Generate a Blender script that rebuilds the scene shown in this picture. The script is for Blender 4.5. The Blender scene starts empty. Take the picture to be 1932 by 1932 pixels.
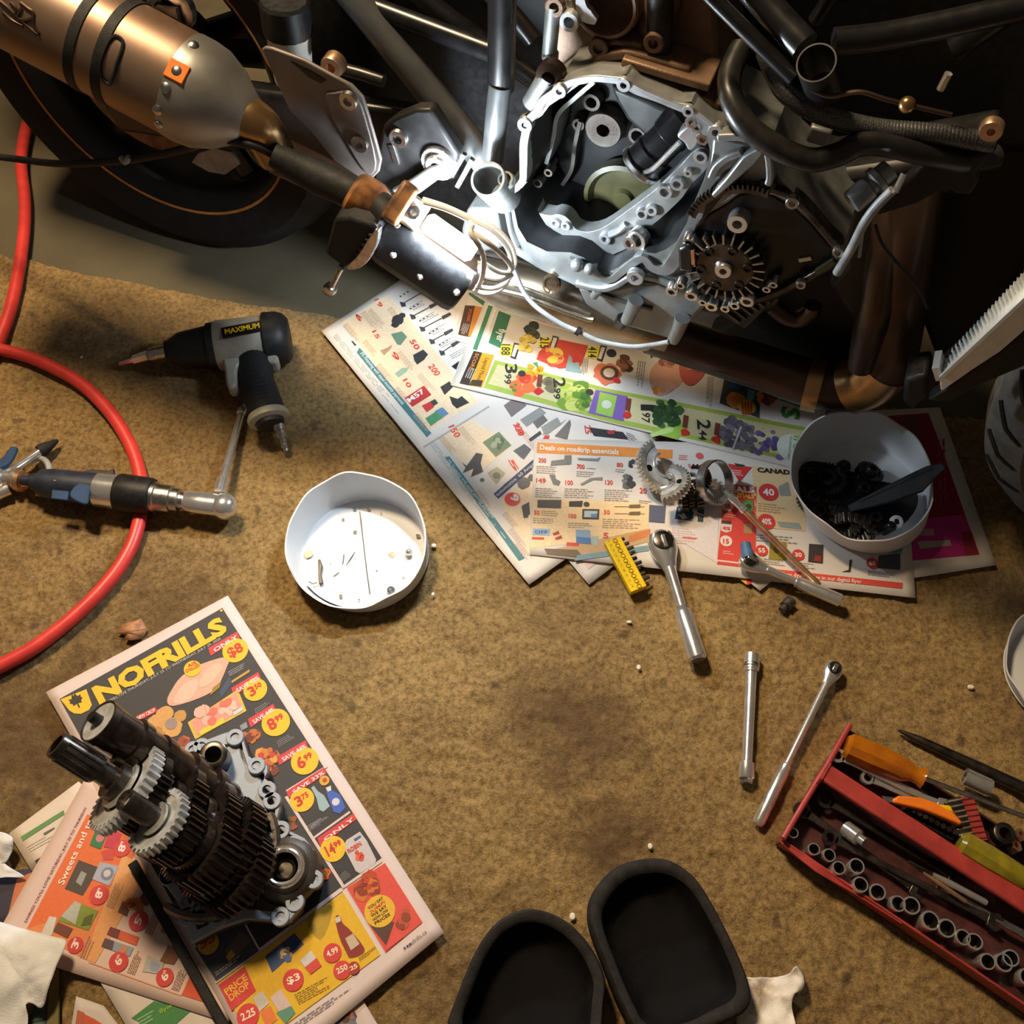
import bpy, bmesh, math, random
import numpy as np
from mathutils import Vector as Vec, Matrix, noise

SC = bpy.context.scene
COL = SC.collection
random.seed(7)
PI = math.pi

# ------------------------------------------------------------------ camera
CAM_H = 1.30                 # camera height above the floor (m)
FPX = 1932.0                 # focal length in pixels of a 1932 px frame
NADIR = (900.0, 2050.0)      # where the vertical under the camera falls
n_ = Vec((NADIR[0]-966, NADIR[1]-966, FPX)).normalized()      # camera coords: x right, y down, z forward
f_ = Vec((0, 0, 1))
y_ = (f_ - n_*f_.dot(n_)).normalized()
z_ = -n_
x_ = y_.cross(z_)
RW = Matrix((x_, y_, z_))    # camera coords -> world
cam_d = bpy.data.cameras.new('camera')
cam = bpy.data.objects.new('camera', cam_d)
COL.objects.link(cam)
cam_d.sensor_width = 36.0
cam_d.lens = 36.0*FPX/1932.0
cam_d.clip_start = 0.01
right = RW @ Vec((1, 0, 0)); up = RW @ Vec((0, -1, 0)); back = RW @ Vec((0, 0, -1))
M = Matrix((right, up, back)).transposed().to_4x4()
M.translation = Vec((0, 0, CAM_H))
cam.matrix_world = M
SC.camera = cam

# ------------------------------------------------------------------ world, room light, exposure
w = bpy.data.worlds.new('room_ambient'); SC.world = w
w.use_nodes = True
bg = w.node_tree.nodes['Background']
bg.inputs[0].default_value = (1.0, 0.80, 0.62, 1)
bg.inputs[1].default_value = 0.06

def area_light(name, loc, target, size, power, color):
    l = bpy.data.lights.new(name, 'AREA'); l.shape = 'DISK'; l.size = size
    l.energy = power; l.color = color
    o = bpy.data.objects.new(name, l); COL.objects.link(o)
    o.location = loc
    o.rotation_euler = (Vec(target)-Vec(loc)).to_track_quat('-Z', 'Y').to_euler()
    return o
# warm ceiling bulb
area_light('ceiling_lamp_light', (-0.85, 1.60, 2.35), (-0.1, 0.55, 0), 0.40, 68, (1.0, 0.76, 0.47))
# the LED of the caged work lamp (its body is built further down)
LED_STRENGTH = 560.0

vs = SC.view_settings
vs.view_transform = 'Standard'; vs.look = 'None'; vs.gamma = 1.0; vs.use_curve_mapping = False
vs.exposure = 0.22

# ------------------------------------------------------------------ pixel <-> place
def ray(px, py):
    return RW @ Vec((px-966.0, py-966.0, FPX))
def P(px, py, z=0.0):
    d = ray(px, py); t = (z-CAM_H)/d.z
    return Vec((d.x*t, d.y*t, z))
# the motorcycle's own frame: u forward, v out of its right side, w up
BO = Vec((-0.50, 1.25, 0.0)); YAW = math.radians(-18); LEAN = math.radians(5)
BU = Vec((math.cos(YAW), math.sin(YAW), 0))
_s = Vec((math.sin(YAW), -math.cos(YAW), 0)); _z = Vec((0, 0, 1))
BV = _s*math.cos(LEAN)+_z*math.sin(LEAN)
BW = _z*math.cos(LEAN)-_s*math.sin(LEAN)
CAMP = Vec((0, 0, CAM_H))
def B(px, py, v):
    d = ray(px, py)
    t = (BO+BV*v-CAMP).dot(BV)/d.dot(BV)
    return CAMP+d*t
def bike(u, v, w):
    return BO+BU*u+BV*v+BW*w
def pxm(px, py, z=0.01):       # metres per pixel across the view at that spot of the floor
    return (P(px+5, py, z)-P(px-5, py, z)).length/10
def bxm(px, py, v):
    return (B(px+5, py, v)-CAMP).length/FPX*1.0
# crops of the photograph used for measuring
def crop(x0, y0, s):
    k = s/1932.0
    return lambda X, Y: (x0+X*k, y0+Y*k)
k1 = crop(0, 0, 500); k2 = crop(450, 0, 500); k3 = crop(900, 0, 500); k4 = crop(1350, 0, 582)
k5 = crop(580, 350, 500); k6 = crop(950, 350, 700); k7 = crop(1430, 430, 502); k8 = crop(0, 480, 600)
m1 = crop(500, 800, 500); m2 = crop(980, 780, 500); m3 = crop(1350, 700, 582); m4 = crop(1350, 1200, 582)
m5 = crop(1432, 1432, 500); m6 = crop(80, 1100, 600); m7 = crop(0, 1432, 500); m8 = crop(400, 1432, 500)
n1 = crop(832, 1532, 700)
kf = lambda X, Y: (X, Y)

# ------------------------------------------------------------------ materials
MATS = {}
def mat(name, color, rough=0.5, metal=0.0, var=0.0, scale=60, bump=0.0, bscale=None, col2=None, ior=None, trans=0.0, coat=0.0, spec=None, thr=(0.35, 0.65), detail=4, sss=0.0):
    m = bpy.data.materials.new(name); m.use_nodes = True
    nt = m.node_tree; b = nt.nodes['Principled BSDF']
    b.inputs['Base Color'].default_value = (*color, 1)
    b.inputs['Roughness'].default_value = rough
    b.inputs['Metallic'].default_value = metal
    if trans: b.inputs['Transmission Weight'].default_value = trans
    if ior: b.inputs['IOR'].default_value = ior
    if spec is not None: b.inputs['Specular IOR Level'].default_value = spec
    if coat: b.inputs['Coat Weight'].default_value = coat; b.inputs['Coat Roughness'].default_value = 0.12
    tc = nt.nodes.new('ShaderNodeTexCoord')
    if var or col2:
        nz = nt.nodes.new('ShaderNodeTexNoise'); nz.inputs['Scale'].default_value = scale; nz.inputs['Detail'].default_value = detail
        nt.links.new(tc.outputs['Object'], nz.inputs['Vector'])
        rp = nt.nodes.new('ShaderNodeValToRGB')
        c2 = col2 if col2 else tuple(c*(1-var) for c in color)
        c1 = color if col2 else tuple(min(1, c*(1+var)) for c in color)
        rp.color_ramp.elements[0].position = thr[0]; rp.color_ramp.elements[1].position = thr[1]
        rp.color_ramp.elements[0].color = (*c2, 1); rp.color_ramp.elements[1].color = (*c1, 1)
        nt.links.new(nz.outputs['Fac'], rp.inputs['Fac']); nt.links.new(rp.outputs['Color'], b.inputs['Base Color'])
        mr = nt.nodes.new('ShaderNodeMapRange'); mr.inputs['To Min'].default_value = max(0.02, rough*0.75); mr.inputs['To Max'].default_value = min(1, rough*1.3)
        nt.links.new(nz.outputs['Fac'], mr.inputs['Value']); nt.links.new(mr.outputs['Result'], b.inputs['Roughness'])
    if bump:
        n2 = nt.nodes.new('ShaderNodeTexNoise'); n2.inputs['Scale'].default_value = bscale or scale*4; n2.inputs['Detail'].default_value = 3
        nt.links.new(tc.outputs['Object'], n2.inputs['Vector'])
        bp = nt.nodes.new('ShaderNodeBump'); bp.inputs['Strength'].default_value = bump; bp.inputs['Distance'].default_value = 0.002
        nt.links.new(n2.outputs['Fac'], bp.inputs['Height']); nt.links.new(bp.outputs['Normal'], b.inputs['Normal'])
    MATS[name] = m
    return m
mat('chrome', (0.84, 0.83, 0.82), 0.18, 0.85, var=0.06, scale=80)
mat('steel', (0.55, 0.54, 0.53), 0.28, 1.0, var=0.15, scale=120)
mat('dark_steel', (0.10, 0.085, 0.075), 0.30, 0.9, var=0.4, scale=60)
mat('pale_gear', (0.50, 0.52, 0.54), 0.38, 0.35, var=0.2, scale=80)
mat('gear_steel', (0.62, 0.62, 0.58), 0.30, 0.75, var=0.2, scale=90)
mat('oily_gear', (0.045, 0.032, 0.026), 0.24, 0.7, var=0.4, scale=70, coat=0.4)
mat('cast_alu', (0.26, 0.27, 0.265), 0.46, 0.7, var=0.15, scale=40, bump=0.12, bscale=900)
mat('machined_alu', (0.55, 0.57, 0.59), 0.34, 0.8, var=0.1, scale=60)
mat('chamber_shade', (0.016, 0.017, 0.018), 0.45, 0.3, col2=(0.007, 0.007, 0.009), scale=14)  # oily alu, darkened further for the flange's shade over the chamber
mat('dirty_alu', (0.15, 0.14, 0.125), 0.45, 0.6, col2=(0.07, 0.055, 0.045), scale=25, bump=0.2, bscale=500)
mat('warm_lit_alu', (0.27, 0.165, 0.105), 0.45, 0.4, col2=(0.14, 0.08, 0.05), scale=18, bump=0.2, bscale=500)  # alu casting with the warm lamp's tint put into its colour
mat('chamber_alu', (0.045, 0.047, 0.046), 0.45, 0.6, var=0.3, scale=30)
mat('engine_dark', (0.022, 0.021, 0.021), 0.45, 0.4, var=0.4, scale=40)
mat('oil_black', (0.006, 0.006, 0.007), 0.30, 0.0, var=0.4, scale=30)
mat('black_paint', (0.008, 0.008, 0.009), 0.30, 0.0, var=0.3, scale=50)
mat('black_plastic', (0.012, 0.012, 0.013), 0.45, 0, spec=0.3, var=0.3, scale=120, bump=0.15, bscale=900)
mat('black_rubber', (0.012, 0.012, 0.013), 0.62, 0, spec=0.3, var=0.3, scale=80, bump=0.2, bscale=500)
mat('hose_black', (0.016, 0.015, 0.014), 0.34, 0, var=0.3, scale=50)
mat('braid', (0.10, 0.10, 0.10), 0.4, 0.6, var=0.5, scale=600)
mat('tire_rubber', (0.008, 0.008, 0.009), 0.65, 0, spec=0.25, var=0.3, scale=60, bump=0.15, bscale=400)
mat('tire_grey', (0.085, 0.085, 0.08), 0.75, 0, var=0.25, scale=60, bump=0.2, bscale=400)
mat('titanium', (0.27, 0.20, 0.155), 0.40, 0.75, var=0.10, scale=14, col2=(0.28, 0.17, 0.11))
mat('muffler_grey', (0.33, 0.32, 0.30), 0.38, 0.75, var=0.12, scale=20)
mat('exhaust_gold', (0.50, 0.30, 0.13), 0.28, 0.9, var=0.25, scale=14)
mat('exhaust_silver', (0.46, 0.40, 0.31), 0.26, 0.95, col2=(0.26, 0.20, 0.14), scale=16)
mat('exhaust_brown', (0.10, 0.06, 0.04), 0.34, 0.7, col2=(0.045, 0.03, 0.024), scale=9)
mat('guard_grey', (0.22, 0.19, 0.175), 0.48, 0.35, var=0.08, scale=30)
mat('rim_stripe', (0.42, 0.16, 0.03), 0.5, 0, var=0.2, scale=40)
mat('pale_disc', (0.30, 0.31, 0.33), 0.4, 0.4, var=0.2, scale=50)
mat('reservoir', (0.42, 0.40, 0.36), 0.5, 0, var=0.1, scale=40)
mat('yellow_nylon', (0.038, 0.035, 0.010), 0.45, 0, var=0.2, scale=40)
mat('lamp_white', (0.86, 0.84, 0.78), 0.3, 0, var=0.04, scale=40)
mat('lamp_orange', (0.42, 0.17, 0.05), 0.45, 0, col2=(0.06, 0.035, 0.02), scale=45)
mat('cable_grey', (0.30, 0.31, 0.32), 0.4, 0, var=0.2, scale=60)
mat('radiator_alu', (0.80, 0.83, 0.82), 0.45, 0.4, var=0.06, scale=50)
mat('hose_red', (0.62, 0.045, 0.040), 0.36, 0, var=0.12, scale=30, bump=0.05, bscale=300)
mat('wrench_grey', (0.34, 0.32, 0.27), 0.5, 0.2, var=0.10, scale=60, bump=0.08, bscale=600)
mat('blue_plastic', (0.02, 0.055, 0.14), 0.5, 0, spec=0.2, var=0.15, scale=60)
mat('dark_blue_plastic', (0.020, 0.026, 0.045), 0.42, 0, var=0.2, scale=60)
mat('white_plastic', (0.68, 0.70, 0.73), 0.42, 0, col2=(0.62, 0.64, 0.67), scale=14)
mat('grime', (0.055, 0.045, 0.03), 0.4, 0, var=0.5, scale=200)
mat('oil_stain', (0.36, 0.31, 0.16), 0.35, 0, var=0.4, scale=150)
mat('label_blue', (0.05, 0.13, 0.26), 0.45, 0, var=0.2, scale=70)
mat('yellow_plastic', (0.80, 0.52, 0.0), 0.4, 0, var=0.06, scale=60)
mat('copper', (0.72, 0.44, 0.27), 0.32, 0.9, var=0.1, scale=90)
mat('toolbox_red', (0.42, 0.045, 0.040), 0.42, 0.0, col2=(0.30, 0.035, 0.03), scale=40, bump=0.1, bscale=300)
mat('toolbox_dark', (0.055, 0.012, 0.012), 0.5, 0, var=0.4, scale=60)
mat('amber_plastic', (0.62, 0.19, 0.006), 0.14, 0, var=0.15, scale=40, trans=0.35, coat=0.5)
mat('olive_plastic', (0.36, 0.30, 0.02), 0.2, 0, var=0.2, scale=50, trans=0.3, coat=0.4)
mat('orange_plastic', (0.85, 0.20, 0.015), 0.4, 0, var=0.08, scale=50)
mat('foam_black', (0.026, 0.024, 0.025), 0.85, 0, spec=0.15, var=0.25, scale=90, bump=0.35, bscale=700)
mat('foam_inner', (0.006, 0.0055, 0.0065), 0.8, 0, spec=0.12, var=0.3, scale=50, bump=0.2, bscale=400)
mat('leaf_brown', (0.40, 0.19, 0.09), 0.6, 0, var=0.3, scale=120)
mat('tissue', (0.74, 0.75, 0.78), 0.9, 0, var=0.05, scale=50, bump=0.3, bscale=500)
mat('tissue_stained', (0.78, 0.73, 0.68), 0.9, 0, col2=(0.42, 0.25, 0.10), scale=22, thr=(0.30, 0.45), bump=0.3, bscale=500)
mat('paper', (0.80, 0.76, 0.72), 0.75, 0, var=0.03, scale=20)
mat('bolt_dark', (0.10, 0.09, 0.085), 0.4, 0.7, var=0.3, scale=200)
mat('crumb', (0.75, 0.70, 0.58), 0.8, 0, var=0.1, scale=200)

# ------------------------------------------------------------------ mesh builder
def frame_of(n):
    n = n.normalized()
    a = Vec((0, 0, 1)) if abs(n.z) < 0.9 else Vec((1, 0, 0))
    x = a.cross(n).normalized()
    return x, n.cross(x).normalized(), n
def crpath(pts, k=6, closed=False):
    pts = [Vec(p) for p in pts]; n = len(pts); out = []
    rng = range(n if closed else n-1)
    for i in rng:
        if closed: p0, p1, p2, p3 = pts[(i-1) % n], pts[i], pts[(i+1) % n], pts[(i+2) % n]
        else: p0, p1, p2, p3 = pts[max(i-1, 0)], pts[i], pts[i+1], pts[min(i+2, n-1)]
        for j in range(k):
            t = j/k
            out.append(0.5*((2*p1)+(p2-p0)*t+(2*p0-5*p1+4*p2-p3)*t*t+(3*p1-p0-3*p2+p3)*t**3))
    if not closed: out.append(pts[-1].copy())
    return out
def lerp_list(vals, n):
    if not isinstance(vals, (list, tuple)): return [vals]*n
    m = len(vals)
    return [float(np.interp(i/(n-1)*(m-1), range(m), vals)) for i in range(n)]

class MB:
    def __init__(s): s.v = []; s.f = []; s.m = []; s.cur = 0
    def face(s, idx): s.f.append(tuple(idx)); s.m.append(s.cur)
    def add(s, p): s.v.append(Vec(p)); return len(s.v)-1
    def ring(s, c, x, y, r, n, r2=None):
        r2 = r if r2 is None else r2
        return [s.add(c+x*(r*math.cos(2*PI*i/n))+y*(r2*math.sin(2*PI*i/n))) for i in range(n)]
    def bridge(s, a, b):
        n = len(a)
        for i in range(n): s.face((a[i], a[(i+1) % n], b[(i+1) % n], b[i]))
    def tube(s, pts, r, n=12, caps=True, closed=False, squash=1.0, flat=None):
        pts = [Vec(p) for p in pts]; L = len(pts); rr = lerp_list(r, L); rings = []
        t = (pts[1]-pts[0]).normalized()
        x = (flat - t*flat.dot(t)).normalized() if flat else frame_of(t)[0]
        for i, p in enumerate(pts):
            if closed: t2 = (pts[(i+1) % L]-pts[i-1]).normalized()
            else: t2 = (pts[min(i+1, L-1)]-pts[max(i-1, 0)]).normalized()
            x = (x-t2*x.dot(t2)).normalized(); y = t2.cross(x)
            rings.append(s.ring(p, x, y, rr[i], n, rr[i]*squash))
        for i in range(L-1): s.bridge(rings[i], rings[i+1])
        if closed: s.bridge(rings[-1], rings[0])
        elif caps: s.face(rings[0][::-1]); s.face(rings[-1])
        return s
    def cyl(s, a, b, r, r2=None, n=20, caps=True):
        return s.tube([a, b], [r, r if r2 is None else r2], n, caps)
    def lathe(s, o, axis, prof, n=32, a0=0.0, a1=None, squash=1.0, xdir=None):
        o = Vec(o); x, y, z = frame_of(Vec(axis))
        if xdir is not None:
            x = (xdir-z*xdir.dot(z)).normalized(); y = z.cross(x)
        prev = None
        full = a1 is None
        m = n if full else n+1
        for h, r in prof:
            if r <= 1e-7: cur = [s.add(o+z*h)]
            else:
                cur = []
                for i in range(m):
                    a = a0+(2*PI*i/n if full else (a1-a0)*i/n)
                    cur.append(s.add(o+z*h+x*(r*math.cos(a))+y*(r*squash*math.sin(a))))
            if prev is not None:
                rg = range(n) if full else range(n)
                for i in rg:
                    j = (i+1) % m if full else i+1
                    if len(prev) == 1 and len(cur) > 1: s.face((prev[0], cur[j], cur[i]))
                    elif len(cur) == 1 and len(prev) > 1: s.face((prev[i], prev[j], cur[0]))
                    elif len(cur) > 1: s.face((prev[i], prev[j], cur[j], cur[i]))
            prev = cur
        return s
    def prism(s, loop, ext, top=True, bot=True):
        n = len(loop); a = [s.add(p) for p in loop]; b = [s.add(Vec(p)+ext) for p in loop]
        s.bridge(a, b)
        if bot: s.face(a[::-1])
        if top: s.face(b)
        return s
    def annulus(s, outer, inner, ext):
        n = len(outer)
        a = [s.add(p) for p in outer]; b = [s.add(p) for p in inner]
        c = [s.add(Vec(p)+ext) for p in outer]; d = [s.add(Vec(p)+ext) for p in inner]
        s.bridge(a, c); s.bridge(d, b); s.bridge(c, d); s.bridge(b, a)
        return s
    def strip(s, pts, width, nrm, depth, closed=False):
        """a bar of rectangular section swept along pts, its face turned to nrm, reaching depth behind it"""
        pts = [Vec(p) for p in pts]; L = len(pts); ww = lerp_list(width, L); q = []
        for i, p in enumerate(pts):
            if closed: t = pts[(i+1) % L]-pts[i-1]
            else: t = pts[min(i+1, L-1)]-pts[max(i-1, 0)]
            sd = t.cross(nrm).normalized()*(ww[i]/2)
            q.append([s.add(p+sd), s.add(p-sd), s.add(p-sd-nrm*depth), s.add(p+sd-nrm*depth)])
        for i in range(L-1 if not closed else L): s.bridge(q[i], q[(i+1) % L])
        if not closed: s.face(q[0][::-1]); s.face(q[-1])
        return s
    def box(s, c, ax, ay, az):
        c = Vec(c); i = [s.add(c+ax*a+ay*b+az*d) for a in (-1, 1) for b in (-1, 1) for d in (-1, 1)]
        for q in ((0, 1, 3, 2), (4, 6, 7, 5), (0, 4, 5, 1), (2, 3, 7, 6), (0, 2, 6, 4), (1, 5, 7, 3)): s.face([i[k] for k in q])
        return s
    def boss(s, c, nrm, R, r, h, depth=None, n=20):
        depth = h if depth is None else depth
        return s.lathe(c, nrm, [(-0.002, R*1.06), (h*0.85, R), (h, R*0.94), (h, r), (h-depth, r), (h-depth, 0)], n)
    def bolt(s, c, nrm, R, h, hexa=True, n=6):
        n = 6 if hexa else 20
        return s.lathe(c, nrm, [(0, R), (h*0.85, R), (h, R*0.88), (h, R*0.5), (h*0.45, R*0.45), (h*0.45, 0)], n)
    def gear(s, c, axis, rr, rt, teeth, thick, bore, a0=0.0, a1=None, dish=0.0):
        c = Vec(c); x, y, z = frame_of(Vec(axis)); full = a1 is None
        prof = []
        tot = teeth
        span = 2*PI if full else a1-a0
        for i in range(tot):
            for fr, r in ((0.0, rr), (0.22, rr), (0.36, rt), (0.64, rt), (0.78, rr)):
                prof.append((a0+span*(i+fr)/tot, r))
        if not full: prof.append((a1, rr))
        def pt(a, r, h): return s.add(c+x*(r*math.cos(a))+y*(r*math.sin(a))+z*h)
        o1 = [pt(a, r, thick/2) for a, r in prof]; o0 = [pt(a, r, -thick/2) for a, r in prof]
        rm = bore+(rr-bore)*0.72
        m1_ = [pt(a, rm, thick/2) for a, r in prof]; 
        d1 = [pt(a, rm*0.98, thick/2-dish) for a, r in prof]
        i1 = [pt(a, bore, thick/2-dish) for a, r in prof]; i0 = [pt(a, bore, -thick/2) for a, r in prof]
        n = len(prof)
        for k in range(n if full else n-1):
            j = (k+1) % n
            s.face((o0[k], o0[j], o1[j], o1[k])); s.face((o1[k], o1[j], m1_[j], m1_[k]))
            s.face((m1_[k], m1_[j], d1[j], d1[k])); s.face((d1[k], d1[j], i1[j], i1[k]))
            s.face((i1[k], i1[j], i0[j], i0[k])); s.face((i0[k], i0[j], o0[j], o0[k]))
        if not full:
            for k in (0, n-1): s.face((o0[k], o1[k], m1_[k], d1[k], i1[k], i0[k]))
        return s
    def sphere(s, c, r, n=14, sx=1, sy=1, sz=1):
        c = Vec(c); pr = []
        for i in range(n//2+1):
            a = -PI/2+PI*i/(n//2); pr.append((r*sz*math.sin(a), max(0, r*math.cos(a)) if 0 < i < n//2 else 0))
        st = len(s.v); s.lathe(c, Vec((0, 0, 1)), pr, n)
        for q in s.v[st:]:
            q.x = c.x+(q.x-c.x)*sx; q.y = c.y+(q.y-c.y)*sy
        return s
    def mesh(s, name, org, mats, sharp=35, smooth=True):
        me = bpy.data.meshes.new(name)
        me.from_pydata([tuple(p-org) for p in s.v], [], s.f)
        for m in mats: me.materials.append(m)
        me.polygons.foreach_set('material_index', s.m)
        bm = bmesh.new(); bm.from_mesh(me); bmesh.ops.recalc_face_normals(bm, faces=bm.faces); bm.to_mesh(me); bm.free()
        if smooth:
            me.polygons.foreach_set('use_smooth', [True]*len(me.polygons))
            me.set_sharp_from_angle(angle=math.radians(sharp))
        me.update()
        return me

ORG = {}
def tag(o, label=None, cat=None, group=None, kind=None):
    if label: o['label'] = label
    if cat: o['category'] = cat
    if group: o['group'] = group
    if kind: o['kind'] = kind
    return o
def thing(name, label, cat, loc, group=None):
    o = bpy.data.objects.new(name, None); COL.objects.link(o)
    o.location = loc; o.empty_display_size = 0.02
    ORG[o] = Vec(loc)
    return tag(o, label, cat, group)
def part(name, mb, mats, parent=None, bevel=0.0, sharp=35, label=None, smooth=True, seg=2, subsurf=0, base=None):
    """one mesh object; parent is a thing or a part.  Without a parent it is a thing itself, its origin at base."""
    if isinstance(mats, str): mats = [mats]
    org = ORG[parent] if parent is not None else Vec(base if base is not None else mb.v[0])
    me = mb.mesh(name, org, [MATS[m] for m in mats], sharp, smooth)
    o = bpy.data.objects.new(name, me); COL.objects.link(o)
    if parent is not None: o.parent = parent
    else: o.location = org
    ORG[o] = org
    if bevel:
        b = o.modifiers.new('bevel', 'BEVEL'); b.width = bevel; b.segments = seg; b.limit_method = 'ANGLE'; b.angle_limit = math.radians(40)
    if subsurf:
        b = o.modifiers.new('sub', 'SUBSURF'); b.levels = subsurf; b.render_levels = subsurf
    if label: o['label'] = label
    return o
UP = Vec((0, 0, 1))

# ------------------------------------------------------------------ the setting: concrete floor, back wall, carpet
def value_noise(nx, ny, cells, rng):
    gx, gy = cells
    g = rng.random((gx+3, gy+3))
    X = np.linspace(0, gx, nx, endpoint=False); Y = np.linspace(0, gy, ny, endpoint=False)
    xi = X.astype(int); yi = Y.astype(int); fx = X-xi; fy = Y-yi
    fx = fx*fx*(3-2*fx); fy = fy*fy*(3-2*fy)
    a = g[xi][:, yi]; b = g[xi+1][:, yi]; c = g[xi][:, yi+1]; d = g[xi+1][:, yi+1]
    fx = fx[:, None]; fy = fy[None, :]
    return (a*(1-fx)+b*fx)*(1-fy)+(c*(1-fx)+d*fx)*fy

def floor_material():
    m = bpy.data.materials.new('concrete'); m.use_nodes = True; nt = m.node_tree; b = nt.nodes['Principled BSDF']
    tc = nt.nodes.new('ShaderNodeTexCoord')
    n1_ = nt.nodes.new('ShaderNodeTexNoise'); n1_.inputs['Scale'].default_value = 6; n1_.inputs['Detail'].default_value = 8
    nt.links.new(tc.outputs['Object'], n1_.inputs['Vector'])
    rp = nt.nodes.new('ShaderNodeValToRGB'); rp.color_ramp.elements[0].position = 0.3; rp.color_ramp.elements[1].position = 0.7
    rp.color_ramp.elements[0].color = (0.074, 0.060, 0.034, 1); rp.color_ramp.elements[1].color = (0.120, 0.097, 0.056, 1)
    nt.links.new(n1_.outputs['Fac'], rp.inputs['Fac']); nt.links.new(rp.outputs['Color'], b.inputs['Base Color'])
    b.inputs['Roughness'].default_value = 0.85
    n2 = nt.nodes.new('ShaderNodeTexNoise'); n2.inputs['Scale'].default_value = 260; n2.inputs['Detail'].default_value = 4
    nt.links.new(tc.outputs['Object'], n2.inputs['Vector'])
    bp = nt.nodes.new('ShaderNodeBump'); bp.inputs['Strength'].default_value = 0.35; bp.inputs['Distance'].default_value = 0.002
    nt.links.new(n2.outputs['Fac'], bp.inputs['Height']); nt.links.new(bp.outputs['Normal'], b.inputs['Normal'])
    MATS['concrete'] = m
floor_material()
mb = MB(); mb.box((0.1, 0.6, -0.05), Vec((2.6, 0, 0)), Vec((0, 1.9, 0)), Vec((0, 0, 0.05)))
tag(part('floor', mb, 'concrete', base=(0.1, 0.6, 0)), kind='structure')
mat('wall_paint', (0.030, 0.027, 0.024), 0.8, 0, var=0.2, scale=8, bump=0.2, bscale=120)
mb = MB(); mb.box((0.1, 2.53, 1.2), Vec((2.6, 0, 0)), Vec((0, 0.04, 0)), Vec((0, 0, 1.2)))
tag(part('wall_back', mb, 'wall_paint', base=(0.1, 2.53, 0)), kind='structure')

def carpet_material():
    m = bpy.data.materials.new('carpet_pile'); m.use_nodes = True; nt = m.node_tree; b = nt.nodes['Principled BSDF']
    L = nt.links.new
    tc = nt.nodes.new('ShaderNodeTexCoord')
    def nz(scale, detail=4, rough=0.55):
        n = nt.nodes.new('ShaderNodeTexNoise'); n.inputs['Scale'].default_value = scale; n.inputs['Detail'].default_value = detail; n.inputs['Roughness'].default_value = rough
        L(tc.outputs['Object'], n.inputs['Vector']); return n
    def ramp(src, p0, c0, p1, c1):
        r = nt.nodes.new('ShaderNodeValToRGB'); e = r.color_ramp.elements
        e[0].position = p0; e[1].position = p1; e[0].color = (*c0, 1); e[1].color = (*c1, 1)
        L(src.outputs['Fac'], r.inputs['Fac']); return r
    def mix(a, b_, fac, mode='MIX', val=None):
        x = nt.nodes.new('ShaderNodeMix'); x.data_type = 'RGBA'; x.blend_type = mode
        if val is not None: x.inputs[0].default_value = val
        else: L(fac, x.inputs[0])
        L(a, x.inputs[6]); L(b_, x.inputs[7]); return x
    base = ramp(nz(5.5, 5), 0.34, (0.240, 0.155, 0.066), 0.66, (0.350, 0.238, 0.098))     # worn and less worn pile
    fibre = ramp(nz(150, 4, 0.75), 0.34, (0.36, 0.32, 0.28), 0.60, (1.16, 1.14, 1.10))       # tufts
    x = mix(base.outputs['Color'], fibre.outputs['Color'], None, 'MULTIPLY', 0.85)
    # oily dirt patches
    dirt = ramp(nz(2.6, 6, 0.6), 0.50, (0, 0, 0), 0.72, (0.75, 0.75, 0.75))
    dc = nt.nodes.new('ShaderNodeRGB'); dc.outputs[0].default_value = (0.085, 0.048, 0.024, 1)
    x2 = mix(x.outputs[2], dc.outputs[0], dirt.outputs['Color'])
    speck = ramp(nz(34, 2, 0.5), 0.66, (0, 0, 0), 0.74, (0.6, 0.6, 0.6))
    sc = nt.nodes.new('ShaderNodeRGB'); sc.outputs[0].default_value = (0.05, 0.035, 0.022, 1)
    x3 = mix(x2.outputs[2], sc.outputs[0], speck.outputs['Color'])
    # fresh oil blots with a place of their own
    prev = x3
    for (px, py, r, k) in ((1090, 1370, .10, .75), (980, 1330, .06, .5), (1150, 1590, .075, .8), (800, 1840, .09, .5), (990, 1740, .06, .5), (300, 1160, .13, .6), (60, 1400, .16, .7), (620, 860, .03, .45), (640, 1200, .09, .3)):
        p = P(px, py, 0.006)
        vm = nt.nodes.new('ShaderNodeVectorMath'); vm.operation = 'DISTANCE'; vm.inputs[1].default_value = (p.x, p.y, 0)
        cx = nt.nodes.new('ShaderNodeVectorMath'); cx.operation = 'MULTIPLY'; cx.inputs[1].default_value = (1, 1, 0)
        L(tc.outputs['Object'], cx.inputs[0]); L(cx.outputs[0], vm.inputs[0])
        ns = nz(22, 4)
        ad = nt.nodes.new('ShaderNodeMath'); ad.operation = 'MULTIPLY_ADD'; ad.inputs[1].default_value = r*1.4; L(ns.outputs['Fac'], ad.inputs[0]); L(vm.outputs['Value'], ad.inputs[2])
        mr = nt.nodes.new('ShaderNodeMapRange'); mr.inputs['From Min'].default_value = r*0.9; mr.inputs['From Max'].default_value = r*1.75; mr.inputs['To Min'].default_value = k; mr.inputs['To Max'].default_value = 0
        L(ad.outputs[0], mr.inputs['Value'])
        prev = mix(prev.outputs[2], dc.outputs[0], mr.outputs['Result'])
    L(prev.outputs[2], b.inputs['Base Color'])
    b.inputs['Roughness'].default_value = 0.95
    b.inputs['Sheen Weight'].default_value = 0.15
    b.inputs['Specular IOR Level'].default_value = 0.15
    bp = nt.nodes.new('ShaderNodeBump'); bp.inputs['Strength'].default_value = 0.7; bp.inputs['Distance'].default_value = 0.003
    L(nz(420, 3, 0.7).outputs['Fac'], bp.inputs['Height']); L(bp.outputs['Normal'], b.inputs['Normal'])
    MATS['carpet_pile'] = m
carpet_material()

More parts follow.
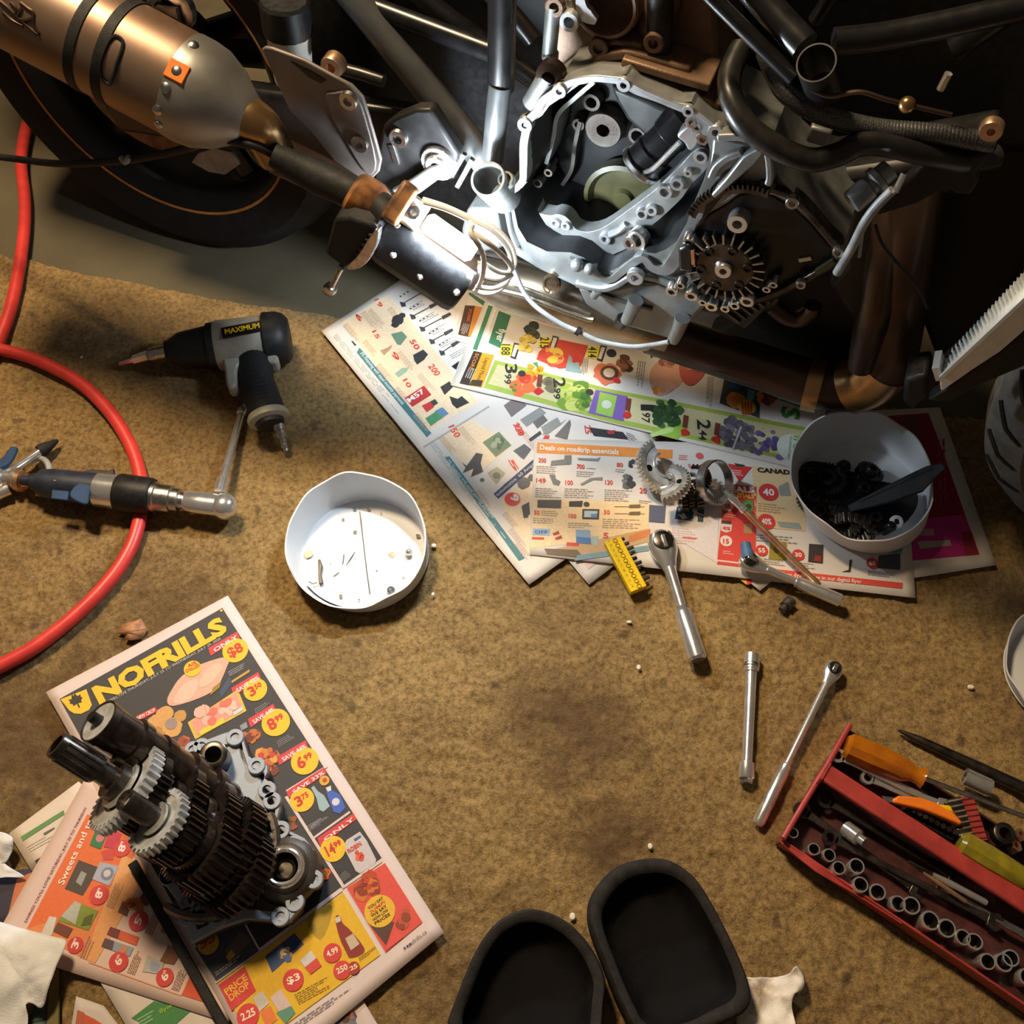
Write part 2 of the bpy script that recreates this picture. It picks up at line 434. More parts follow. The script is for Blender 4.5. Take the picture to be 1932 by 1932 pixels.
def build_carpet():
    rng = np.random.default_rng(3)
    x0, x1, y0 = -1.25, 1.35, -0.45
    st = 0.0034
    # far edge: a cut line running along under the motorcycle
    ed = [P(*q, 0.006) for q in ((-400, 420), (0, 478), (90, 498), (250, 533), (420, 562), (650, 600), (1000, 665), (1400, 730), (1932, 800), (2400, 860))]
    exs = np.array([p.x for p in ed]); eys = np.array([p.y for p in ed])
    xs = np.arange(x0, x1, st); nx = len(xs)
    ny = 450
    ye = np.interp(xs, exs, eys)+np.convolve(rng.normal(0, 0.004, nx), np.ones(9)/9, 'same')*1.6
    T = np.linspace(0, 1, ny)
    Y = y0+(ye[:, None]-y0)*T[None, :]
    X = np.repeat(xs[:, None], ny, 1)
    h = value_noise(nx, ny, (nx//2, ny//2), rng)*0.5+value_noise(nx, ny, (nx//4, ny//4), rng)*0.8+value_noise(nx, ny, (nx//12, ny//12), rng)*0.4
    h = h/h.max()
    Z = 0.0016+0.0072*h**1.2
    Z[:, -1] = 0.0005
    X = X+rng.normal(0, 0.0006, X.shape)
    co = np.stack([X, Y, Z], -1).reshape(-1, 3).astype(np.float32)
    i = np.arange(nx*ny).reshape(nx, ny)
    q = np.stack([i[:-1, :-1], i[1:, :-1], i[1:, 1:], i[:-1, 1:]], -1).reshape(-1, 4).astype(np.int32)
    me = bpy.data.meshes.new('carpet')
    me.vertices.add(len(co)); me.vertices.foreach_set('co', co.ravel())
    me.loops.add(q.size); me.loops.foreach_set('vertex_index', q.ravel())
    me.polygons.add(len(q)); me.polygons.foreach_set('loop_start', np.arange(0, q.size, 4, dtype=np.int32))
    me.update(calc_edges=True); me.validate()
    me.polygons.foreach_set('use_smooth', np.ones(len(me.polygons), dtype=bool))
    me.materials.append(MATS['carpet_pile'])
    o = bpy.data.objects.new('carpet', me); COL.objects.link(o)
    tag(o, 'stained tan cut-pile carpet spread over the concrete floor', 'carpet')
build_carpet()

# ------------------------------------------------------------------ printed flyers
def ink_material():
    m = bpy.data.materials.new('ink'); m.use_nodes = True; nt = m.node_tree; b = nt.nodes['Principled BSDF']
    at = nt.nodes.new('ShaderNodeAttribute'); at.attribute_name = 'ink'
    tc = nt.nodes.new('ShaderNodeTexCoord'); nz = nt.nodes.new('ShaderNodeTexNoise'); nz.inputs['Scale'].default_value = 260; nz.inputs['Detail'].default_value = 3
    nt.links.new(tc.outputs['Object'], nz.inputs['Vector'])
    mr = nt.nodes.new('ShaderNodeMapRange'); mr.inputs['To Min'].default_value = 0.82; mr.inputs['To Max'].default_value = 1.12
    nt.links.new(nz.outputs['Fac'], mr.inputs['Value'])
    mx = nt.nodes.new('ShaderNodeVectorMath'); mx.operation = 'SCALE'
    nt.links.new(at.outputs['Color'], mx.inputs[0]); nt.links.new(mr.outputs['Result'], mx.inputs['Scale'])
    nt.links.new(mx.outputs[0], b.inputs['Base Color']); b.inputs['Roughness'].default_value = 0.6
    MATS['ink'] = m
ink_material()
def lin(c):
    return tuple(((x/255)/12.92 if x/255 <= 0.04045 else ((x/255+0.055)/1.055)**2.4) for x in c)
def wave(x, y):
    return 0.0011*(1+math.sin(11*x+5*y+1.0))+0.0007*(1+math.sin(23*y-9*x))
GLYPH = {}
def glyphs(s, bold):
    key = (s, bold)
    if key in GLYPH: return GLYPH[key]
    cu = bpy.data.curves.new('t', 'FONT'); cu.body = s; cu.resolution_u = 2; cu.offset = bold; cu.fill_mode = 'FRONT'
    o = bpy.data.objects.new('t', cu); COL.objects.link(o)
    dg = bpy.context.evaluated_depsgraph_get(); dg.update()
    me = o.evaluated_get(dg).to_mesh()
    v = [(p.co.x, p.co.y) for p in me.vertices]; f = [tuple(p.vertices) for p in me.polygons]
    o.evaluated_get(dg).to_mesh_clear()
    bpy.data.objects.remove(o); bpy.data.curves.remove(cu)
    xs = [p[0] for p in v]
    GLYPH[key] = (v, f, min(xs), max(xs))
    return GLYPH[key]

class Flyer:
    def __init__(s, name, label, corners, z, color=(214, 206, 198), group='store flyers on the carpet', lift=None, tex=None):
        s.z = z; s.cv = corners; s.V = []; s.F = []; s.C = []; s.lift = lift
        w = [P(*c, z) for c in corners]
        s.o = thing(name, label, 'flyer', sum(w, Vec())/4, group)
        nx = max(4, int((w[1]-w[0]).length/0.014)); ny = max(4, int((w[3]-w[0]).length/0.014))
        mb = MB()
        for j in range(ny+1):
            for i in range(nx+1):
                a = w[0].lerp(w[1], i/nx); b = w[3].lerp(w[2], i/nx)
                mb.add(s.at(a.lerp(b, j/ny), 0))
        for j in range(ny):
            for i in range(nx):
                k = j*(nx+1)+i; mb.face((k, k+1, k+nx+2, k+nx+1))
        key = 'paper_%d_%d_%d' % color
        if key not in MATS: mat(key, lin(color), 0.7, 0, var=0.025, scale=25)
        pg = part('page', mb, key, s.o, sharp=180)
        so = pg.modifiers.new('thick', 'SOLIDIFY'); so.thickness = 0.0003; so.offset = -1
    def at(s, p, k):
        q = Vec((p.x, p.y, s.z+wave(p.x, p.y)+(0.0004+0.00022*k if k else 0)))
        if s.lift: q.z += s.lift(q)
        return q
    def _add(s, pts, faces, col, k):
        b = len(s.V); s.V += [s.at(p, k+1) for p in pts]
        c = lin(col)
        for f in faces: s.F.append(tuple(b+i for i in f)); s.C.append(c)
    def quad(s, cr, pts, col, k=0):
        w = [P(*cr(*q), s.z) for q in pts]
        nx = max(1, int(max((w[1]-w[0]).length, (w[2]-w[3]).length)/0.016)); ny = max(1, int(max((w[3]-w[0]).length, (w[2]-w[1]).length)/0.016))
        v = []; f = []
        for j in range(ny+1):
            for i in range(nx+1): v.append(w[0].lerp(w[1], i/nx).lerp(w[3].lerp(w[2], i/nx), j/ny))
        for j in range(ny):
            for i in range(nx):
                q = j*(nx+1)+i; f.append((q, q+1, q+nx+2, q+nx+1))
        s._add(v, f, col, k)
    def poly(s, cr, pts, col, k=1, smooth=0):
        w = [P(*cr(*q), s.z) for q in pts]
        if smooth: w = crpath(w, smooth, True)
        s._add(w, [tuple(range(len(w)))], col, k)
    def circ(s, cr, c, r, col, k=2, jag=0, n=22):
        cx = P(*cr(*c), s.z); rx = (P(*cr(c[0]+r, c[1]), s.z)-cx).length
        v = [cx]; 
        for i in range(n):
            a = 2*PI*i/n; q = rx*(1+jag*(random.random()-0.5)); v.append(cx+Vec((q*math.cos(a), q*math.sin(a), 0)))
        s._add(v, [(0, i+1, (i+1) % n+1) for i in range(n)], col, k)
    def blob(s, cr, c, r, cols, k=2, n=9, spread=0.7):
        for i in range(n):
            a = random.random()*2*PI; d = r*spread*math.sqrt(random.random())
            s.circ(cr, (c[0]+d*math.cos(a), c[1]+d*math.sin(a)), r*random.uniform(.28, .5), random.choice(cols), k+(i % 3), 0.3, 10)
    def text(s, cr, t, a, b, h, col, k=4, bold=0.0):
        v, f, x0, x1 = glyphs(t, bold)
        A = P(*cr(*a), s.z); Bp = P(*cr(*b), s.z)
        e = (Bp-A); L = e.length; e /= L; u = Vec((-e.y, e.x, 0))
        hm = (P(*cr(a[0]+h, a[1]), s.z)-A).length
        s._add([A+e*((x-x0)/(x1-x0)*L)+u*(y/0.69*hm) for x, y in v], f, col, k)
    def lines(s, cr, a, b, down, n, col, k=1, th=0.45):
        """n rows of greeked small print, first row a..b, the last one moved by down"""
        A = P(*cr(*a), s.z); Bp = P(*cr(*b), s.z); D = P(*cr(a[0]+down[0], a[1]+down[1]), s.z)-A
        e = Bp-A
        st = D/max(1, n)
        for i in range(n):
            x = 0.0; end = random.uniform(0.6, 1.0)
            o = A+st*i
            while x < end:
                wd = random.uniform(0.05, 0.16); q = min(end, x+wd)
                s._add([o+e*x, o+e*q, o+e*q+st*th, o+e*x+st*th], [(0, 1, 2, 3)], col, k)
                x = q+0.025
    def done(s):
        if not s.V: return s.o
        me = bpy.data.meshes.new('print'); org = ORG[s.o]
        me.from_pydata([tuple(p-org) for p in s.V], [], s.F)
        at = me.color_attributes.new('ink', 'FLOAT_COLOR', 'CORNER')
        buf = []
        for f, c in zip(s.F, s.C): buf += [c[0], c[1], c[2], 1.0]*len(f)
        at.data.foreach_set('color', buf)
        me.materials.append(MATS['ink'])
        o = bpy.data.objects.new('print', me); COL.objects.link(o); o.parent = s.o
        return s.o
RED = (208, 52, 48); YEL = (232, 186, 36); DK = (46, 46, 54); BEI = (232, 206, 172); TXT = (120, 105, 95); WHT = (225, 220, 215); TEAL = (62, 116, 122); BLK = (26, 26, 28)

# --- sheets that only show a corner
fl = Flyer('flyer', 'white flyer corner poking out below the orange-headed deals flyer', [(1010, 985), (1165, 880), (1270, 985), (1111, 1104)], .0095)
fl.quad(kf, [(1040, 990), (1160, 905), (1230, 985), (1110, 1075)], (222, 190, 185)); fl.done()
fl = Flyer('flyer', 'flyer with red and yellow corner showing beneath the two chrome rods', [(1330, 1030), (1410, 960), (1515, 1050), (1433, 1116)], .0095)
fl.quad(m2, [(1560, 1180), (1690, 1180), (1700, 1215), (1650, 1255)], (214, 168, 60)); fl.quad(m2, [(1640, 1190), (1700, 1190), (1680, 1250), (1660, 1258)], RED, 1); fl.done()

# --- flyer with vacuum cleaners
A = Flyer('flyer', 'large white and beige flyer with vacuum cleaners and teal bars under the work lamp', [(607, 627), (905, 428), (1290, 900), (998, 1104)], .0115)
A.quad(k5, [(255, 1005), (590, 800), (1245, 1585), (880, 1790)], BEI)
A.quad(k5, [(380, 1190), (405, 1215), (905, 1812), (870, 1842)], TEAL, 1)
A.quad(k5, [(380, 1190), (905, 1812), (872, 1842), (360, 1225)], TEAL, 1)
A.text(k5, '0% Financing with equal monthly payments', (385, 1232), (690, 1605), 26, (220, 235, 235), 3)
for a, b in (((690, 872), (885, 757)), ((762, 962), (952, 862)), ((832, 1050), (1045, 940)), ((902, 1140), (1060, 1055)), ((975, 1222), (1110, 1135))):
    d = Vec((b[0]-a[0], b[1]-a[1])).normalized(); n = Vec((-d.y, d.x))
    A.poly(k5, [(a[0]+n.x*4, a[1]+n.y*4), (b[0]+n.x*4, b[1]+n.y*4), (b[0]-n.x*4, b[1]-n.y*4), (a[0]-n.x*4, a[1]-n.y*4)], (60, 62, 68))
    A.poly(k5, [(b[0]-d.x*70+n.x*14, b[1]-d.y*70+n.y*14), (b[0]+n.x*10, b[1]+n.y*10), (b[0]-n.x*10, b[1]-n.y*10), (b[0]-d.x*70-n.x*14, b[1]-d.y*70-n.y*14)], (48, 50, 56), 2)
    A.poly(k5, [(a[0]-18, a[1]-18), (a[0]+24, a[1]-10), (a[0]+30, a[1]+16), (a[0]-2, a[1]+22)], (55, 56, 62), 2)
    A.lines(k5, (a[0]+60, a[1]+18), (a[0]+180, a[1]-46), (28, 34), 3, (140, 140, 145))
    for j in range(3): A.circ(k5, (a[0]-10+26*j, a[1]-58-16*j), 8, (50, 50, 55), 1, n=8)
for x, y in ((940, 790), (1025, 875), (880, 700)): A.text(k5, '5.99', (x-18, y-24), (x+18, y+20), 26, RED, 3, .02)
A.poly(k5, [(1050, 1320), (1110, 1280), (1085, 1345), (1075, 1340)], BLK)
for c, r in (((660, 985), 46), ((640, 1020), 30), ((690, 955), 26)): A.circ(k5, c, r, (44, 46, 50), 2, .25, 14)
A.poly(k5, [(610, 1090), (690, 1070), (728, 1110), (680, 1170), (655, 1165)], (104, 132, 108), 2)
A.poly(k5, [(530, 1210), (590, 1185), (620, 1165), (610, 1195), (560, 1245)], (176, 140, 110), 2)
A.poly(k5, [(770, 1240), (845, 1200), (880, 1235), (850, 1275), (800, 1310), (780, 1280)], (52, 52, 54), 2)
A.poly(k5, [(635, 1375), (690, 1335), (745, 1330), (720, 1365), (665, 1405)], (150, 172, 150), 2)
A.poly(k5, [(710, 1555), (850, 1462), (905, 1530), (765, 1620)], (178, 44, 44), 2)
A.text(k5, 'M57', (745, 1590), (860, 1510), 40, (230, 220, 215), 4, .03)
A.poly(k5, [(835, 1610), (895, 1580), (925, 1620), (870, 1660)], (196, 50, 46), 2)
A.poly(k5, [(895, 1580), (930, 1562), (955, 1592), (920, 1615)], (60, 56, 56), 3)
A.poly(k5, [(858, 1705), (985, 1622), (1030, 1668), (900, 1762)], (66, 134, 92), 2)
A.poly(k5, [(930, 1650), (985, 1622), (1030, 1668), (985, 1700)], (96, 130, 160), 3)
A.poly(k5, [(968, 1472), (1038, 1430), (1060, 1475), (1000, 1532)], (42, 42, 44), 2)
A.poly(k5, [(1035, 1540), (1095, 1560), (1125, 1540), (1180, 1588), (1090, 1632), (1055, 1600)], (36, 36, 40), 2)
for t, x, y, h in (('200', 925, 1345, 46), ('50', 785, 1160, 40), ('9', 645, 1243, 34), ('10', 733, 1440, 34), ('15', 508, 1088, 30), ('6', 383, 965, 30), ('19', 525, 858, 32)):
    A.text(k5, t, (x-h*.6-18, y-h*.6+4), (x+h*.6-18, y+h*.6+22), h, (214, 62, 48), 4, .02)
for (x, y, n) in ((420, 920, 6), (290, 1010, 5), (430, 1130, 6), (610, 890, 4), (530, 1300, 8), (680, 1210, 4), (830, 1370, 6), (660, 1470, 5), (800, 1660, 6), (470, 905, 5)):
    A.lines(k5, (x, y), (x+110, y+130), (-34, 26), n, (176, 140, 116))
A.lines(k5, (215, 1090), (700, 1660), (-30, 26), 3, (165, 165, 165))
A.poly(k5, [(320, 1142), (332, 1142), (360, 1172), (345, 1176)], BLK)
# second panel of the same sheet
A.quad(m1, [(1150, 172), (1160, 182), (1640, -118), (1630, -130)], (168, 166, 160), 0)
A.quad(m1, [(1262, 112), (1500, -30), (1800, 160), (1520, 392)], BEI)
A.quad(m1, [(1310, 248), (1345, 240), (1893, 982), (1850, 1002)], TEAL, 1)
A.text(m1, '0% Financing with equal monthly payments', (1325, 278), (1660, 690), 26, (220, 235, 235), 3)
A.quad(m1, [(1665, 512), (1990, 232), (2012, 268), (1700, 548)], (52, 58, 84), 1)
A.text(m1, 'automotive  60 Amps', (1695, 530), (1965, 300), 26, (214, 214, 226), 3)
A.quad(m1, [(1720, 570), (2060, 300), (2300, 660), (1932, 960)], BEI)
A.poly(m1, [(1435, 285), (1470, 310), (1540, 215), (1588, 225), (1572, 290), (1590, 350), (1500, 392), (1520, 330), (1440, 362), (1462, 322)], (70, 64, 62), 2)
A.poly(m1, [(1585, 140), (1705, 62), (1795, 160), (1682, 245)], (110, 124, 92), 2); A.blob(m1, (1690, 155), 60, [(80, 96, 66), (150, 156, 130), (96, 104, 84)], 3, 8)
A.poly(m1, [(1810, 200), (1890, 150), (1940, 190), (1885, 262)], (90, 92, 96), 2)
A.poly(m1, [(1620, 360), (1690, 315), (1750, 360), (1685, 440)], (176, 166, 130), 2); A.circ(m1, (1688, 380), 28, (120, 118, 100), 3)
A.circ(m1, (1583, 412), 17, (88, 88, 90), 2)
A.circ(m1, (1805, 550), 56, (216, 78, 70), 3); A.text(m1, '9', (1790, 532), (1815, 575), 44, WHT, 5, .03)
for x, y, r in ((1880, 445, 40), (1905, 425, 28), (1945, 395, 30)): A.circ(m1, (x, y), r, (100, 96, 96), 2, .2, 12)
A.poly(m1, [(1870, 600), (1925, 570), (1932, 660), (1890, 690)], (80, 76, 80), 2)
for t, x, y, h in (('150', 1380, 70, 46), ('20', 1850, 50, 40), ('5', 1815, 310, 34)): A.text(m1, t, (x-44, y-42), (x+10, y+40), h, (214, 70, 56), 4, .02)
for (x, y, n) in ((1300, 90, 6), (1440, 20, 7), (1900, 60, 5), (1560, 480, 5), (1760, 640, 5), (1800, 760, 5), (1850, 860, 4)): A.lines(m1, (x, y), (x+110, y+135), (-36, 26), n, (184, 146, 122))
A.lines(m1, (1230, 130), (1850, 960), (-34, 28), 3, (180, 180, 178))
for q, c in ((((1930, -30), (2010, -80), (2060, -20), (1985, 40)), (106, 100, 98)), (((2010, 30), (2130, -40), (2160, 10), (2040, 90)), (140, 140, 136))): A.poly(m1, q, c, 2)
A.poly(k6, [(0, 1150), (70, 1100), (120, 1150), (40, 1210)], (120, 108, 106), 2); A.poly(k6, [(85, 1225), (190, 1160), (220, 1190), (120, 1262)], (138, 138, 134), 2)
A.poly(k6, [(130, 1325), (190, 1282), (198, 1298), (140, 1338)], (60, 60, 62), 2); A.poly(k6, [(190, 1340), (215, 1310), (238, 1305), (235, 1330)], RED, 3)
A.poly(k6, [(265, 1310), (345, 1225), (350, 1250), (330, 1330)], (112, 106, 102), 2); A.poly(k6, [(60, 1390), (110, 1352), (135, 1380), (90, 1420)], (96, 96, 98), 2)
A.text(k6, '120', (52, 1255), (80, 1310), 34, (214, 70, 56), 4, .02)
A.poly(k6, [(0, 1560), (140, 1450), (150, 1480), (0, 1600)], (56, 60, 84), 2)
A.circ(k6, (45, 1635), 40, (216, 66, 60), 3); A.text(k6, '9', (30, 1620), (52, 1655), 40, WHT, 5, .03)
A.circ(k6, (105, 1550), 34, (104, 100, 100), 2); A.poly(k6, [(95, 1680), (130, 1660), (128, 1730), (105, 1735)], (80, 80, 84), 2)
A.poly(k6, [(440, 1265), (620, 1290), (650, 1330), (470, 1310)], (40, 40, 44), 2); A.poly(k6, [(535, 1285), (580, 1280), (575, 1300), (545, 1302)], (170, 50, 60), 3)
A.text(k6, '25', (420, 1255), (425, 1300), 30, (214, 70, 56), 4, .02); A.lines(k6, (640, 1290), (700, 1320), (-6, 40), 4, (90, 90, 90))
A.lines(k6, (200, 1300), (320, 1210), (16, 20), 2, (150, 150, 150))
A.done()

# --- magenta sheet under the white tub
fl = Flyer('flyer', 'magenta and crimson flyer lying under the tub of black parts', [(1561, 778), (1772, 770), (1879, 1067), (1600, 1110)], .0115)
fl.quad(m3, [(830, 300), (1330, 268), (1560, 900), (1000, 960)], (150, 22, 52))
fl.quad(m3, [(1000, 960), (1560, 900), (1650, 1152), (1100, 1200)], (196, 40, 132))
fl.quad(m3, [(1540, 1010), (1600, 1005), (1650, 1152), (1560, 1160)], (160, 40, 60), 1)
fl.quad(m3, [(1245, 985), (1365, 990), (1370, 1035), (1245, 1030)], (190, 140, 160), 1)
fl.quad(m3, [(1262, 1070), (1465, 1060), (1475, 1095), (1280, 1115)], (170, 170, 150), 1)
fl.quad(m3, [(1160, 300), (1260, 290), (1270, 420), (1180, 430)], (120, 70, 90), 1)
fl.lines(m3, (1385, 440), (1400, 880), (60, -10), 2, (170, 60, 80), 2); fl.done()

# --- grocery flyer, two copies one over the other
G0 = Flyer('flyer', 'second copy of the green-edged grocery flyer, mostly hidden beneath the other', [(852, 640), (912, 470), (1200, 560), (1150, 730)], .0135)
G0.quad(k5, [(1175, 800), (1215, 700), (1300, 860), (1290, 890)], (58, 110, 84)); G0.quad(k5, [(1150, 880), (1222, 884), (1170, 1106), (1098, 1090)], (70, 44, 26), 1); G0.quad(k5, [(1222, 884), (1280, 896), (1205, 1110), (1170, 1106)], (198, 124, 40), 1)
G0.lines(k5, (1140, 1010), (1110, 1085), (50, 10), 4, (170, 160, 150), 2); G0.text(k5, 'PORK', (1180, 910), (1160, 1000), 20, (196, 90, 40), 3, .03); G0.done()
G = Flyer('flyer', 'white grocery flyer with green produce strip along its edge below the engine', [(936, 520), (1590, 632), (1532, 893), (850, 727)], .0155)
G.quad(k6, [(-45, 910), (560, 1070), (560, 1240), (-105, 1055)], (158, 176, 74)); G.quad(k6, [(560, 1070), (1610, 1268), (1570, 1452), (560, 1240)], (158, 176, 74))
G.quad(k6, [(-30, 935), (560, 1090), (560, 1215), (-80, 1035)], (204, 194, 150), 1); G.quad(k6, [(560, 1090), (1585, 1285), (1555, 1430), (560, 1215)], (204, 194, 150), 1)
for t, a, b, h in (('3', (8, 935), (12, 985), 60), ('99', (8, 985), (2, 1038), 34), ('2', (258, 1010), (262, 1060), 60), ('99', (262, 1062), (258, 1118), 34), ('1', (712, 1150), (714, 1180), 60), ('97', (720, 1190), (716, 1240), 40), ('2', (1005, 1225), (1008, 1275), 66), ('44', (1018, 1280), (1014, 1330), 38)):
    G.text(k6, t, a, b, h, (40, 38, 36), 6, .015)
G.blob(k6, (105, 1035), 78, [(226, 84, 50), (236, 110, 60), (214, 66, 44)], 2, 12); G.blob(k6, (160, 968), 48, [(236, 180, 40), (228, 150, 36)], 3, 8)
G.blob(k6, (60, 1060), 26, [(84, 130, 50)], 4, 3); G.poly(k6, [(150, 930), (175, 925), (182, 960), (165, 945)], (70, 140, 70), 5)
G.blob(k6, (245, 1040), 60, [(120, 112, 80), (146, 136, 100), (96, 92, 66)], 2, 9); G.blob(k6, (370, 1110), 95, [(170, 186, 70), (196, 204, 110), (120, 150, 50), (90, 130, 44)], 2, 16)
G.blob(k6, (420, 1110), 60, [(70, 112, 42), (100, 140, 50)], 4, 8)
G.circ(k6, (95, 985), 20, (48, 46, 44), 6); G.circ(k6, (446, 1085), 20, (48, 46, 44), 6)
G.poly(k6, [(478, 1072), (645, 1108), (622, 1235), (440, 1192)], (122, 92, 168), 4); G.poly(k6, [(500, 1085), (590, 1106), (565, 1215), (478, 1192)], (150, 186, 84), 5); G.circ(k6, (535, 1150), 26, (206, 212, 196), 6)
for x, y in ((182, 1078), (642, 1205), (940, 1292), (1105, 1330)):
    G.poly(k6, [(x-4, y-90), (x+22, y-84), (x+14, y-20), (x-12, y-26)], (112, 56, 40), 4); G.circ(k6, (x, y), 24, (196, 46, 40), 5, .5, 11)
for i in range(26): 
    a = random.random()*2*PI; d = 80*math.sqrt(random.random()); G.circ(k6, (845+d*math.cos(a)*.85, 1190+d*math.sin(a)*.9), random.uniform(18, 30), random.choice([(50, 82, 44), (64, 98, 52), (40, 70, 38)]), 2+i % 3, .3, 10)
G.poly(k6, [(770, 1290), (900, 1230), (960, 1260), (900, 1330), (800, 1300)], (150, 190, 70), 2); G.poly(k6, [(760, 1300), (890, 1255), (880, 1290), (770, 1318)], (190, 214, 130), 3)
for i in range(60):
    x = random.uniform(1130, 1300); y = 1195+(x-1130)*.35+random.uniform(0, 150); G.circ(k6, (x, y), random.uniform(16, 24), random.choice([(98, 92, 104), (120, 114, 126), (82, 78, 90)]), 2+i % 3, .3, 9)
G.poly(k6, [(1185, 1380), (1230, 1260), (1240, 1262), (1197, 1384)], (190, 186, 196), 6)
for i in range(22): G.circ(k6, (1370+random.gauss(0, 32), 1350+random.gauss(0, 40)), random.uniform(12, 20), random.choice([(98, 84, 140), (120, 104, 160), (80, 70, 118)]), 3+i % 3, .3, 9)
G.circ(k6, (1510, 1372), 88, (212, 218, 208), 4, n=32); G.text(k6, 'fresh', (1512, 1302), (1498, 1432), 42, (120, 180, 70), 6, .03); G.text(k6, '100%', (1545, 1320), (1538, 1390), 16, (90, 120, 70), 6, .02); G.text(k6, 'GUARANTEED', (1490, 1310), (1474, 1430), 12, (100, 110, 90), 6)
# upper half of that flyer
def pricetag(q, t): 
    G.poly(k6, q, (224, 212, 50), 2); c = (sum(p[0] for p in q)/4, sum(p[1] for p in q)/4); G.text(k6, t, (c[0]-24, c[1]-30), (c[0]-26, c[1]+26), 44, (44, 42, 36), 4, .02)
    G.poly(k6, [(c[0]+40, c[1]-38), (c[0]+72, c[1]-30), (c[0]+48, c[1]+50), (c[0]+20, c[1]+40)], (44, 42, 42), 3); G.poly(k6, [(c[0]+44, c[1]-28), (c[0]+64, c[1]-24), (c[0]+42, c[1]+38), (c[0]+26, c[1]+32)], (214, 210, 205), 4)
pricetag([(-10, 825), (52, 835), (40, 895), (-22, 885)], '188'); pricetag([(190, 792), (255, 804), (240, 858), (178, 846)], '215'); pricetag([(440, 840), (500, 850), (490, 912), (428, 902)], '414'); pricetag([(770, 850), (820, 858), (812, 906), (760, 898)], '2')
G.blob(k6, (120, 830), 55, [(200, 176, 70), (176, 150, 50), (226, 200, 100)], 3, 12); G.blob(k6, (150, 770), 60, [(50, 54, 48), (70, 74, 60)], 2, 7)
G.poly(k6, [(185, 870), (260, 800), (440, 840), (400, 950), (290, 960), (170, 910)], (196, 64, 52), 2); G.blob(k6, (260, 890), 60, [(226, 196, 80), (210, 80, 60), (230, 150, 90)], 3, 12)
G.poly(k6, [(340, 890), (390, 930), (405, 985), (320, 970)], (132, 164, 170), 4); G.circ(k6, (372, 915), 22, (190, 46, 44), 5, .5, 11)
G.circ(k6, (540, 990), 70, (206, 112, 80), 2, .3); G.circ(k6, (550, 985), 48, (92, 56, 46), 4); G.circ(k6, (548, 985), 30, (216, 196, 176), 5); G.blob(k6, (625, 945), 55, [(60, 46, 40), (90, 60, 46), (150, 90, 60)], 2, 9); G.circ(k6, (585, 1022), 22, (196, 46, 40), 6, .5, 11); G.circ(k6, (560, 880), 26, (40, 42, 60), 3)
G.lines(k6, (412, 905), (402, 1000), (34, 6), 4, (120, 120, 120)); G.lines(k6, (700, 920), (680, 1060), (44, 8), 4, (130, 130, 130))
G.poly(k6, [(770, 960), (840, 900), (900, 920), (960, 960), (900, 1060), (800, 1105), (760, 1040)], (214, 162, 140), 2, 4); G.blob(k6, (850, 900), 60, [(150, 92, 84), (190, 130, 112)], 3, 8); G.blob(k6, (800, 1070), 34, [(206, 120, 50), (226, 150, 70)], 4, 5)
G.poly(k6, [(920, 900), (1000, 870), (1060, 900), (1050, 980), (980, 1050), (920, 1010)], (192, 92, 84), 3, 4); G.blob(k6, (985, 950), 50, [(214, 130, 116), (176, 74, 70)], 5, 7)
G.quad(k6, [(1092, 885), (1180, 905), (1165, 1005), (1075, 985)], (40, 38, 40), 2); G.text(k6, '10', (1115, 905), (1112, 950), 52, (226, 222, 216), 6, .03); G.text(k6, '99', (1120, 955), (1116, 1005), 40, (226, 222, 216), 6, .03)
G.poly(k6, [(1085, 945), (1110, 950), (1105, 995), (1078, 990)], RED, 4); G.poly(k6, [(1180, 945), (1208, 950), (1200, 1010), (1172, 1002)], YEL, 4)
G.quad(k6, [(1150, 1000), (1340, 1060), (1330, 1215), (1122, 1140)], (58, 70, 68), 2); G.circ(k6, (1210, 1125), 52, (214, 130, 60), 4, .1); G.circ(k6, (1265, 1160), 46, (226, 170, 60), 5, .1)
for j in range(4): G.poly(k6, [(1236+16*j, 1130), (1244+16*j, 1130), (1250+14*j, 1200), (1240+14*j, 1198)], (196, 70, 40), 7)
G.poly(k6, [(1180, 1020), (1230, 1030), (1225, 1070), (1172, 1060)], (46, 88, 150), 4); G.poly(k6, [(1270, 1065), (1310, 1078), (1295, 1130), (1265, 1120)], (96, 156, 160), 4); G.blob(k6, (1370, 1110), 55, [(190, 84, 46), (226, 140, 60), (120, 56, 40)], 3, 12)
G.text(k6, 'S', (1450, 1150), (1446, 1212), 90, (58, 132, 62), 4, .03); G.text(k6, 'V', (1440, 1098), (1436, 1140), 118, (58, 132, 62), 3, .03)
G.lines(k6, (1062, 1000), (1050, 1170), (34, 6), 4, (140, 140, 140))
G.quad(k5, [(1395, 920), (1482, 955), (1405, 1190), (1320, 1150)], (48, 112, 80), 1); G.text(k5, 'flyer', (1398, 1050), (1375, 1140), 52, (226, 232, 226), 4, .02)
G.quad(k5, [(1320, 880), (1350, 890), (1235, 1205), (1205, 1195)], (56, 124, 88), 1); G.quad(k5, [(1365, 895), (1382, 902), (1290, 1170), (1272, 1162)], (226, 226, 222), 1)
G.quad(k5, [(1212, 1208), (1275, 1222), (1178, 1462), (1108, 1446)], (50, 40, 34), 2); G.quad(k5, [(1275, 1222), (1362, 1240), (1275, 1478), (1178, 1462)], (212, 156, 40), 2)
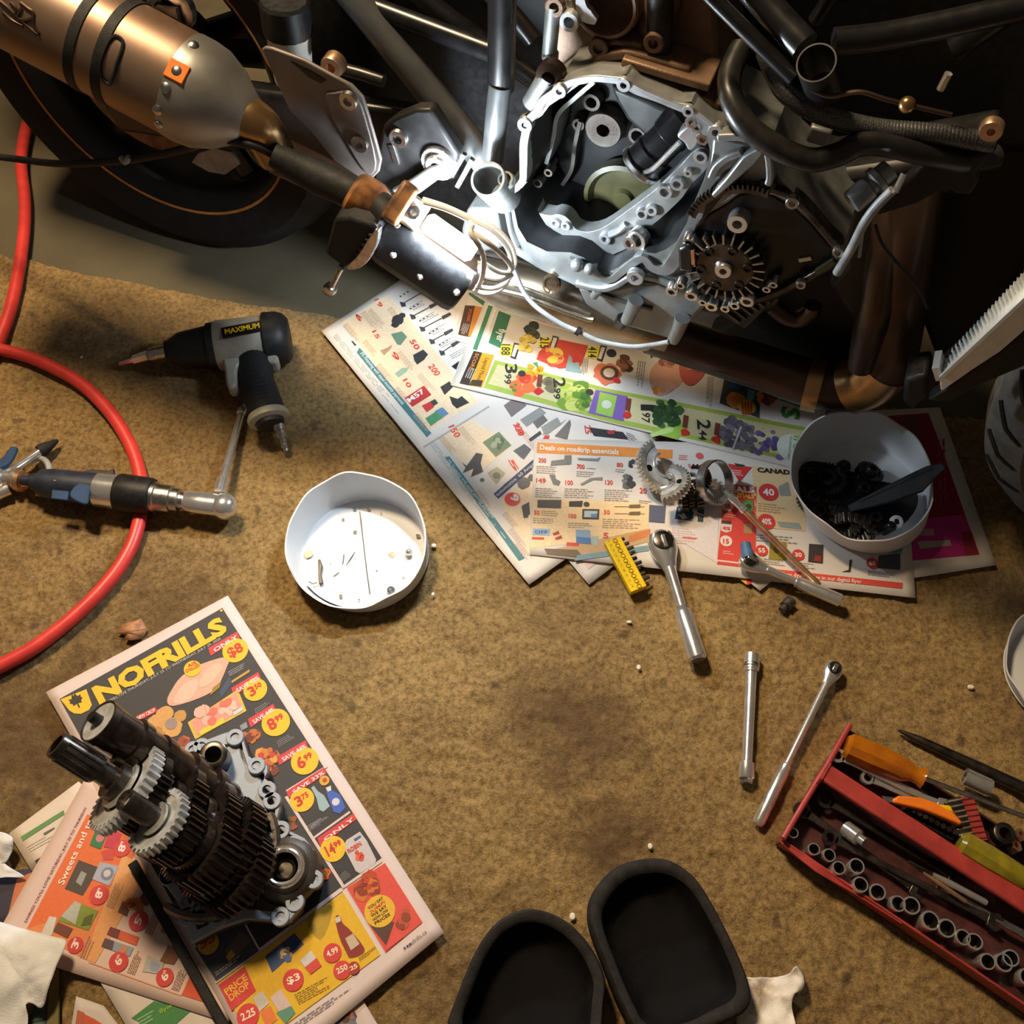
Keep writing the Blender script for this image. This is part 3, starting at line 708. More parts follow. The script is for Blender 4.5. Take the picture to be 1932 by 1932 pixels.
G.text(k5, 'SCORE', (1228, 1225), (1178, 1345), 26, (206, 130, 50), 4, .02); G.lines(k5, (1180, 1330), (1132, 1440), (60, 14), 4, (190, 184, 176), 3); G.text(k5, 'Legend Meats', (1300, 1260), (1235, 1420), 30, (80, 50, 24), 4); G.quad(k5, [(1200, 1420), (1280, 1425), (1265, 1472), (1180, 1460)], (60, 48, 36), 3)
G.done()

# --- roadtrip deals flyer
D = Flyer('flyer', 'wide flyer with orange deals header and red sale column under the tools', [(1008, 829), (1706, 846), (1727, 1129), (999, 1047)], .0137)
D.quad(m2, [(130, 215), (1115, 273), (1112, 338), (124, 292)], (226, 140, 60))
D.text(m2, 'Deals on roadtrip essentials', (148, 270), (722, 306), 42, (240, 232, 220), 3, .02)
D.quad(m2, [(102, 622), (945, 660), (930, 900), (86, 985)], (234, 204, 160))
for t, x, y, w_, h in (('200', 137, 360, 56, 36), ('700', 415, 406, 58, 36), ('80', 705, 396, 45, 36), ('149', 120, 505, 70, 36), ('100', 332, 522, 56, 36), ('120', 622, 522, 56, 36), ('50', 104, 740, 40, 34), ('100', 357, 766, 56, 34), ('50', 612, 740, 44, 34), ('20', 873, 588, 50, 44), ('5', 606, 915, 40, 44)):
    D.text(m2, t, (x, y), (x+w_, y+4), h, (214, 78, 56), 4, .02)
for (x, y, n, w_) in ((125, 385, 4, 160), (415, 425, 3, 150), (115, 545, 5, 190), (330, 550, 5, 250), (620, 560, 6, 220), (100, 765, 3, 210), (355, 800, 3, 190), (605, 775, 5, 300), (700, 410, 2, 90), (160, 710, 3, 130), (490, 400, 1, 90), (870, 640, 2, 90)): D.lines(m2, (x, y), (x+w_, y+10), (-3, 15*n), n, (150, 132, 118))
for x, y in ((95, 300), (640, 320)): pass
D.poly(m2, [(330, 310), (380, 310), (378, 375), (225, 385), (232, 350), (325, 340)], (120, 116, 110), 2); D.poly(m2, [(420, 330), (560, 335), (590, 325), (575, 355), (430, 345)], (130, 130, 130), 2)
D.poly(m2, [(440, 520), (520, 475), (605, 470), (605, 495), (540, 490), (455, 530)], (128, 128, 126), 2); D.poly(m2, [(215, 450), (260, 450), (265, 480), (300, 500), (285, 530), (245, 520)], (110, 110, 108), 2)
D.blob(m2, (820, 370), 40, [(50, 48, 50), (70, 66, 66)], 2, 6); D.blob(m2, (790, 500), 60, [(58, 58, 60), (96, 96, 96), (130, 128, 126)], 2, 16)
D.poly(m2, [(132, 632), (306, 634), (302, 696), (130, 690)], (84, 80, 74), 2); D.poly(m2, [(362, 645), (462, 642), (455, 686), (360, 684)], (60, 58, 56), 2); D.circ(m2, (488, 668), 22, (70, 66, 62), 2)
D.poly(m2, [(458, 702), (582, 704), (578, 780), (456, 776)], (66, 66, 62), 2); D.poly(m2, [(472, 716), (568, 718), (564, 766), (470, 762)], (176, 196, 206), 3); D.poly(m2, [(520, 740), (566, 738), (564, 764), (520, 762)], (86, 136, 176), 4)
for y in (684, 736): D.poly(m2, [(690, y), (910, y+4), (910, y+8), (690, y+5)], (120, 90, 40), 2); D.poly(m2, [(800, y-10), (880, y-12), (875, y+14), (795, y+14)], (110, 92, 60), 3)
D.poly(m2, [(98, 842), (226, 846), (220, 895), (94, 890)], (150, 176, 206), 2); D.text(m2, 'OFF', (110, 880), (205, 884), 26, (60, 100, 160), 4, .02); D.poly(m2, [(240, 880), (285, 860), (292, 884), (248, 895)], (176, 64, 46), 2); D.poly(m2, [(258, 912), (304, 893), (312, 915), (266, 928)], (176, 64, 46), 2)
D.poly(m2, [(408, 852), (515, 858), (520, 960), (412, 950)], (140, 166, 190), 2); D.poly(m2, [(415, 905), (518, 915), (520, 960), (412, 950)], (84, 120, 176), 3); D.poly(m2, [(525, 900), (576, 905), (570, 970), (522, 962)], (170, 184, 176), 2)
D.quad(m2, [(92, 905), (180, 908), (178, 925), (90, 922)], (208, 76, 56), 2); D.quad(m2, [(345, 945), (438, 950), (432, 975), (340, 970)], (208, 76, 56), 2)
D.quad(m2, [(945, 675), (1065, 685), (1055, 810), (940, 800)], (84, 88, 112), 1); D.quad(m2, [(1145, 690), (1350, 655), (1335, 805), (1128, 780)], (48, 76, 92), 1); D.text(m2, 'ALPINE', (1150, 735), (1345, 705), 34, (200, 214, 220), 3, .02)
D.quad(m2, [(200, 1005), (930, 850), (950, 940), (480, 1065)], (196, 160, 116), 1); D.quad(m2, [(180, 990), (420, 1000), (470, 1060), (200, 1030)], (112, 92, 70), 2); D.quad(m2, [(420, 1040), (940, 970), (940, 1010), (400, 1080)], (120, 150, 160), 2); D.quad(m2, [(800, 900), (950, 850), (950, 900), (790, 950)], (206, 124, 70), 2)
D.quad(m2, [(1115, 560), (1450, 640), (1440, 1100), (1100, 900)], (218, 210, 212), 1); D.lines(m2, (1110, 840), (1300, 860), (-4, 120), 7, (200, 176, 180), 2); D.quad(m2, [(1185, 910), (1300, 920), (1270, 930), (1190, 925)], RED, 2)
D.lines(m2, (1160, 310), (1250, 318), (-2, 40), 3, (208, 90, 86)); D.circ(m2, (1310, 318), 28, (214, 90, 84), 2); D.text(m2, 'SAVE', (1225, 400), (1320, 412), 26, (208, 70, 70), 3, .02)
# red column
D.quad(m2, [(1495, 520), (1725, 545), (1715, 1140), (1435, 1108)], (210, 66, 60), 1); D.quad(m2, [(1440, 1075), (1718, 1108), (1716, 1118), (1438, 1086)], (226, 206, 202), 2)
D.poly(m2, [(1515, 375), (1690, 400), (1600, 510)], (206, 52, 48), 2); D.poly(m2, [(1560, 370), (1640, 385), (1630, 398), (1580, 395)], (44, 70, 46), 3); D.lines(m2, (1545, 420), (1640, 432), (5, 45), 3, (232, 200, 196), 4)
D.text(m2, 'DEALS', (1470, 585), (1712, 588), 46, (240, 234, 228), 5, .05); D.text(m2, 'ESSENTIALS', (1480, 620), (1706, 632), 36, (236, 206, 70), 5, .03)
D.poly(m2, [(1620, 640), (1700, 650), (1695, 735), (1640, 735)], (84, 150, 70), 3); D.circ(m2, (1665, 690), 22, (60, 70, 44), 4)
for (x, y, t) in ((1512, 685, '20'), (1502, 940, '15')): D.circ(m2, (x, y), 44, (232, 214, 210), 3); D.text(m2, t, (x-22, y+18), (x+22, y+20), 36, (206, 60, 56), 5, .03)
D.poly(m2, [(1465, 810), (1545, 820), (1540, 870), (1500, 880), (1465, 865)], (226, 206, 200), 3); D.poly(m2, [(1470, 790), (1538, 796), (1540, 822), (1465, 815)], (70, 56, 54), 3); D.text(m2, '40%', (1475, 858), (1532, 864), 26, (206, 60, 56), 5, .03); D.poly(m2, [(1630, 815), (1695, 820), (1688, 890), (1630, 885)], (172, 130, 90), 3)
D.lines(m2, (1470, 740), (1600, 755), (-3, 30), 2, (226, 176, 170), 3); D.lines(m2, (1480, 1010), (1570, 1020), (-3, 30), 2, (226, 176, 170), 3)
# right half
D.quad(m3, [(225, 600), (560, 640), (560, 1010), (250, 985)], (222, 192, 146), 1); D.text(m3, 'CANADIAN', (258, 640), (560, 664), 32, (30, 28, 28), 4, .04)
D.poly(m3, [(390, 730), (450, 700), (470, 790), (400, 790)], (140, 140, 132), 3)
for (x, y, r, t) in ((328, 768, 62, '40'), (315, 952, 54, '40%'), (285, 1132, 38, '55'), (515, 1158, 38, '30'), (980, 1208, 38, '60')):
    D.circ(m3, (x, y), r, (206, 58, 52), 4); D.text(m3, t, (x-r*.55, y+r*.32), (x+r*.6, y+r*.36), r*.75, (240, 230, 226), 6, .03)
D.lines(m3, (262, 835), (450, 855), (-2, 60), 4, (170, 130, 96), 2); D.lines(m3, (250, 1030), (520, 1050), (-2, 50), 3, (140, 140, 136), 2); D.lines(m3, (300, 1180), (430, 1195), (-2, 40), 3, (160, 150, 140), 2); D.lines(m3, (480, 1200), (640, 1215), (-2, 40), 3, (160, 150, 140), 2); D.lines(m3, (950, 1250), (1130, 1270), (-2, 36), 3, (160, 150, 140), 2)
D.poly(m3, [(338, 1075), (442, 1080), (438, 1192), (328, 1182)], (150, 132, 40), 3); D.blob(m3, (385, 1130), 40, [(90, 84, 30), (176, 156, 60)], 4, 7); D.poly(m3, [(582, 1088), (672, 1094), (668, 1210), (576, 1200)], (60, 52, 54), 3); D.poly(m3, [(620, 1160), (660, 1165), (655, 1200), (612, 1195)], (150, 50, 46), 4)
D.poly(m3, [(1020, 1160), (1155, 1145), (1155, 1248), (1012, 1236)], (70, 76, 90), 3); D.poly(m3, [(1090, 1110), (1170, 1090), (1165, 1140), (1110, 1150)], (120, 160, 166), 3); D.poly(m3, [(838, 1185), (850, 1185), (842, 1262), (785, 1262), (830, 1250)], (40, 40, 46), 3)
D.poly(m3, [(380, 950), (520, 960), (540, 1000), (400, 985)], (150, 160, 158), 3)
D.quad(m3, [(375, 1247), (1170, 1330), (1166, 1366), (370, 1282)], (212, 74, 62), 2); D.text(m3, 'more deals online in our digital flyer', (400, 1288), (912, 1335), 26, (238, 222, 216), 5, .01)
D.done()

# --- lower left pile
fl = Flyer('flyer', 'cream flyer with a slanted green line, under the orange sweets flyer', [m7(70, 545), m7(575, 165), m7(900, 480), m7(245, 832)], .0105, (216, 200, 186))
fl.quad(m7, [(155, 572), (468, 375), (476, 405), (172, 602)], (96, 140, 84)); fl.quad(m7, [(320, 545), (400, 500), (405, 510), (330, 560)], (100, 92, 80)); fl.quad(m7, [(262, 745), (310, 715), (300, 760), (270, 765)], BLK); fl.lines(m7, (200, 640), (380, 540), (30, 50), 3, (200, 186, 170)); fl.done()
fl = Flyer('flyer', 'cream flyer with a green block below the orange sweets flyer', [m7(728, 1618), m7(1250, 1500), m7(1700, 2100), m7(960, 2010)], .0105, (206, 196, 190))
fl.quad(m7, [(960, 1890), (1125, 1765), (1395, 1835), (1200, 2010)], (62, 128, 70)); fl.text(m7, 'flyer', (1170, 1860), (1270, 1800), 30, (140, 180, 60), 3, .02); fl.lines(m7, (1000, 1900), (1120, 1830), (40, 60), 3, (150, 190, 150), 2); fl.done()
fl = Flyer('flyer', 'flyer page with a red and white strip in the lower left heap', [m7(560, 1730), m7(760, 1800), m7(950, 2050), m7(500, 2080)], .0100, (200, 190, 186))
fl.quad(m7, [(600, 1850), (700, 1900), (900, 2030), (560, 2040)], (196, 84, 50)); fl.quad(m7, [(570, 1830), (620, 1850), (590, 2040), (540, 2040)], (176, 90, 60), 1); fl.done()
fl = Flyer('flyer', 'dark flyer page with olive edge beside the white paper towel', [m7(400, 1400), m7(445, 1420), m7(440, 2080), m7(150, 2080)], .0108, (64, 62, 60))
fl.quad(m7, [(375, 1520), (438, 1540), (430, 2070), (340, 2070)], (108, 100, 44)); fl.quad(m7, [(250, 1800), (340, 1790), (330, 1900), (230, 1920)], (46, 70, 60), 1); fl.quad(m7, [(240, 1930), (330, 1920), (330, 2060), (220, 2060)], (60, 100, 84), 1); fl.done()
fl = Flyer('flyer', 'navy and orange flyer page under the white papers by the sweets flyer', [m7(-120, 840), m7(240, 800), m7(160, 1230), m7(-120, 1260)], .0100, (54, 48, 64))
fl.quad(m7, [(130, 880), (235, 830), (150, 1200), (60, 1180)], (196, 110, 70)); fl.done()
S = Flyer('flyer', 'orange flyer of sweets with red price dots, tucked under the yellow-titled flyer', [(165, 1463), (600, 1600), (430, 1930), (-16, 1786)], .0125, (214, 188, 180))
S.quad(m7, [(640, 405), (1050, 560), (820, 1050), (205, 1240)], (222, 106, 56)); S.quad(m7, [(205, 1240), (820, 1050), (650, 1475), (290, 1290)], (220, 132, 80)); S.quad(m7, [(900, 700), (1100, 800), (700, 1490), (620, 1460)], (224, 160, 104), 1)
S.text(m7, 'Sweets and treats', (470, 925), (740, 330), 46, (240, 222, 206), 4, .015); S.text(m7, "SAVINGS YOU'LL LOVE! SATURDAY, JULY 25 TO THURSDAY", (203, 1200), (640, 355), 20, (150, 50, 66), 3, .01)
for (x, y, r, t) in ((730, 995, 70, '8'), (895, 655, 62, '8'), (1015, 1185, 70, '5'), (870, 1480, 70, '6'), (1205, 1592, 64, '6'), (558, 1360, 58, '3')):
    S.circ(m7, (x, y), r, (204, 60, 62), 4); S.text(m7, t, (x+14, y+30), (x+30, y-22), 48, (244, 226, 220), 6, .03); S.text(m7, '99', (x+2, y-18), (x+14, y-48), 20, (244, 226, 220), 6, .02)
S.poly(m7, [(480, 950), (580, 740), (730, 795), (612, 1000)], (74, 62, 58), 2); S.poly(m7, [(560, 900), (600, 820), (640, 840), (600, 930)], (150, 150, 146), 3); S.poly(m7, [(680, 880), (735, 755), (872, 785), (805, 930)], (166, 168, 186), 3); S.circ(m7, (790, 840), 46, (120, 124, 150), 4); S.circ(m7, (788, 838), 26, (196, 190, 196), 5)
S.poly(m7, [(430, 1180), (555, 1040), (725, 1110), (652, 1255)], (124, 140, 52), 3); S.poly(m7, [(455, 1150), (555, 1040), (600, 1060), (560, 1210)], (176, 176, 166), 4); S.poly(m7, [(625, 1160), (690, 1130), (670, 1210), (600, 1220)], (84, 92, 40), 5)
S.poly(m7, [(400, 1260), (430, 1190), (540, 1240), (500, 1310)], (112, 62, 44), 4); S.poly(m7, [(305, 1290), (370, 1150), (425, 1160), (390, 1290)], (206, 200, 192), 4)
S.poly(m7, [(660, 630), (712, 490), (805, 500), (740, 662)], (44, 116, 76), 3); S.circ(m7, (735, 580), 30, (196, 120, 130), 4); S.poly(m7, [(760, 645), (812, 500), (890, 550), (860, 660)], (190, 50, 74), 3); S.poly(m7, [(740, 680), (850, 640), (830, 740), (760, 740)], (196, 70, 60), 2)
S.poly(m7, [(785, 1282), (812, 1225), (1020, 1300), (998, 1362)], (214, 92, 62), 3); S.poly(m7, [(785, 1282), (812, 1225), (885, 1250), (865, 1312)], (120, 50, 56), 4); S.poly(m7, [(745, 1370), (772, 1308), (980, 1378), (950, 1442)], (140, 150, 166), 3); S.poly(m7, [(745, 1370), (772, 1308), (840, 1330), (825, 1395)], (90, 66, 80), 4); S.circ(m7, (905, 1390), 26, (206, 124, 90), 5)
S.poly(m7, [(865, 1120), (900, 1040), (960, 1060), (930, 1150)], (112, 54, 46), 3); S.blob(m7, (990, 1060), 70, [(190, 100, 44), (214, 140, 60), (120, 62, 40)], 3, 11); S.poly(m7, [(1010, 1040), (1060, 960), (1100, 1000), (1080, 1080)], (120, 56, 44), 4)
S.poly(m7, [(1165, 1480), (1230, 1360), (1330, 1400), (1270, 1500)], (124, 78, 50), 3); S.poly(m7, [(1040, 1550), (1080, 1430), (1200, 1490), (1170, 1570)], (180, 176, 170), 3); S.poly(m7, [(1090, 1530), (1110, 1470), (1170, 1500), (1150, 1560)], (150, 160, 190), 4); S.poly(m7, [(1175, 1260), (1200, 1190), (1260, 1260), (1240, 1290)], (140, 130, 60), 3)
S.poly(m7, [(1328, 1722), (1420, 1500), (1540, 1790)], (212, 84, 52), 2); S.quad(m7, [(655, 1480), (1320, 1722), (1322, 1730), (652, 1488)], (214, 140, 100), 2); S.quad(m7, [(1320, 1722), (1440, 1480), (1448, 1484), (1328, 1726)], (214, 140, 100), 2)
for (x, y, n) in ((780, 1080, 6), (590, 1450, 3), (1060, 1270, 4), (930, 1560, 5), (1250, 1680, 6)): S.lines(m7, (x, y), (x+80, y-190), (60, 20), n, (150, 110, 90), 2)
S.done()
fl = Flyer('flyer', 'grey flyer page peeking out past the lower corner of the yellow-titled flyer', [m8(860, 1830), m8(1100, 1758), m8(1260, 2020), m8(820, 2020)], .0110, (204, 186, 182))
fl.quad(m8, [(880, 1900), (1000, 1820), (1090, 1990), (860, 2000)], (126, 120, 126)); fl.blob(m8, (1010, 1900), 60, [(150, 90, 60), (90, 60, 50), (110, 110, 120)], 2, 8); fl.done()

# --- the flyer with the yellow title
def lift_n(q): return 0.0
N = Flyer('flyer', 'dark flyer with a big yellow title, the gearbox standing on it', [(88, 1307), (430, 1124), (838, 1760), (500, 2040)], .0160, (216, 198, 196))
PK = (214, 196, 194)
N.quad(kf, [(114, 1320), (420, 1148), (720, 1619), (408, 1852)], DK)
N.text(m6, 'NOFRILLS', (350, 738), (1132, 292), 112, YEL, 5, .055)
N.text(m6, 'EFFECTIVE THURSDAY, JULY 23 TO WEDNESDAY, JULY 29, 2020', (405, 735), (1088, 348), 17, (196, 192, 196), 4)
N.poly(m6, [(116, 712), (272, 650), (306, 745), (290, 775), (240, 800), (200, 798), (170, 780)], YEL, 3)
leaf = [(0, 52), (6, 52), (5, 20), (36, 26), (30, 14), (52, -6), (42, -10), (46, -32), (24, -26), (10, -58), (0, -40)]
lf = [(x, y) for x, y in leaf]+[(-x, y) for x, y in leaf[::-1][1:]]
ca, sa = math.cos(-.45), math.sin(-.45)
N.poly(m6, [(212+.85*(x*ca-y*sa), 722+.85*(x*sa+y*ca)) for x, y in lf], (40, 38, 34), 4)
N.circ(m6, (1090, 172), 8, YEL, 4)
def pr(cr, bar, t, c, r, price, sup=''):
    N.quad(cr, bar, (206, 54, 66), 3); 
    a, b = bar[3], bar[2]; N.text(cr, t, (a[0]+(b[0]-a[0])*.12+4, a[1]+(b[1]-a[1])*.12-8), (a[0]+(b[0]-a[0])*.95, a[1]+(b[1]-a[1])*.95-8), 26, (240, 226, 226), 6, .02)
    N.circ(cr, c, r, YEL, 4, n=28)
    d = Vec((.86, -.51)); n = Vec((.51, .86)); n1c = .55 if sup else 1.0
    a = (c[0]-d.x*r*.62+n.x*r*.32, c[1]-d.y*r*.62+n.y*r*.32); L = r*(1.25 if not sup else (.62 if len(price) == 1 else .75))
    b = (a[0]+d.x*L, a[1]+d.y*L); N.text(cr, price, a, b, r*.8, (200, 44, 44), 6, .03)
    if sup:
        a2 = (b[0]+d.x*4-n.x*r*.3, b[1]+d.y*4-n.y*r*.3); N.text(cr, sup, a2, (a2[0]+d.x*r*.62, a2[1]+d.y*r*.62), r*.42, (200, 44, 44), 6, .03)
pr(m6, [(1010, 400), (1185, 300), (1203, 342), (1026, 447)], 'ONLY', (1175, 415), 78, '$8')
pr(m6, [(1150, 642), (1315, 545), (1332, 590), (1166, 690)], 'SAVE 42%', (1296, 652), 72, '3', '50')
pr(m6, [(1250, 830), (1405, 737), (1422, 782), (1266, 880)], 'SAVE 44%', (1420, 850), 86, '8', '99')
pr(m6, [(1425, 1060), (1600, 958), (1617, 1005), (1441, 1110)], 'SAVE 44%', (1596, 1085), 84, '6', '99')
pr(m8, [(545, 240), (820, 65), (838, 112), (562, 288)], 'SAVE 33%', (660, 302), 88, '3', '75')
pr(m8, [(770, 582), (1035, 400), (1056, 446), (792, 640)], 'ONLY', (885, 660), 92, '14', '99')
N.poly(m6, [(760, 720), (790, 650), (850, 570), (960, 500), (1130, 452), (1125, 510), (1060, 640), (950, 705), (800, 750)], (214, 166, 146), 3, 3); N.poly(m6, [(800, 720), (860, 620), (950, 590), (920, 690), (850, 735)], (226, 184, 166), 4, 3); N.poly(m6, [(960, 590), (1040, 500), (1100, 510), (1040, 600), (970, 640)], (226, 182, 160), 4, 3)
N.poly(m6, [(1040, 640), (1090, 600), (1080, 640), (1020, 690)], (150, 120, 40), 5); N.poly(m6, [(1080, 660), (1140, 570), (1150, 620), (1090, 700)], (50, 70, 100), 2); N.poly(m6, [(1150, 600), (1260, 530), (1262, 545), (1155, 612)], (190, 150, 60), 3); N.lines(m6, (1130, 545), (1240, 485), (12, 30), 3, (150, 150, 156), 2)
N.circ(m6, (915, 525), 52, YEL, 6); N.text(m6, 'AIR', (890, 520), (945, 495), 22, (196, 60, 40), 8, .02); N.text(m6, 'CHILLED', (878, 552), (962, 510), 20, (196, 60, 40), 8, .02)
for (x, y, r) in ((690, 855, 55), (745, 800, 52), (790, 880, 62), (735, 900, 48), (840, 810, 38)): N.circ(m6, (x, y), r, random.choice([(196, 142, 76), (210, 156, 90), (182, 130, 66)]), 3, .12, 16)
N.circ(m6, (785, 858), 36, (150, 130, 130), 5); N.quad(m6, [(570, 815), (690, 755), (702, 785), (582, 845)], (200, 50, 62), 4); N.text(m6, 'NEW CROP', (585, 836), (692, 782), 22, (236, 220, 220), 6, .02)
N.poly(m6, [(885, 850), (1190, 650), (1242, 780), (930, 952)], (210, 180, 70), 3); N.poly(m6, [(905, 845), (1180, 670), (1222, 775), (940, 930)], (220, 150, 136), 4); N.blob(m6, (1010, 810), 80, [(226, 110, 96), (232, 176, 160)], 5, 8); N.blob(m6, (1130, 760), 60, [(226, 110, 96), (232, 186, 170)], 5, 7); N.poly(m6, [(950, 905), (1100, 820), (1110, 850), (965, 930)], (214, 196, 60), 6); N.poly(m6, [(1160, 790), (1215, 755), (1220, 775), (1170, 810)], (200, 206, 214), 6)
for (x, y) in ((860, 970), (1290, 910), (1380, 1060), (1400, 1120), (1250, 930)): N.blob(m6, (x, y), 60, [(150, 70, 40), (190, 100, 50), (110, 44, 36)], 3, 8)
N.blob(m6, (1360, 1070), 70, [(206, 120, 50), (190, 60, 40), (226, 150, 70)], 4, 10); N.poly(m6, [(1200, 870), (1240, 845), (1250, 880), (1212, 900)], (140, 136, 146), 4)
for (x, y) in ((1290, 770), (1425, 965), (1610, 1480)): N.lines(m6, (x, y), (x+110, y-65), (12, 40), 4, (130, 128, 134), 2)
for q in ([(540, 232), (548, 246), (848, 62), (838, 50)], [(742, 572), (750, 584), (1012, 398), (1004, 384)], [(955, 928), (965, 945), (1246, 752), (1236, 736)], [(532, 282), (552, 272), (975, 935), (955, 948)], [(30, 1640), (22, 1622), (940, 940), (958, 962)]): N.quad(m8, q, PK, 2)
N.poly(m8, [(725, 215), (745, 200), (775, 240), (820, 270), (862, 350), (815, 390), (785, 375), (765, 290)], (150, 176, 186), 3); N.poly(m8, [(832, 225), (850, 205), (880, 235), (935, 265), (975, 360), (935, 405), (890, 390), (850, 290)], (52, 92, 190), 3); N.circ(m8, (905, 318), 28, (206, 206, 220), 4); N.circ(m8, (822, 162), 37, (206, 160, 50), 4); N.circ(m8, (825, 160), 16, (176, 60, 40), 5); N.poly(m8, [(832, 215), (870, 200), (872, 235), (848, 245)], (210, 210, 214), 5)
N.lines(m8, (720, 490), (860, 395), (8, 30), 3, (150, 146, 150), 2); N.lines(m8, (935, 850), (1000, 800), (15, 60), 5, (130, 126, 130), 2)
N.poly(m8, [(958, 640), (985, 595), (1080, 535), (1130, 600), (1200, 740), (1190, 770), (1080, 838), (1050, 820)], (198, 190, 196), 3); N.blob(m8, (1085, 700), 46, [(214, 76, 56), (226, 100, 70)], 4, 6); N.text(m8, 'ROBIN', (1000, 692), (1095, 630), 30, (206, 70, 60), 6, .03); N.poly(m8, [(1035, 590), (1085, 560), (1090, 575), (1045, 605)], (70, 90, 150), 5)
N.blob(m8, (600, 460), 60, [(150, 70, 40), (176, 60, 40), (110, 90, 40)], 3, 8); N.blob(m8, (830, 840), 50, [(206, 100, 40), (150, 150, 50), (226, 80, 40)], 3, 8)
N.quad(m8, [(985, 942), (1262, 762), (1535, 1192), (1268, 1412)], (216, 76, 66), 2); N.blob(m8, (1120, 930), 110, [(176, 70, 36), (206, 110, 50), (140, 50, 30), (190, 60, 40)], 3, 18); N.blob(m8, (1400, 1180), 80, [(140, 60, 40), (186, 80, 56)], 3, 9)
N.poly(m8, [(1160, 1220), (1330, 1190), (1270, 1360)], (84, 54, 46), 4); N.poly(m8, [(1270, 1400), (1330, 1250), (1400, 1300)], (222, 80, 74), 5)
N.circ(m8, (1225, 1112), 112, (226, 178, 50), 6, n=30)
for j, t in enumerate(('YOU SAY', 'JUMP!', 'WE SAY', 'HOW LOW', 'PRICES')): N.text(m8, t, (1145+12*j, 1105+27*j), (1255+12*j, 1020+30*j), 20, (56, 44, 30) if j != 1 else (206, 80, 40), 8, .02)
N.quad(m8, [(40, 1640), (958, 975), (1230, 1428), (330, 2090)], (222, 176, 32), 2)
N.poly(m8, [(690, 1170), (860, 1060), (870, 1160), (790, 1320)], (176, 142, 36), 3, 3)
N.quad(m8, [(48, 1648), (240, 1512), (322, 1690), (145, 1840)], (208, 58, 64), 4); N.text(m8, 'PRICE', (110, 1725), (265, 1605), 46, (236, 176, 70), 6, .03); N.text(m8, 'DROP', (140, 1768), (282, 1660), 46, (236, 176, 70), 6, .03)
N.poly(m8, [(388, 1440), (600, 1272), (672, 1350), (440, 1558)], (46, 74, 130), 4); N.blob(m8, (540, 1430), 60, [(190, 140, 90), (220, 190, 150), (70, 100, 150)], 5, 8); N.poly(m8, [(640, 1470), (722, 1398), (802, 1510), (722, 1572)], (206, 200, 200), 5); N.poly(m8, [(680, 1520), (765, 1450), (802, 1510), (722, 1572)], (206, 70, 60), 6)
N.poly(m8, [(900, 1160), (935, 1145), (955, 1200), (1010, 1250), (1112, 1380), (1085, 1430), (1010, 1452), (985, 1420), (930, 1300)], (136, 42, 38), 4, 3); N.poly(m8, [(972, 1310), (1030, 1275), (1078, 1350), (1015, 1398)], (196, 176, 150), 6); N.poly(m8, [(898, 1162), (936, 1145), (942, 1185), (908, 1200)], (206, 196, 180), 6)
for (x, y, r, t) in ((595, 1612, 76, '$3'), (880, 1415, 66, '4.99'), (950, 1540, 64, '250'), (1035, 1525, 44, '25'), (265, 1872, 82, '2.25')):
    N.circ(m8, (x, y), r, (208, 56, 60) if r != 44 else (170, 44, 40), 7, n=26); N.text(m8, t, (x-r*.5, y+r*.5), (x+r*.72, y-r*.12), r*.62, (240, 220, 190), 9, .03)
N.poly(m8, [(300, 1740), (370, 1690), (420, 1780), (350, 1840)], (200, 196, 196), 5); N.poly(m8, [(350, 1840), (430, 1800), (480, 1900), (400, 1960)], (224, 120, 60), 5); N.poly(m8, [(425, 1740), (500, 1680), (580, 1800), (500, 1860)], (206, 180, 176), 5); N.poly(m8, [(470, 1850), (580, 1800), (610, 1850), (540, 1930)], (90, 140, 120), 6)
N.lines(m8, (600, 1720), (840, 1590), (40, 80), 6, (140, 110, 30), 4); N.lines(m8, (1070, 1450), (1190, 1370), (10, 30), 3, (130, 104, 40), 4); N.lines(m8, (600, 1930), (1010, 1650), (30, 40), 3, (150, 136, 136), 2); N.text(m8, 'nofrills.ca', (1440, 1370), (1568, 1268), 26, (90, 80, 84), 4)
for j in range(3): N.circ(m8, (1405+20*j, 1380-14*j), 8, (70, 60, 64), 4)
N.quad(m7, [(1425, 1380), (1780, 1180), (1890, 1400), (1580, 1620)], (58, 60, 74), 3); N.circ(m7, (1520, 1345), 78, (206, 160, 40), 5); N.text(m7, '35', (1470, 1390), (1580, 1320), 70, (190, 60, 40), 7, .03); N.poly(m7, [(1640, 1400), (1760, 1250), (1830, 1330), (1680, 1480)], (96, 84, 76), 4); N.poly(m7, [(1650, 1440), (1690, 1390), (1720, 1430), (1670, 1480)], (196, 160, 50), 5)
N.quad(m7, [(1790, 1190), (1900, 1390), (1890, 1400), (1776, 1196)], PK, 6); N.lines(m7, (1570, 1560), (1790, 1400), (10, 30), 2, (180, 176, 180), 5)
N.done()

# ------------------------------------------------------------------ motorcycle
MOTO = thing('motorcycle', 'black motorcycle with its engine side opened, standing over the flyers', 'motorcycle', BO)
def bb(cr, pts, v): return [B(*cr(*q), v) for q in pts]
def rb(px, py, v, r): return r*(B(px, py, v)-CAMP).length/FPX
def path(cr, pts, v, k=6):
    if isinstance(v, (int, float)): v = [v]*len(pts)
    return crpath([B(*cr(*q), vv) for q, vv in zip(pts, v)], k)
mat('frame_grey', (0.085, 0.088, 0.09), 0.34, 0.4, var=0.12, scale=40)

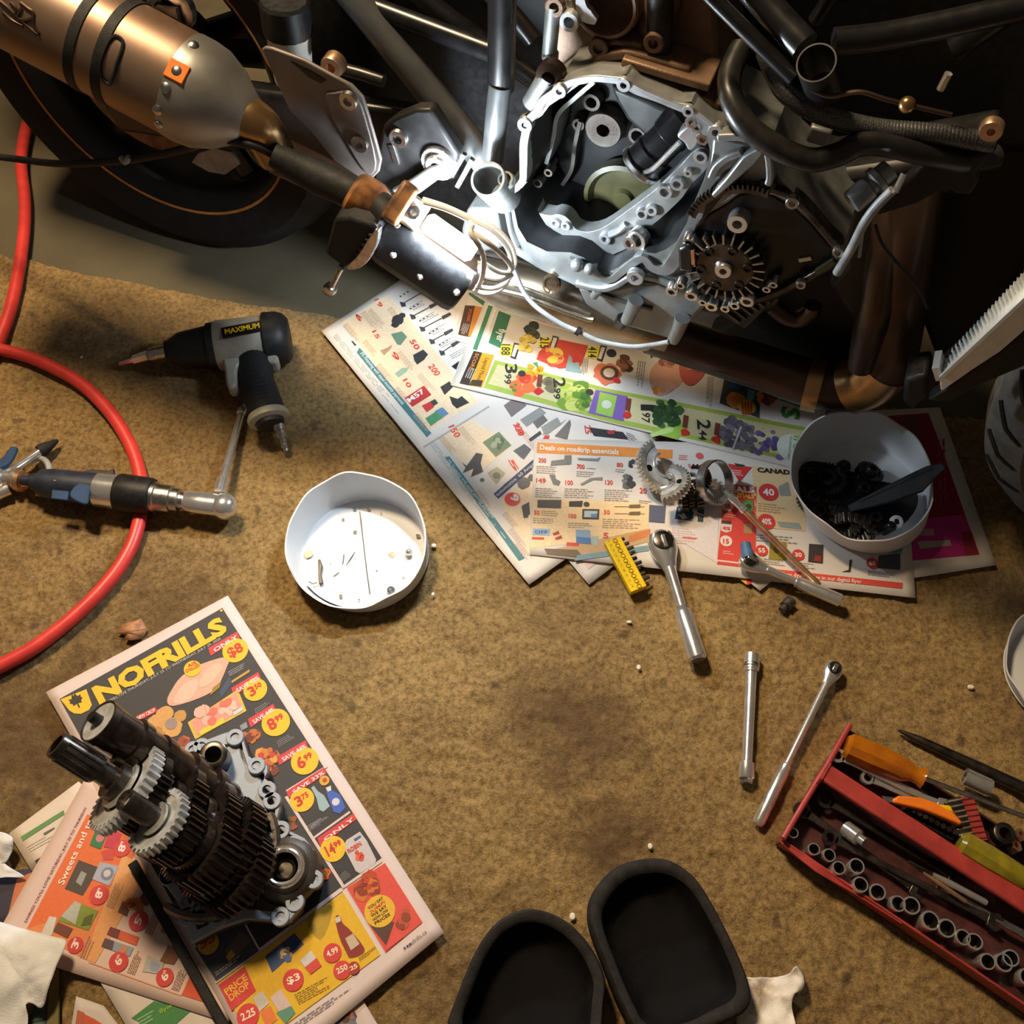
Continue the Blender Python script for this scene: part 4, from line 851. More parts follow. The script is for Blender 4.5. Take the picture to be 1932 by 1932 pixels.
# --- rear wheel
WU, WR = -0.052, 0.312
wc = bike(WU, 0.0, WR)
mb = MB(); mb.lathe(wc, BV, [(-.070, .222), (-.082, .25), (-.084, .275), (-.070, .296), (-.035, .309), (0, .313), (.035, .309), (.070, .296), (.084, .275), (.082, .25), (.070, .222)], 72)
part('rear_tire', mb, 'tire_rubber', MOTO)
mb = MB(); mb.lathe(wc, BV, [(-.070, .222), (-.06, .205), (.03, .196), (.055, .205), (.072, .224), (.066, .226), (.05, .212), (-.06, .212)], 72)
rim = part('rear_rim', mb, 'black_paint', MOTO)
mb = MB(); mb.lathe(wc, BV, [(.0725, .226), (.0735, .229), (.0735, .232), (.0715, .234)], 72); part('rim_stripe', mb, 'rim_stripe', rim)
mb = MB(); mb.lathe(wc, BV, [(-.05, .05), (.05, .05), (.055, .045), (.055, .02), (-.05, .02)], 28); part('hub', mb, 'black_paint', rim)
x_, y_, _q = frame_of(BV)
for i in range(5):
    a = 2*PI*i/5+.3; d = x_*math.cos(a)+y_*math.sin(a)
    mb = MB(); mb.tube([wc+d*.04+BV*.01, wc+d*.12+BV*.012, wc+d*.21+BV*.02], [.028, .02, .024], 10, squash=.55, flat=d.cross(BV)); part('spoke', mb, 'black_paint', rim)
mb = MB(); mb.annulus([wc+BV*.07+x_*.12*math.cos(t)+y_*.12*math.sin(t) for t in np.linspace(0, 2*PI, 48, endpoint=False)], [wc+BV*.07+x_*.075*math.cos(t)+y_*.075*math.sin(t) for t in np.linspace(0, 2*PI, 48, endpoint=False)], BV*.004); part('brake_disc', mb, 'dark_steel', rim)
mb = MB(); mb.prism(bb(k1, [(1395, 1185), (1440, 1120), (1560, 1080), (1690, 1110), (1745, 1200), (1640, 1275), (1520, 1255)], .09), -BV*.006); part('hub_cover', mb, 'pale_disc', rim, bevel=.001)
# swingarm
mb = MB()
for v in (.115,): mb.prism([bike(-.10, v, .28), bike(.05, v, .36), bike(.42, v, .42), bike(.45, v, .33), bike(.10, v, .27), bike(-.08, v, .24)], -BV*.03)
part('swingarm', mb, 'black_paint', MOTO, bevel=.008)
mb = MB(); mb.prism([bike(-.10, -.115, .28), bike(.05, -.115, .36), bike(.42, -.115, .42), bike(.45, -.115, .33), bike(.10, -.115, .27), bike(-.08, -.115, .24)], BV*.03); part('swingarm', mb, 'black_paint', MOTO, bevel=.008)

# --- muffler and exhaust
MV = .235
ma, mbp = B(-230, -147, MV), B(352, 165, MV); md = (mbp-ma).normalized(); ML = (mbp-ma).length
MR = rb(300, 130, MV, 87)
mb = MB(); mb.lathe(ma, md, [(0, MR*.7), (.0, MR*.98), (.01, MR), (ML-.012, MR), (ML, MR*.985), (ML, MR*.5)], 56)
mu = part('muffler', mb, 'titanium', MOTO)
mb = MB(); mb.lathe(mbp, md, [(-.004, MR*1.012), (.012, MR*1.015), (.03, MR*.98), (.055, MR*.80), (.074, MR*.56), (.084, MR*.47), (.086, MR*.42)], 48); part('end_cone', mb, 'muffler_grey', mu)
for t in (B(186, 66, MV), B(236, 96, MV)):
    tt = (t-ma).dot(md); mb = MB(); mb.lathe(ma, md, [(tt-.006, MR*1.003), (tt-.006, MR*1.022), (tt+.006, MR*1.022), (tt+.006, MR*1.003)], 56); part('strap', mb, 'black_rubber', mu)
def on_muffler(px, py, k=1.012):
    d = ray(px, py).normalized(); o = CAMP-ma
    dd = d-md*d.dot(md); oo = o-md*o.dot(md)
    a = dd.dot(dd); b = 2*dd.dot(oo); c = oo.dot(oo)-(MR*k)**2; q = b*b-4*a*c
    t = (-b-math.sqrt(max(q, 0)))/(2*a); return CAMP+d*t
slot = [(845, 262), (895, 300), (885, 370), (850, 470), (825, 560), (795, 615), (745, 570), (730, 480), (755, 380), (800, 290)]
mb = MB(); mb.tube(crpath([on_muffler(*k1(*q)) for q in slot], 4, True), .0022, 6, closed=True); part('strap_slot', mb, 'black_rubber', mu)
for st in ([(0, 10), (60, 60), (130, 130), (200, 190), (270, 250)], [(150, 20), (200, 60), (240, 90), (240, 130), (170, 150), (130, 120), (160, 60)], [(240, 130), (250, 190), (285, 250), (225, 210)], [(80, 20), (120, 70), (110, 110)], [(20, 90), (90, 150), (170, 190)]):
    mb = MB(); mb.tube(crpath([on_muffler(*k1(*q), 1.001) for q in st], 4), .0022, 6); part('engraved_stroke', mb, 'exhaust_brown', mu)
for q in ((1410, 330), (1210, 640), (1150, 800), (1290, 520), (1160, 905)):
    p = on_muffler(*k1(*q), 1.0); n = (p-ma); n = (n-md*n.dot(md)).normalized(); mb = MB(); mb.lathe(p, n, [(0, .006), (.002, .006), (.004, .003), (.0042, 0)], 14); part('rivet', mb, 'steel', mu)
mb = MB(); p = on_muffler(*k1(1260, 500), 1.0); q = on_muffler(*k1(1320, 540), 1.0); n = (p-ma); n = (n-md*n.dot(md)).normalized(); mb.box((p+q)/2, md*.012, md.cross(n)*.011, n*.002); part('badge', mb, 'orange_plastic', mu, bevel=.001)
mb = MB(); mb.lathe(B(*k1(1270, 30), .17), BV, [(0, .03), (.01, .03), (.012, .025), (.012, .012), (.004, .012), (.004, 0)], 24); part('hanger_bolt', mb, 'steel', mu)
mb = MB(); mb.strip(bb(k1, [(1060, 60), (1180, 230), (1250, 200), (1200, 60)], .19), .03, BV, .006); part('hanger_bracket', mb, 'dark_steel', mu)

pe = mbp+md*.07
ex = [mbp+md*.05, mbp+md*.095, B(520, 291, .215), B(620, 338, .20), B(735, 398, .185), B(830, 470, .165), B(900, 520, .15)]
mb = MB(); mb.tube(crpath(ex[:3], 8), [rb(430, 240, .22, 38), rb(500, 280, .22, 34)], 28); part('exhaust_pipe', mb, 'exhaust_gold', MOTO)
mb = MB(); mb.tube(crpath(ex[2:], 8), rb(600, 330, .2, 33), 28); part('exhaust_pipe', mb, 'exhaust_brown', MOTO)
ex2 = [B(890, 512, .15), B(960, 540, .14), B(1050, 566, .13), B(1160, 600, .115), B(1260, 632, .10)]
mb = MB(); mb.tube(crpath(ex2, 8), [rb(950, 540, .14, q) for q in (36, 50, 54, 50, 44)], 32, squash=.8, flat=BW); cat_ = part('exhaust_pipe', mb, 'exhaust_silver', MOTO)
mb = MB(); mb.tube(path(k6, [(-20, 545), (120, 580), (280, 640), (420, 690), (470, 700)], .19), .0035, 8); part('weld_seam', mb, 'exhaust_silver', cat_)
mb = MB(); mb.tube(path(k6, [(60, 520), (170, 560), (330, 625), (450, 675)], .188), .003, 8); part('weld_seam', mb, 'exhaust_silver', cat_)
mb = MB(); mb.lathe(B(*k6(255, 500), .165), BV, [(0, .012), (.006, .012), (.008, .009), (.005, .008), (.005, 0)], 20, squash=1.6); part('sensor_plug', mb, 'exhaust_silver', cat_)
ex3 = [B(1230, 626, .10), B(1330, 660, .08), B(1440, 694, .06), B(1530, 722, .05), B(1610, 726, .045), B(1668, 690, .05), B(1690, 610, .06), B(1705, 520, .07), B(1722, 420, .06), B(1735, 330, .04)]
mb = MB(); mb.tube(crpath(ex3, 8), [rb(1500, 700, .06, q) for q in (40, 40, 42, 46, 48, 46, 42, 40, 38)], 32); hd = part('header_pipe', mb, 'exhaust_brown', MOTO)
mb = MB(); mb.tube(crpath([B(1602, 730, .05), B(1640, 716, .05), B(1672, 685, .05)], 6), rb(1600, 720, .05, 50), 28); part('pipe_bend', mb, 'exhaust_gold', hd)
mb = MB(); mb.tube(crpath([B(1522, 722, .05), B(1536, 725, .05), B(1550, 728, .05)], 4), rb(1530, 720, .05, 50), 28); part('pipe_clamp', mb, 'exhaust_gold', hd)
mb = MB(); mb.tube(crpath([B(1625, 690, .075), B(1640, 630, .085), B(1655, 570, .09), B(1668, 480, .08), B(1680, 390, .05)], 8), [rb(1640, 640, .08, q) for q in (24, 30, 28, 26)], 24); part('front_header', mb, 'exhaust_brown', hd)

# --- heel guard, reservoir, foot peg
hg = [(165, 360), (190, 344), (240, 352), (480, 440), (700, 560), (820, 622), (905, 710), (950, 850), (1040, 1170), (1022, 1255), (965, 1312), (880, 1295), (700, 1180), (620, 1080), (540, 980), (370, 810), (260, 560)]
mb = MB(); mb.prism(bb(k2, hg, .21), -BV*.005); gd = part('heel_guard', mb, 'guard_grey', MOTO, bevel=.0018)
mb = MB(); mb.prism(bb(k2, [(380, 452), (450, 490), (540, 530), (635, 590), (600, 608), (520, 570), (440, 500)], .2115), -BV*.002); part('vent_slot', mb, 'oil_black', gd)
mb = MB(); mb.prism(crpath(bb(k2, [(640, 690), (700, 668), (800, 660), (880, 720), (930, 850), (1010, 1180), (960, 1270), (880, 1180), (780, 1010), (690, 860)], .2105), 3, True), BV*.003); part('raised_pad', mb, 'guard_grey', gd, bevel=.0025)
for q in ((805, 732), (888, 1045)): mb = MB(); mb.boss(B(*k2(*q), .2135), BV, .011, .0055, .004); part('bolt', mb, 'steel', gd)
c = B(*k2(385, 420), .13)
mb = MB(); mb.lathe(c, BW, [(-.03, .0), (-.03, .024), (.035, .027), (.038, .027), (.038, 0)], 26); rs = part('fluid_reservoir', mb, 'reservoir', MOTO)
mb = MB(); mb.lathe(c, BW, [(.034, .030), (.07, .030), (.074, .027), (.074, 0)], 14); part('reservoir_cap', mb, 'black_plastic', rs)
mb = MB(); mb.tube(path(k2, [(705, 455), (760, 500), (880, 535), (1060, 590)], .12), .008, 12); part('brake_line', mb, 'hose_black', MOTO)
mb = MB(); mb.boss(B(*k2(708, 455), .13), BV, .014, .006, .014); part('banjo_bolt', mb, 'copper', MOTO)
mb = MB(); mb.prism(bb(k2, [(1050, 930), (1140, 860), (1290, 800), (1400, 800), (1600, 1120), (1600, 1170), (1530, 1250), (1250, 1420), (1080, 1420), (980, 1310)], .185), -BV*.02); br = part('footpeg_bracket', mb, 'engine_dark', MOTO, bevel=.004)
mb = MB(); mb.boss(B(*k2(1172, 1000), .185), BV, .0115, .006, .006); part('bracket_bolt', mb, 'steel', br)
mb = MB(); mb.boss(B(*k2(1460, 1188), .187), BV, .022, .017, .004); mb.boss(B(*k2(1460, 1188), .187), BV, .014, .0065, .010); part('bracket_bolt', mb, 'chrome', br)
mb = MB(); mb.strip(bb(k2, [(1160, 1440), (1290, 1360), (1420, 1270), (1480, 1240)], .20), [.024, .02, .018, .014], BV, .006); part('brake_lever', mb, 'cast_alu', MOTO, bevel=.002)
mb = MB(); mb.strip(bb(k2, [(1550, 1290), (1640, 1130)], .17), .006, BV, .006); mb.strip(bb(k2, [(1590, 1370), (1700, 1170)], .17), .006, BV, .006); part('linkage_rod', mb, 'steel', MOTO)
mb = MB(); mb.strip(bb(k2, [(1105, 1060), (1130, 1130), (1150, 1200)], .187), .007, BV, .004); part('spring_clip', mb, 'steel', MOTO)
# foot peg with its feeler
pg_ = thing
mb = MB(); mb.prism(bb(k5, [(190, 250), (300, 235), (480, 300), (500, 340), (350, 580), (270, 605), (140, 510), (130, 480)], .30), -BV*.03+BW*.004); fp = part('foot_peg', mb, 'black_rubber', MOTO, bevel=.006)
mb = MB(); mb.strip(crpath(bb(k5, [(505, 330), (470, 420), (410, 525), (350, 580), (290, 605)], .306), 5), [.004, .012, .014, .012, .005], BV, .012); part('peg_plate', mb, 'steel', fp, bevel=.001)
for i in range(5): mb = MB(); q = (370+i*24, 380+(4-i)*34-30); mb.box(B(*k5(q[0], q[1]+60), .302), BU*.002, BV*.003, BW*.012); part('tread_rib', mb, 'black_rubber', fp)
mb = MB(); mb.cyl(B(*k5(245, 595), .30), B(*k5(180, 730), .27), .0042, .0036, 12); mb.lathe(B(*k5(165, 755), .265), BV, [(-.009, 0), (-.006, .008), (0, .0095), (.006, .008), (.009, 0)], 16); part('peg_feeler', mb, 'steel', fp)
mb = MB(); mb.tube([B(*k5(300, 280), .285), B(*k5(520, 190), .21)], .016, 16); part('peg_mount', mb, 'engine_dark', fp)

# --- frame
def ftube(cr, pts, v, r, m='black_paint', nm='frame_tube', k=1, n=20):
    q = bb(cr, pts, v) if isinstance(v, float) else [B(*cr(*a), b) for a, b in zip(pts, v)]
    mb = MB(); mb.tube(crpath(q, 6) if len(q) > 2 else q, rb(*cr(*pts[0]), .12, r), n); return part(nm, mb, m, MOTO)
ftube(k2, [(620, -300), (980, 150), (1660, 1000), (1820, 1200)], [.08, .10, .13, .14], 27, 'frame_grey')
MATS['frame_grey'].node_tree.nodes['Principled BSDF'].inputs['Metallic'].default_value = .3
ftube(k2, [(700, -60), (1000, 60), (1880, 390)], [.08, .09, .11], 17)
ftube(kf, [(948, -80), (947, 60), (945, 166)], .135, 25)
ftube(kf, [(944, 160), (937, 220), (930, 300)], [.14, .145, .15], 20, 'frame_grey')  # black tube; the LED highlight along it is put into this grey
ftube(kf, [(880, -60), (960, 20), (1005, 75)], .03, 18)
ftube(kf, [(750, -40), (880, 60), (1010, 150)], .0, 20)
te = B(920, 338, .20); tdir = (BV*.62+BW*.78-BU*.12).normalized(); R1 = rb(920, 337, .2, 32)
mb = MB(); mb.lathe(te-tdir*.07, tdir, [(0, R1), (.07, R1), (.07, R1*.86), (.0, R1*.86)], 40); ot = part('pivot_tube', mb, 'cast_alu', MOTO)
mb = MB(); mb.boss(te-tdir*.03+BW*.014+BU*.014, tdir, .010, .007, .006); part('inner_sleeve', mb, 'cast_alu', ot)
mb = MB(); mb.prism(bb(kf, [(880, 395), (935, 398), (950, 470), (900, 480), (868, 440)], .15), -BV*.06); part('pivot_casting', mb, 'cast_alu', MOTO, bevel=.006)
ftube(k4, [(-130, -130), (20, 25), (490, 490)], [.15, .15, .17], 13)
ftube(k4, [(120, -200), (290, 0), (560, 290)], [.12, .13, .16], 25)
te = B(1540, 118, .19); tdir = (BV*.6+BW*.75-BU*.25).normalized(); R1 = rb(1540, 118, .19, 33)
mb = MB(); mb.lathe(te-tdir*.06, tdir, [(0, R1), (.06, R1), (.06, R1*.92), (.0, R1*.92)], 40); part('mount_tube', mb, 'black_paint', MOTO)
ftube(k4, [(740, 260), (1120, 215), (1850, 60), (2300, -60)], [.17, .15, .12, .10], 21)
ftube(k4, [(620, 130), (720, -20), (820, -160)], .10, 12)
ftube(k4, [(1500, 300), (1900, 20), (2100, -130)], .06, 22)

# --- hoses on the right
def hose(nm, cr, pts, v, r, m, k=8, n=18):
    mb = MB(); mb.tube(path(cr, pts, v, k), rb(*cr(*pts[0]), .15, r), n); return part(nm, mb, m, MOTO)
hose('coolant_hose', k4, [(160, 300), (95, 450), (95, 600), (190, 780), (370, 915), (580, 1000), (760, 970), (900, 905), (1060, 905), (1300, 960), (1560, 1010), (1760, 980)], [.10, .13, .16, .18, .185, .18, .17, .16, .15, .14, .12, .10], 21, 'hose_black')
hose('braided_hose', k4, [(310, 330), (370, 470), (450, 590), (600, 690), (800, 760), (1050, 810), (1400, 840), (1740, 900)], [.10, .12, .14, .15, .15, .14, .13, .12], 16, 'braid', 10)
hz = path(k4, [(310, 330), (370, 470), (450, 590), (600, 690), (800, 760), (1050, 810), (1400, 840), (1740, 900)], [.10, .12, .14, .15, .15, .14, .13, .12], 16)
mb = MB()
rr_ = rb(1450, 150, .14, 16.6)
for i in range(1, len(hz)-1): 
    t = hz[i+1]-hz[i-1]; mb.lathe(hz[i], t, [(-.0016, rr_*.98), (0, rr_*1.03), (.0016, rr_*.98)], 16)
o = part('hose_ribs', mb, 'braid', MOTO); o['kind'] = 'stuff'
hose('copper_line', k4, [(600, 560), (720, 602), (900, 575), (1060, 620), (1200, 655), (1480, 720)], .19, 4, 'exhaust_brown', 6, 10)
mb = MB(); mb.sphere(B(*k4(1200, 655), .19), .008); part('line_clip', mb, 'exhaust_gold', MOTO)
mb = MB(); mb.boss(B(*k4(1730, 800), .16), BV, .011, .004, .008); part('shroud_bolt', mb, 'copper', MOTO)
mb = MB(); a = B(*k4(850, 1270), .17); b = B(*k4(1010, 1130), .15); mb.lathe(a, b-a, [(0, 0), (0, .0125), (.002, .0135), (.022, .0135), (.024, .011), (.028, .011), (.03, .0155), (.036, .0155), (.038, .012), (.05, .012)], 24); part('thermo_switch', mb, 'cast_alu', MOTO)
hose('clutch_cable', k4, [(1110, 1190), (1010, 1290), (930, 1400), (850, 1560), (760, 1710)], [.2, .2, .2, .195, .19], 8, 'cable_grey', 8, 12)
mb = MB(); mb.cyl(B(*k4(1125, 1205), .2), B(*k4(1182, 1090), .19), .0035, n=10); part('cable_end', mb, 'chrome', MOTO)
mb = MB(); mb.cyl(B(*k4(1408, 560), .12), B(*k4(1460, 460), .12), .004, n=10); part('bracket_pin', mb, 'chrome', MOTO)
mb = MB(); mb.box(B(*k4(655, 835), .11), BU*.012, BV*.008, BW*.010); part('hose_tag', mb, 'cast_alu', MOTO, bevel=.003)
hose('wire_loop', k4, [(930, 1390), (910, 1540), (900, 1610)], .16, 3, 'cable_grey', 6, 8)
hose('wire_loop', k4, [(1000, 1400), (1040, 1520), (1140, 1650), (1260, 1790), (1330, 1930)], .15, 3, 'black_rubber', 6, 8)

# --- crankcase
EV = .17
outer = [(946, 374), (962, 358), (978, 340), (980, 300), (980, 272), (986, 236), (990, 216), (1006, 210), (1018, 188), (1045, 168), (1056, 152), (1082, 148), (1120, 143), (1160, 146), (1180, 140), (1200, 160), (1240, 176), (1280, 192), (1304, 192), (1330, 220), (1356, 232), (1400, 255), (1448, 284), (1470, 340), (1502, 368), (1534, 404), (1570, 446), (1592, 466), (1588, 500), (1520, 538), (1460, 566), (1412, 578), (1345, 572), (1300, 545), (1262, 536), (1205, 532), (1150, 545), (1084, 538), (1020, 508), (970, 478), (958, 430)]
inner = [(968, 400), (972, 368), (992, 348), (996, 305), (997, 275), (1003, 240), (1008, 230), (1020, 222), (1034, 203), (1060, 186), (1068, 180), (1090, 164), (1122, 158), (1158, 162), (1178, 172), (1196, 182), (1238, 197), (1274, 212), (1294, 220), (1310, 236), (1322, 256), (1334, 272), (1338, 290), (1330, 330), (1322, 360), (1312, 390), (1300, 425), (1290, 440), (1275, 460), (1255, 474), (1235, 482), (1215, 480), (1190, 490), (1165, 508), (1145, 518), (1122, 510), (1100, 490), (1075, 480), (1030, 478), (992, 460), (975, 432)]
def fit_loop(L, n):
    P_ = crpath(L, 4, True); s_ = [0]
    for i in range(len(P_)): s_.append(s_[-1]+(P_[(i+1) % len(P_)]-P_[i]).length)
    out = []
    for i in range(n):
        t = s_[-1]*i/n; j = max(k for k in range(len(P_)) if s_[k] <= t); f = (t-s_[j])/max(1e-9, s_[j+1]-s_[j]); out.append(P_[j].lerp(P_[(j+1) % len(P_)], f))
    return out
OL = bb(kf, outer, EV); IL = bb(kf, inner, EV)
mb = MB()
a = [mb.add(p) for p in OL]; b = [mb.add(p-BV*.12) for p in OL]; mb.bridge(a, b)      # outside wall
mb.cur = 0
case = part('crankcase', mb, 'cast_alu', MOTO)
# front face around the clutch opening
mb = MB(); a = [mb.add(p-BV*.004) for p in OL]; b = [mb.add(p-BV*.004) for p in IL]; mb.bridge(a, b); part('front_face', mb, 'cast_alu', case)
mb = MB(); a = [mb.add(p-BV*.004) for p in IL]; b = [mb.add(p.lerp(sum(IL, Vec())/len(IL), .10)-BV*.13) for p in IL]; mb.bridge(a, b); part('chamber_wall', mb, 'chamber_shade', case, sharp=60)
mb = MB(); cc = sum(IL, Vec())/len(IL); mb.prism([p.lerp(cc, .08)-BV*.13 for p in IL], -BV*.01); part('chamber_back', mb, 'chamber_shade', case)
# raised gasket flange with its bolt lugs
fpth = [(975, 470), (962, 440), (955, 402), (948, 382), (966, 361), (985, 343), (987, 311), (988, 272), (994, 240), (998, 226), (1012, 212), (1023, 192), (1045, 176), (1060, 166), (1082, 155), (1120, 149), (1160, 152), (1181, 154), (1199, 167), (1237, 184), (1275, 199), (1302, 205), (1326, 222), (1350, 242)]
mb = MB(); mb.strip(crpath(bb(kf, fpth, EV+.004), 4), [rb(1000, 250, EV, q) for q in (5, 6, 8, 13, 14, 16, 15, 14, 15, 14, 14, 12, 12, 11, 11, 10, 10, 10, 9)], BV, .02); part('gasket_flange', mb, 'machined_alu', case, bevel=.0008)
for (x, y, R) in ((947, 381, 12), (994, 230, 14), (1059, 166, 13), (1180, 154, 13), (1302, 204, 11), (1353, 243, 14)):
    mb = MB(); mb.boss(B(x, y, EV-.002), BV, rb(x, y, EV, R), rb(x, y, EV, R*.45), .008, .02); part('bolt_lug', mb, 'machined_alu', case)
fl2 = [(1072, 492), (1090, 500), (1112, 509), (1131, 525), (1153, 529), (1180, 508), (1211, 489), (1230, 506), (1256, 511), (1275, 488), (1284, 468), (1298, 440), (1312, 400), (1324, 368), (1345, 320), (1352, 290)]
mb = MB(); mb.strip(crpath(bb(kf, fl2, EV+.002), 4), [rb(1150, 500, EV, q) for q in (14, 12, 11, 12, 12, 14, 15, 18, 24, 22, 18, 16, 14, 12, 10)], BV, .03); part('lower_flange', mb, 'cast_alu', case, bevel=.003)
for (x, y, r) in ((1089, 500, 13), (1112, 508, 11)): mb = MB(); mb.sphere(B(x, y, EV+.006), rb(x, y, EV, r)); part('casting_knob', mb, 'cast_alu', case)
# inner web with its row of threaded holes
web = [(1014, 395), (1019, 403), (1040, 407), (1050, 404), (1066, 408), (1078, 420), (1086, 432), (1107, 438), (1133, 432), (1160, 415), (1190, 393), (1234, 360), (1262, 334), (1288, 308), (1306, 288), (1322, 278), (1340, 284), (1342, 300), (1330, 322), (1304, 348), (1288, 372), (1268, 392), (1244, 414), (1222, 432), (1206, 452), (1188, 466), (1162, 478), (1148, 482), (1132, 472), (1114, 464), (1092, 460), (1062, 444), (1030, 424)]
mb = MB(); mb.prism(crpath(bb(kf, web, .135), 2, True), -BV*.022); wb = part('inner_web', mb, 'cast_alu', case, bevel=.003)
for (x, y, R, r) in ((1324, 292, 13, 7), (1279, 343, 13, 7), (1256, 358, 14, 8.5), (1231, 393, 11, 5.5), (1213, 400, 11, 7), (1143, 447, 11, 6), (1049, 417, 10, 5), (1069, 422, 9, 4.5), (1300, 322, 8, 3)):
    mb = MB(); mb.boss(B(x, y, .134), BV, rb(x, y, .13, R), rb(x, y, .13, r), .006, .015); part('threaded_hole', mb, 'machined_alu', wb)
mb = MB(); mb.tube(path(kf, [(1150, 444), (1168, 436), (1182, 422)], .137, 4), .004, 8); part('oil_gallery', mb, 'cast_alu', wb)
mb = MB(); a = B(1187, 460, .16); b = B(1206, 436, .13); mb.lathe(a, b-a, [(.004, 0), (.004, .005), (0, .005), (0, .0085), (.014, .0085), (.014, .011), (.03, .011), (.04, .007)], 18); part('spray_nozzle', mb, 'steel', wb)
mb = MB(); mb.boss(B(1208, 447, .145), BV-BU*.3, .014, .008, .01); part('nozzle_ring', mb, 'steel', wb)
mb = MB(); mb.prism(bb(kf, [(1054, 462), (1080, 456), (1106, 460), (1128, 474), (1150, 486), (1175, 476), (1204, 462), (1240, 436), (1272, 424), (1262, 452), (1236, 468), (1205, 478), (1180, 494), (1144, 518), (1124, 512), (1104, 496), (1078, 486)], .105), -BV*.04); part('oil_pocket', mb, 'oil_black', case)
# back of the chamber: bearing, holes, nylon gear, shaft
mb = MB(); mb.boss(B(1145, 233, .045), BV, rb(1145, 233, .05, 34), rb(1145, 233, .05, 12), .016, .03, 36); part('bearing_seat', mb, 'dirty_alu', case)
for (x, y, R, r) in ((1121, 184, 17, 10), (1207, 247, 17, 11), (1096, 226, 12, 6), (1020, 336, 9, 5), (1040, 316, 8, 4)):
    mb = MB(); mb.boss(B(x, y, .045 if x > 1060 else .10), BV, rb(x, y, .05, R), rb(x, y, .05, r), .012, .03, 24); part('bearing_seat', mb, 'dirty_alu', case)
mb = MB(); mb.strip(crpath(bb(kf, [(1120, 155), (1085, 185), (1052, 218), (1044, 260), (1030, 310)], .10), 5), .005, BV, .05); part('casting_rib', mb, 'cast_alu', case)
mb = MB(); mb.strip(crpath(bb(kf, [(1094, 230), (1084, 275), (1078, 320), (1060, 350)], .06), 5), .005, BV, .03); part('casting_rib', mb, 'dirty_alu', case)
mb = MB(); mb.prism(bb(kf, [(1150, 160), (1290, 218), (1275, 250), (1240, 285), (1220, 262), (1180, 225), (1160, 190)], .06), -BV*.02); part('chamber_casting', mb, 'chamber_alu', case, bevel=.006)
mb = MB(); mb.lathe(B(1182, 362, .05), BV, [(0, .05), (.02, .052), (.022, .046), (.014, .04), (.014, .015), (.02, .012), (.02, 0)], 36); ng = part('nylon_gear', mb, 'yellow_nylon', case)
mb = MB(); a = B(1208, 312, .12); b = B(1296, 222, .10); d = (b-a).normalized(); L = (b-a).length; mb.lathe(a, d, [(0, 0), (0, .021), (.003, .024), (L*.3, .024), (L*.32, .022), (L*.62, .022), (L*.64, .024), (L, .024), (L, 0)], 32); bal = part('balancer_shaft', mb, 'oil_black', case)
mb = MB(); mb.lathe(a, d, [(-.004, .018), (-.006, .022), (-.002, .027), (.003, .027), (.004, .0245)], 32); part('shaft_collar', mb, 'steel', bal)
mb = MB(); mb.tube(path(kf, [(1214, 324), (1232, 318), (1266, 284), (1282, 268)], .14, 5), .003, 8); part('shaft_clip', mb, 'chrome', bal)
mb = MB(); mb.prism(crpath(bb(kf, [(1276, 256), (1300, 236), (1320, 240), (1326, 250), (1314, 276), (1300, 286), (1290, 270)], .145), 3, True), -BV*.02); part('pivot_arm', mb, 'machined_alu', case, bevel=.003)
for (x, y) in ((1308, 226), (1318, 234), (1328, 258)): mb = MB(); mb.bolt(B(x, y, .16), BV, .008, .006); part('small_bolt', mb, 'steel', case)
# casting between chamber and oil pump with crank gear
mb = MB(); mb.prism(bb(kf, [(1345, 262), (1400, 268), (1446, 290), (1452, 338), (1440, 372), (1420, 362), (1396, 362), (1372, 380), (1340, 400), (1322, 420), (1310, 440), (1316, 400), (1330, 350), (1340, 310)], .172), -BV*.01); part('crank_housing', mb, 'cast_alu', case, bevel=.006)
mb = MB(); mb.strip(crpath(bb(kf, [(1352, 262), (1400, 262), (1442, 280), (1452, 330), (1448, 352)], .186), 4), .008, BV, .02); part('crank_housing_rim', mb, 'cast_alu', case, bevel=.002)
mb = MB(); mb.strip(crpath(bb(kf, [(1345, 372), (1378, 340), (1412, 305), (1440, 282)], .186), 4), [.006, .010, .016, .006], BV, .02); part('crank_housing_rib', mb, 'cast_alu', case, bevel=.002)
mb = MB(); mb.strip(crpath(bb(kf, [(1400, 290), (1372, 300), (1350, 318), (1340, 340)], .180), 4), .008, BV, .02); part('crank_housing_rib', mb, 'cast_alu', case, bevel=.002)
gc = B(1408, 448, .178); mb = MB(); mb.gear(gc, BV, rb(1400, 440, .14, 100), rb(1400, 440, .14, 109), 20, .010, rb(1400, 440, .14, 93), math.radians(82), math.radians(172)); part('crank_gear', mb, 'dark_steel', case)
mb = MB(); mb.prism(crpath(bb(kf, [(1330, 395), (1338, 360), (1362, 330), (1392, 312), (1412, 322), (1380, 350), (1350, 385), (1320, 425)], .1725), 3, True), BV*.002); part('oil_slot', mb, 'oil_black', case)

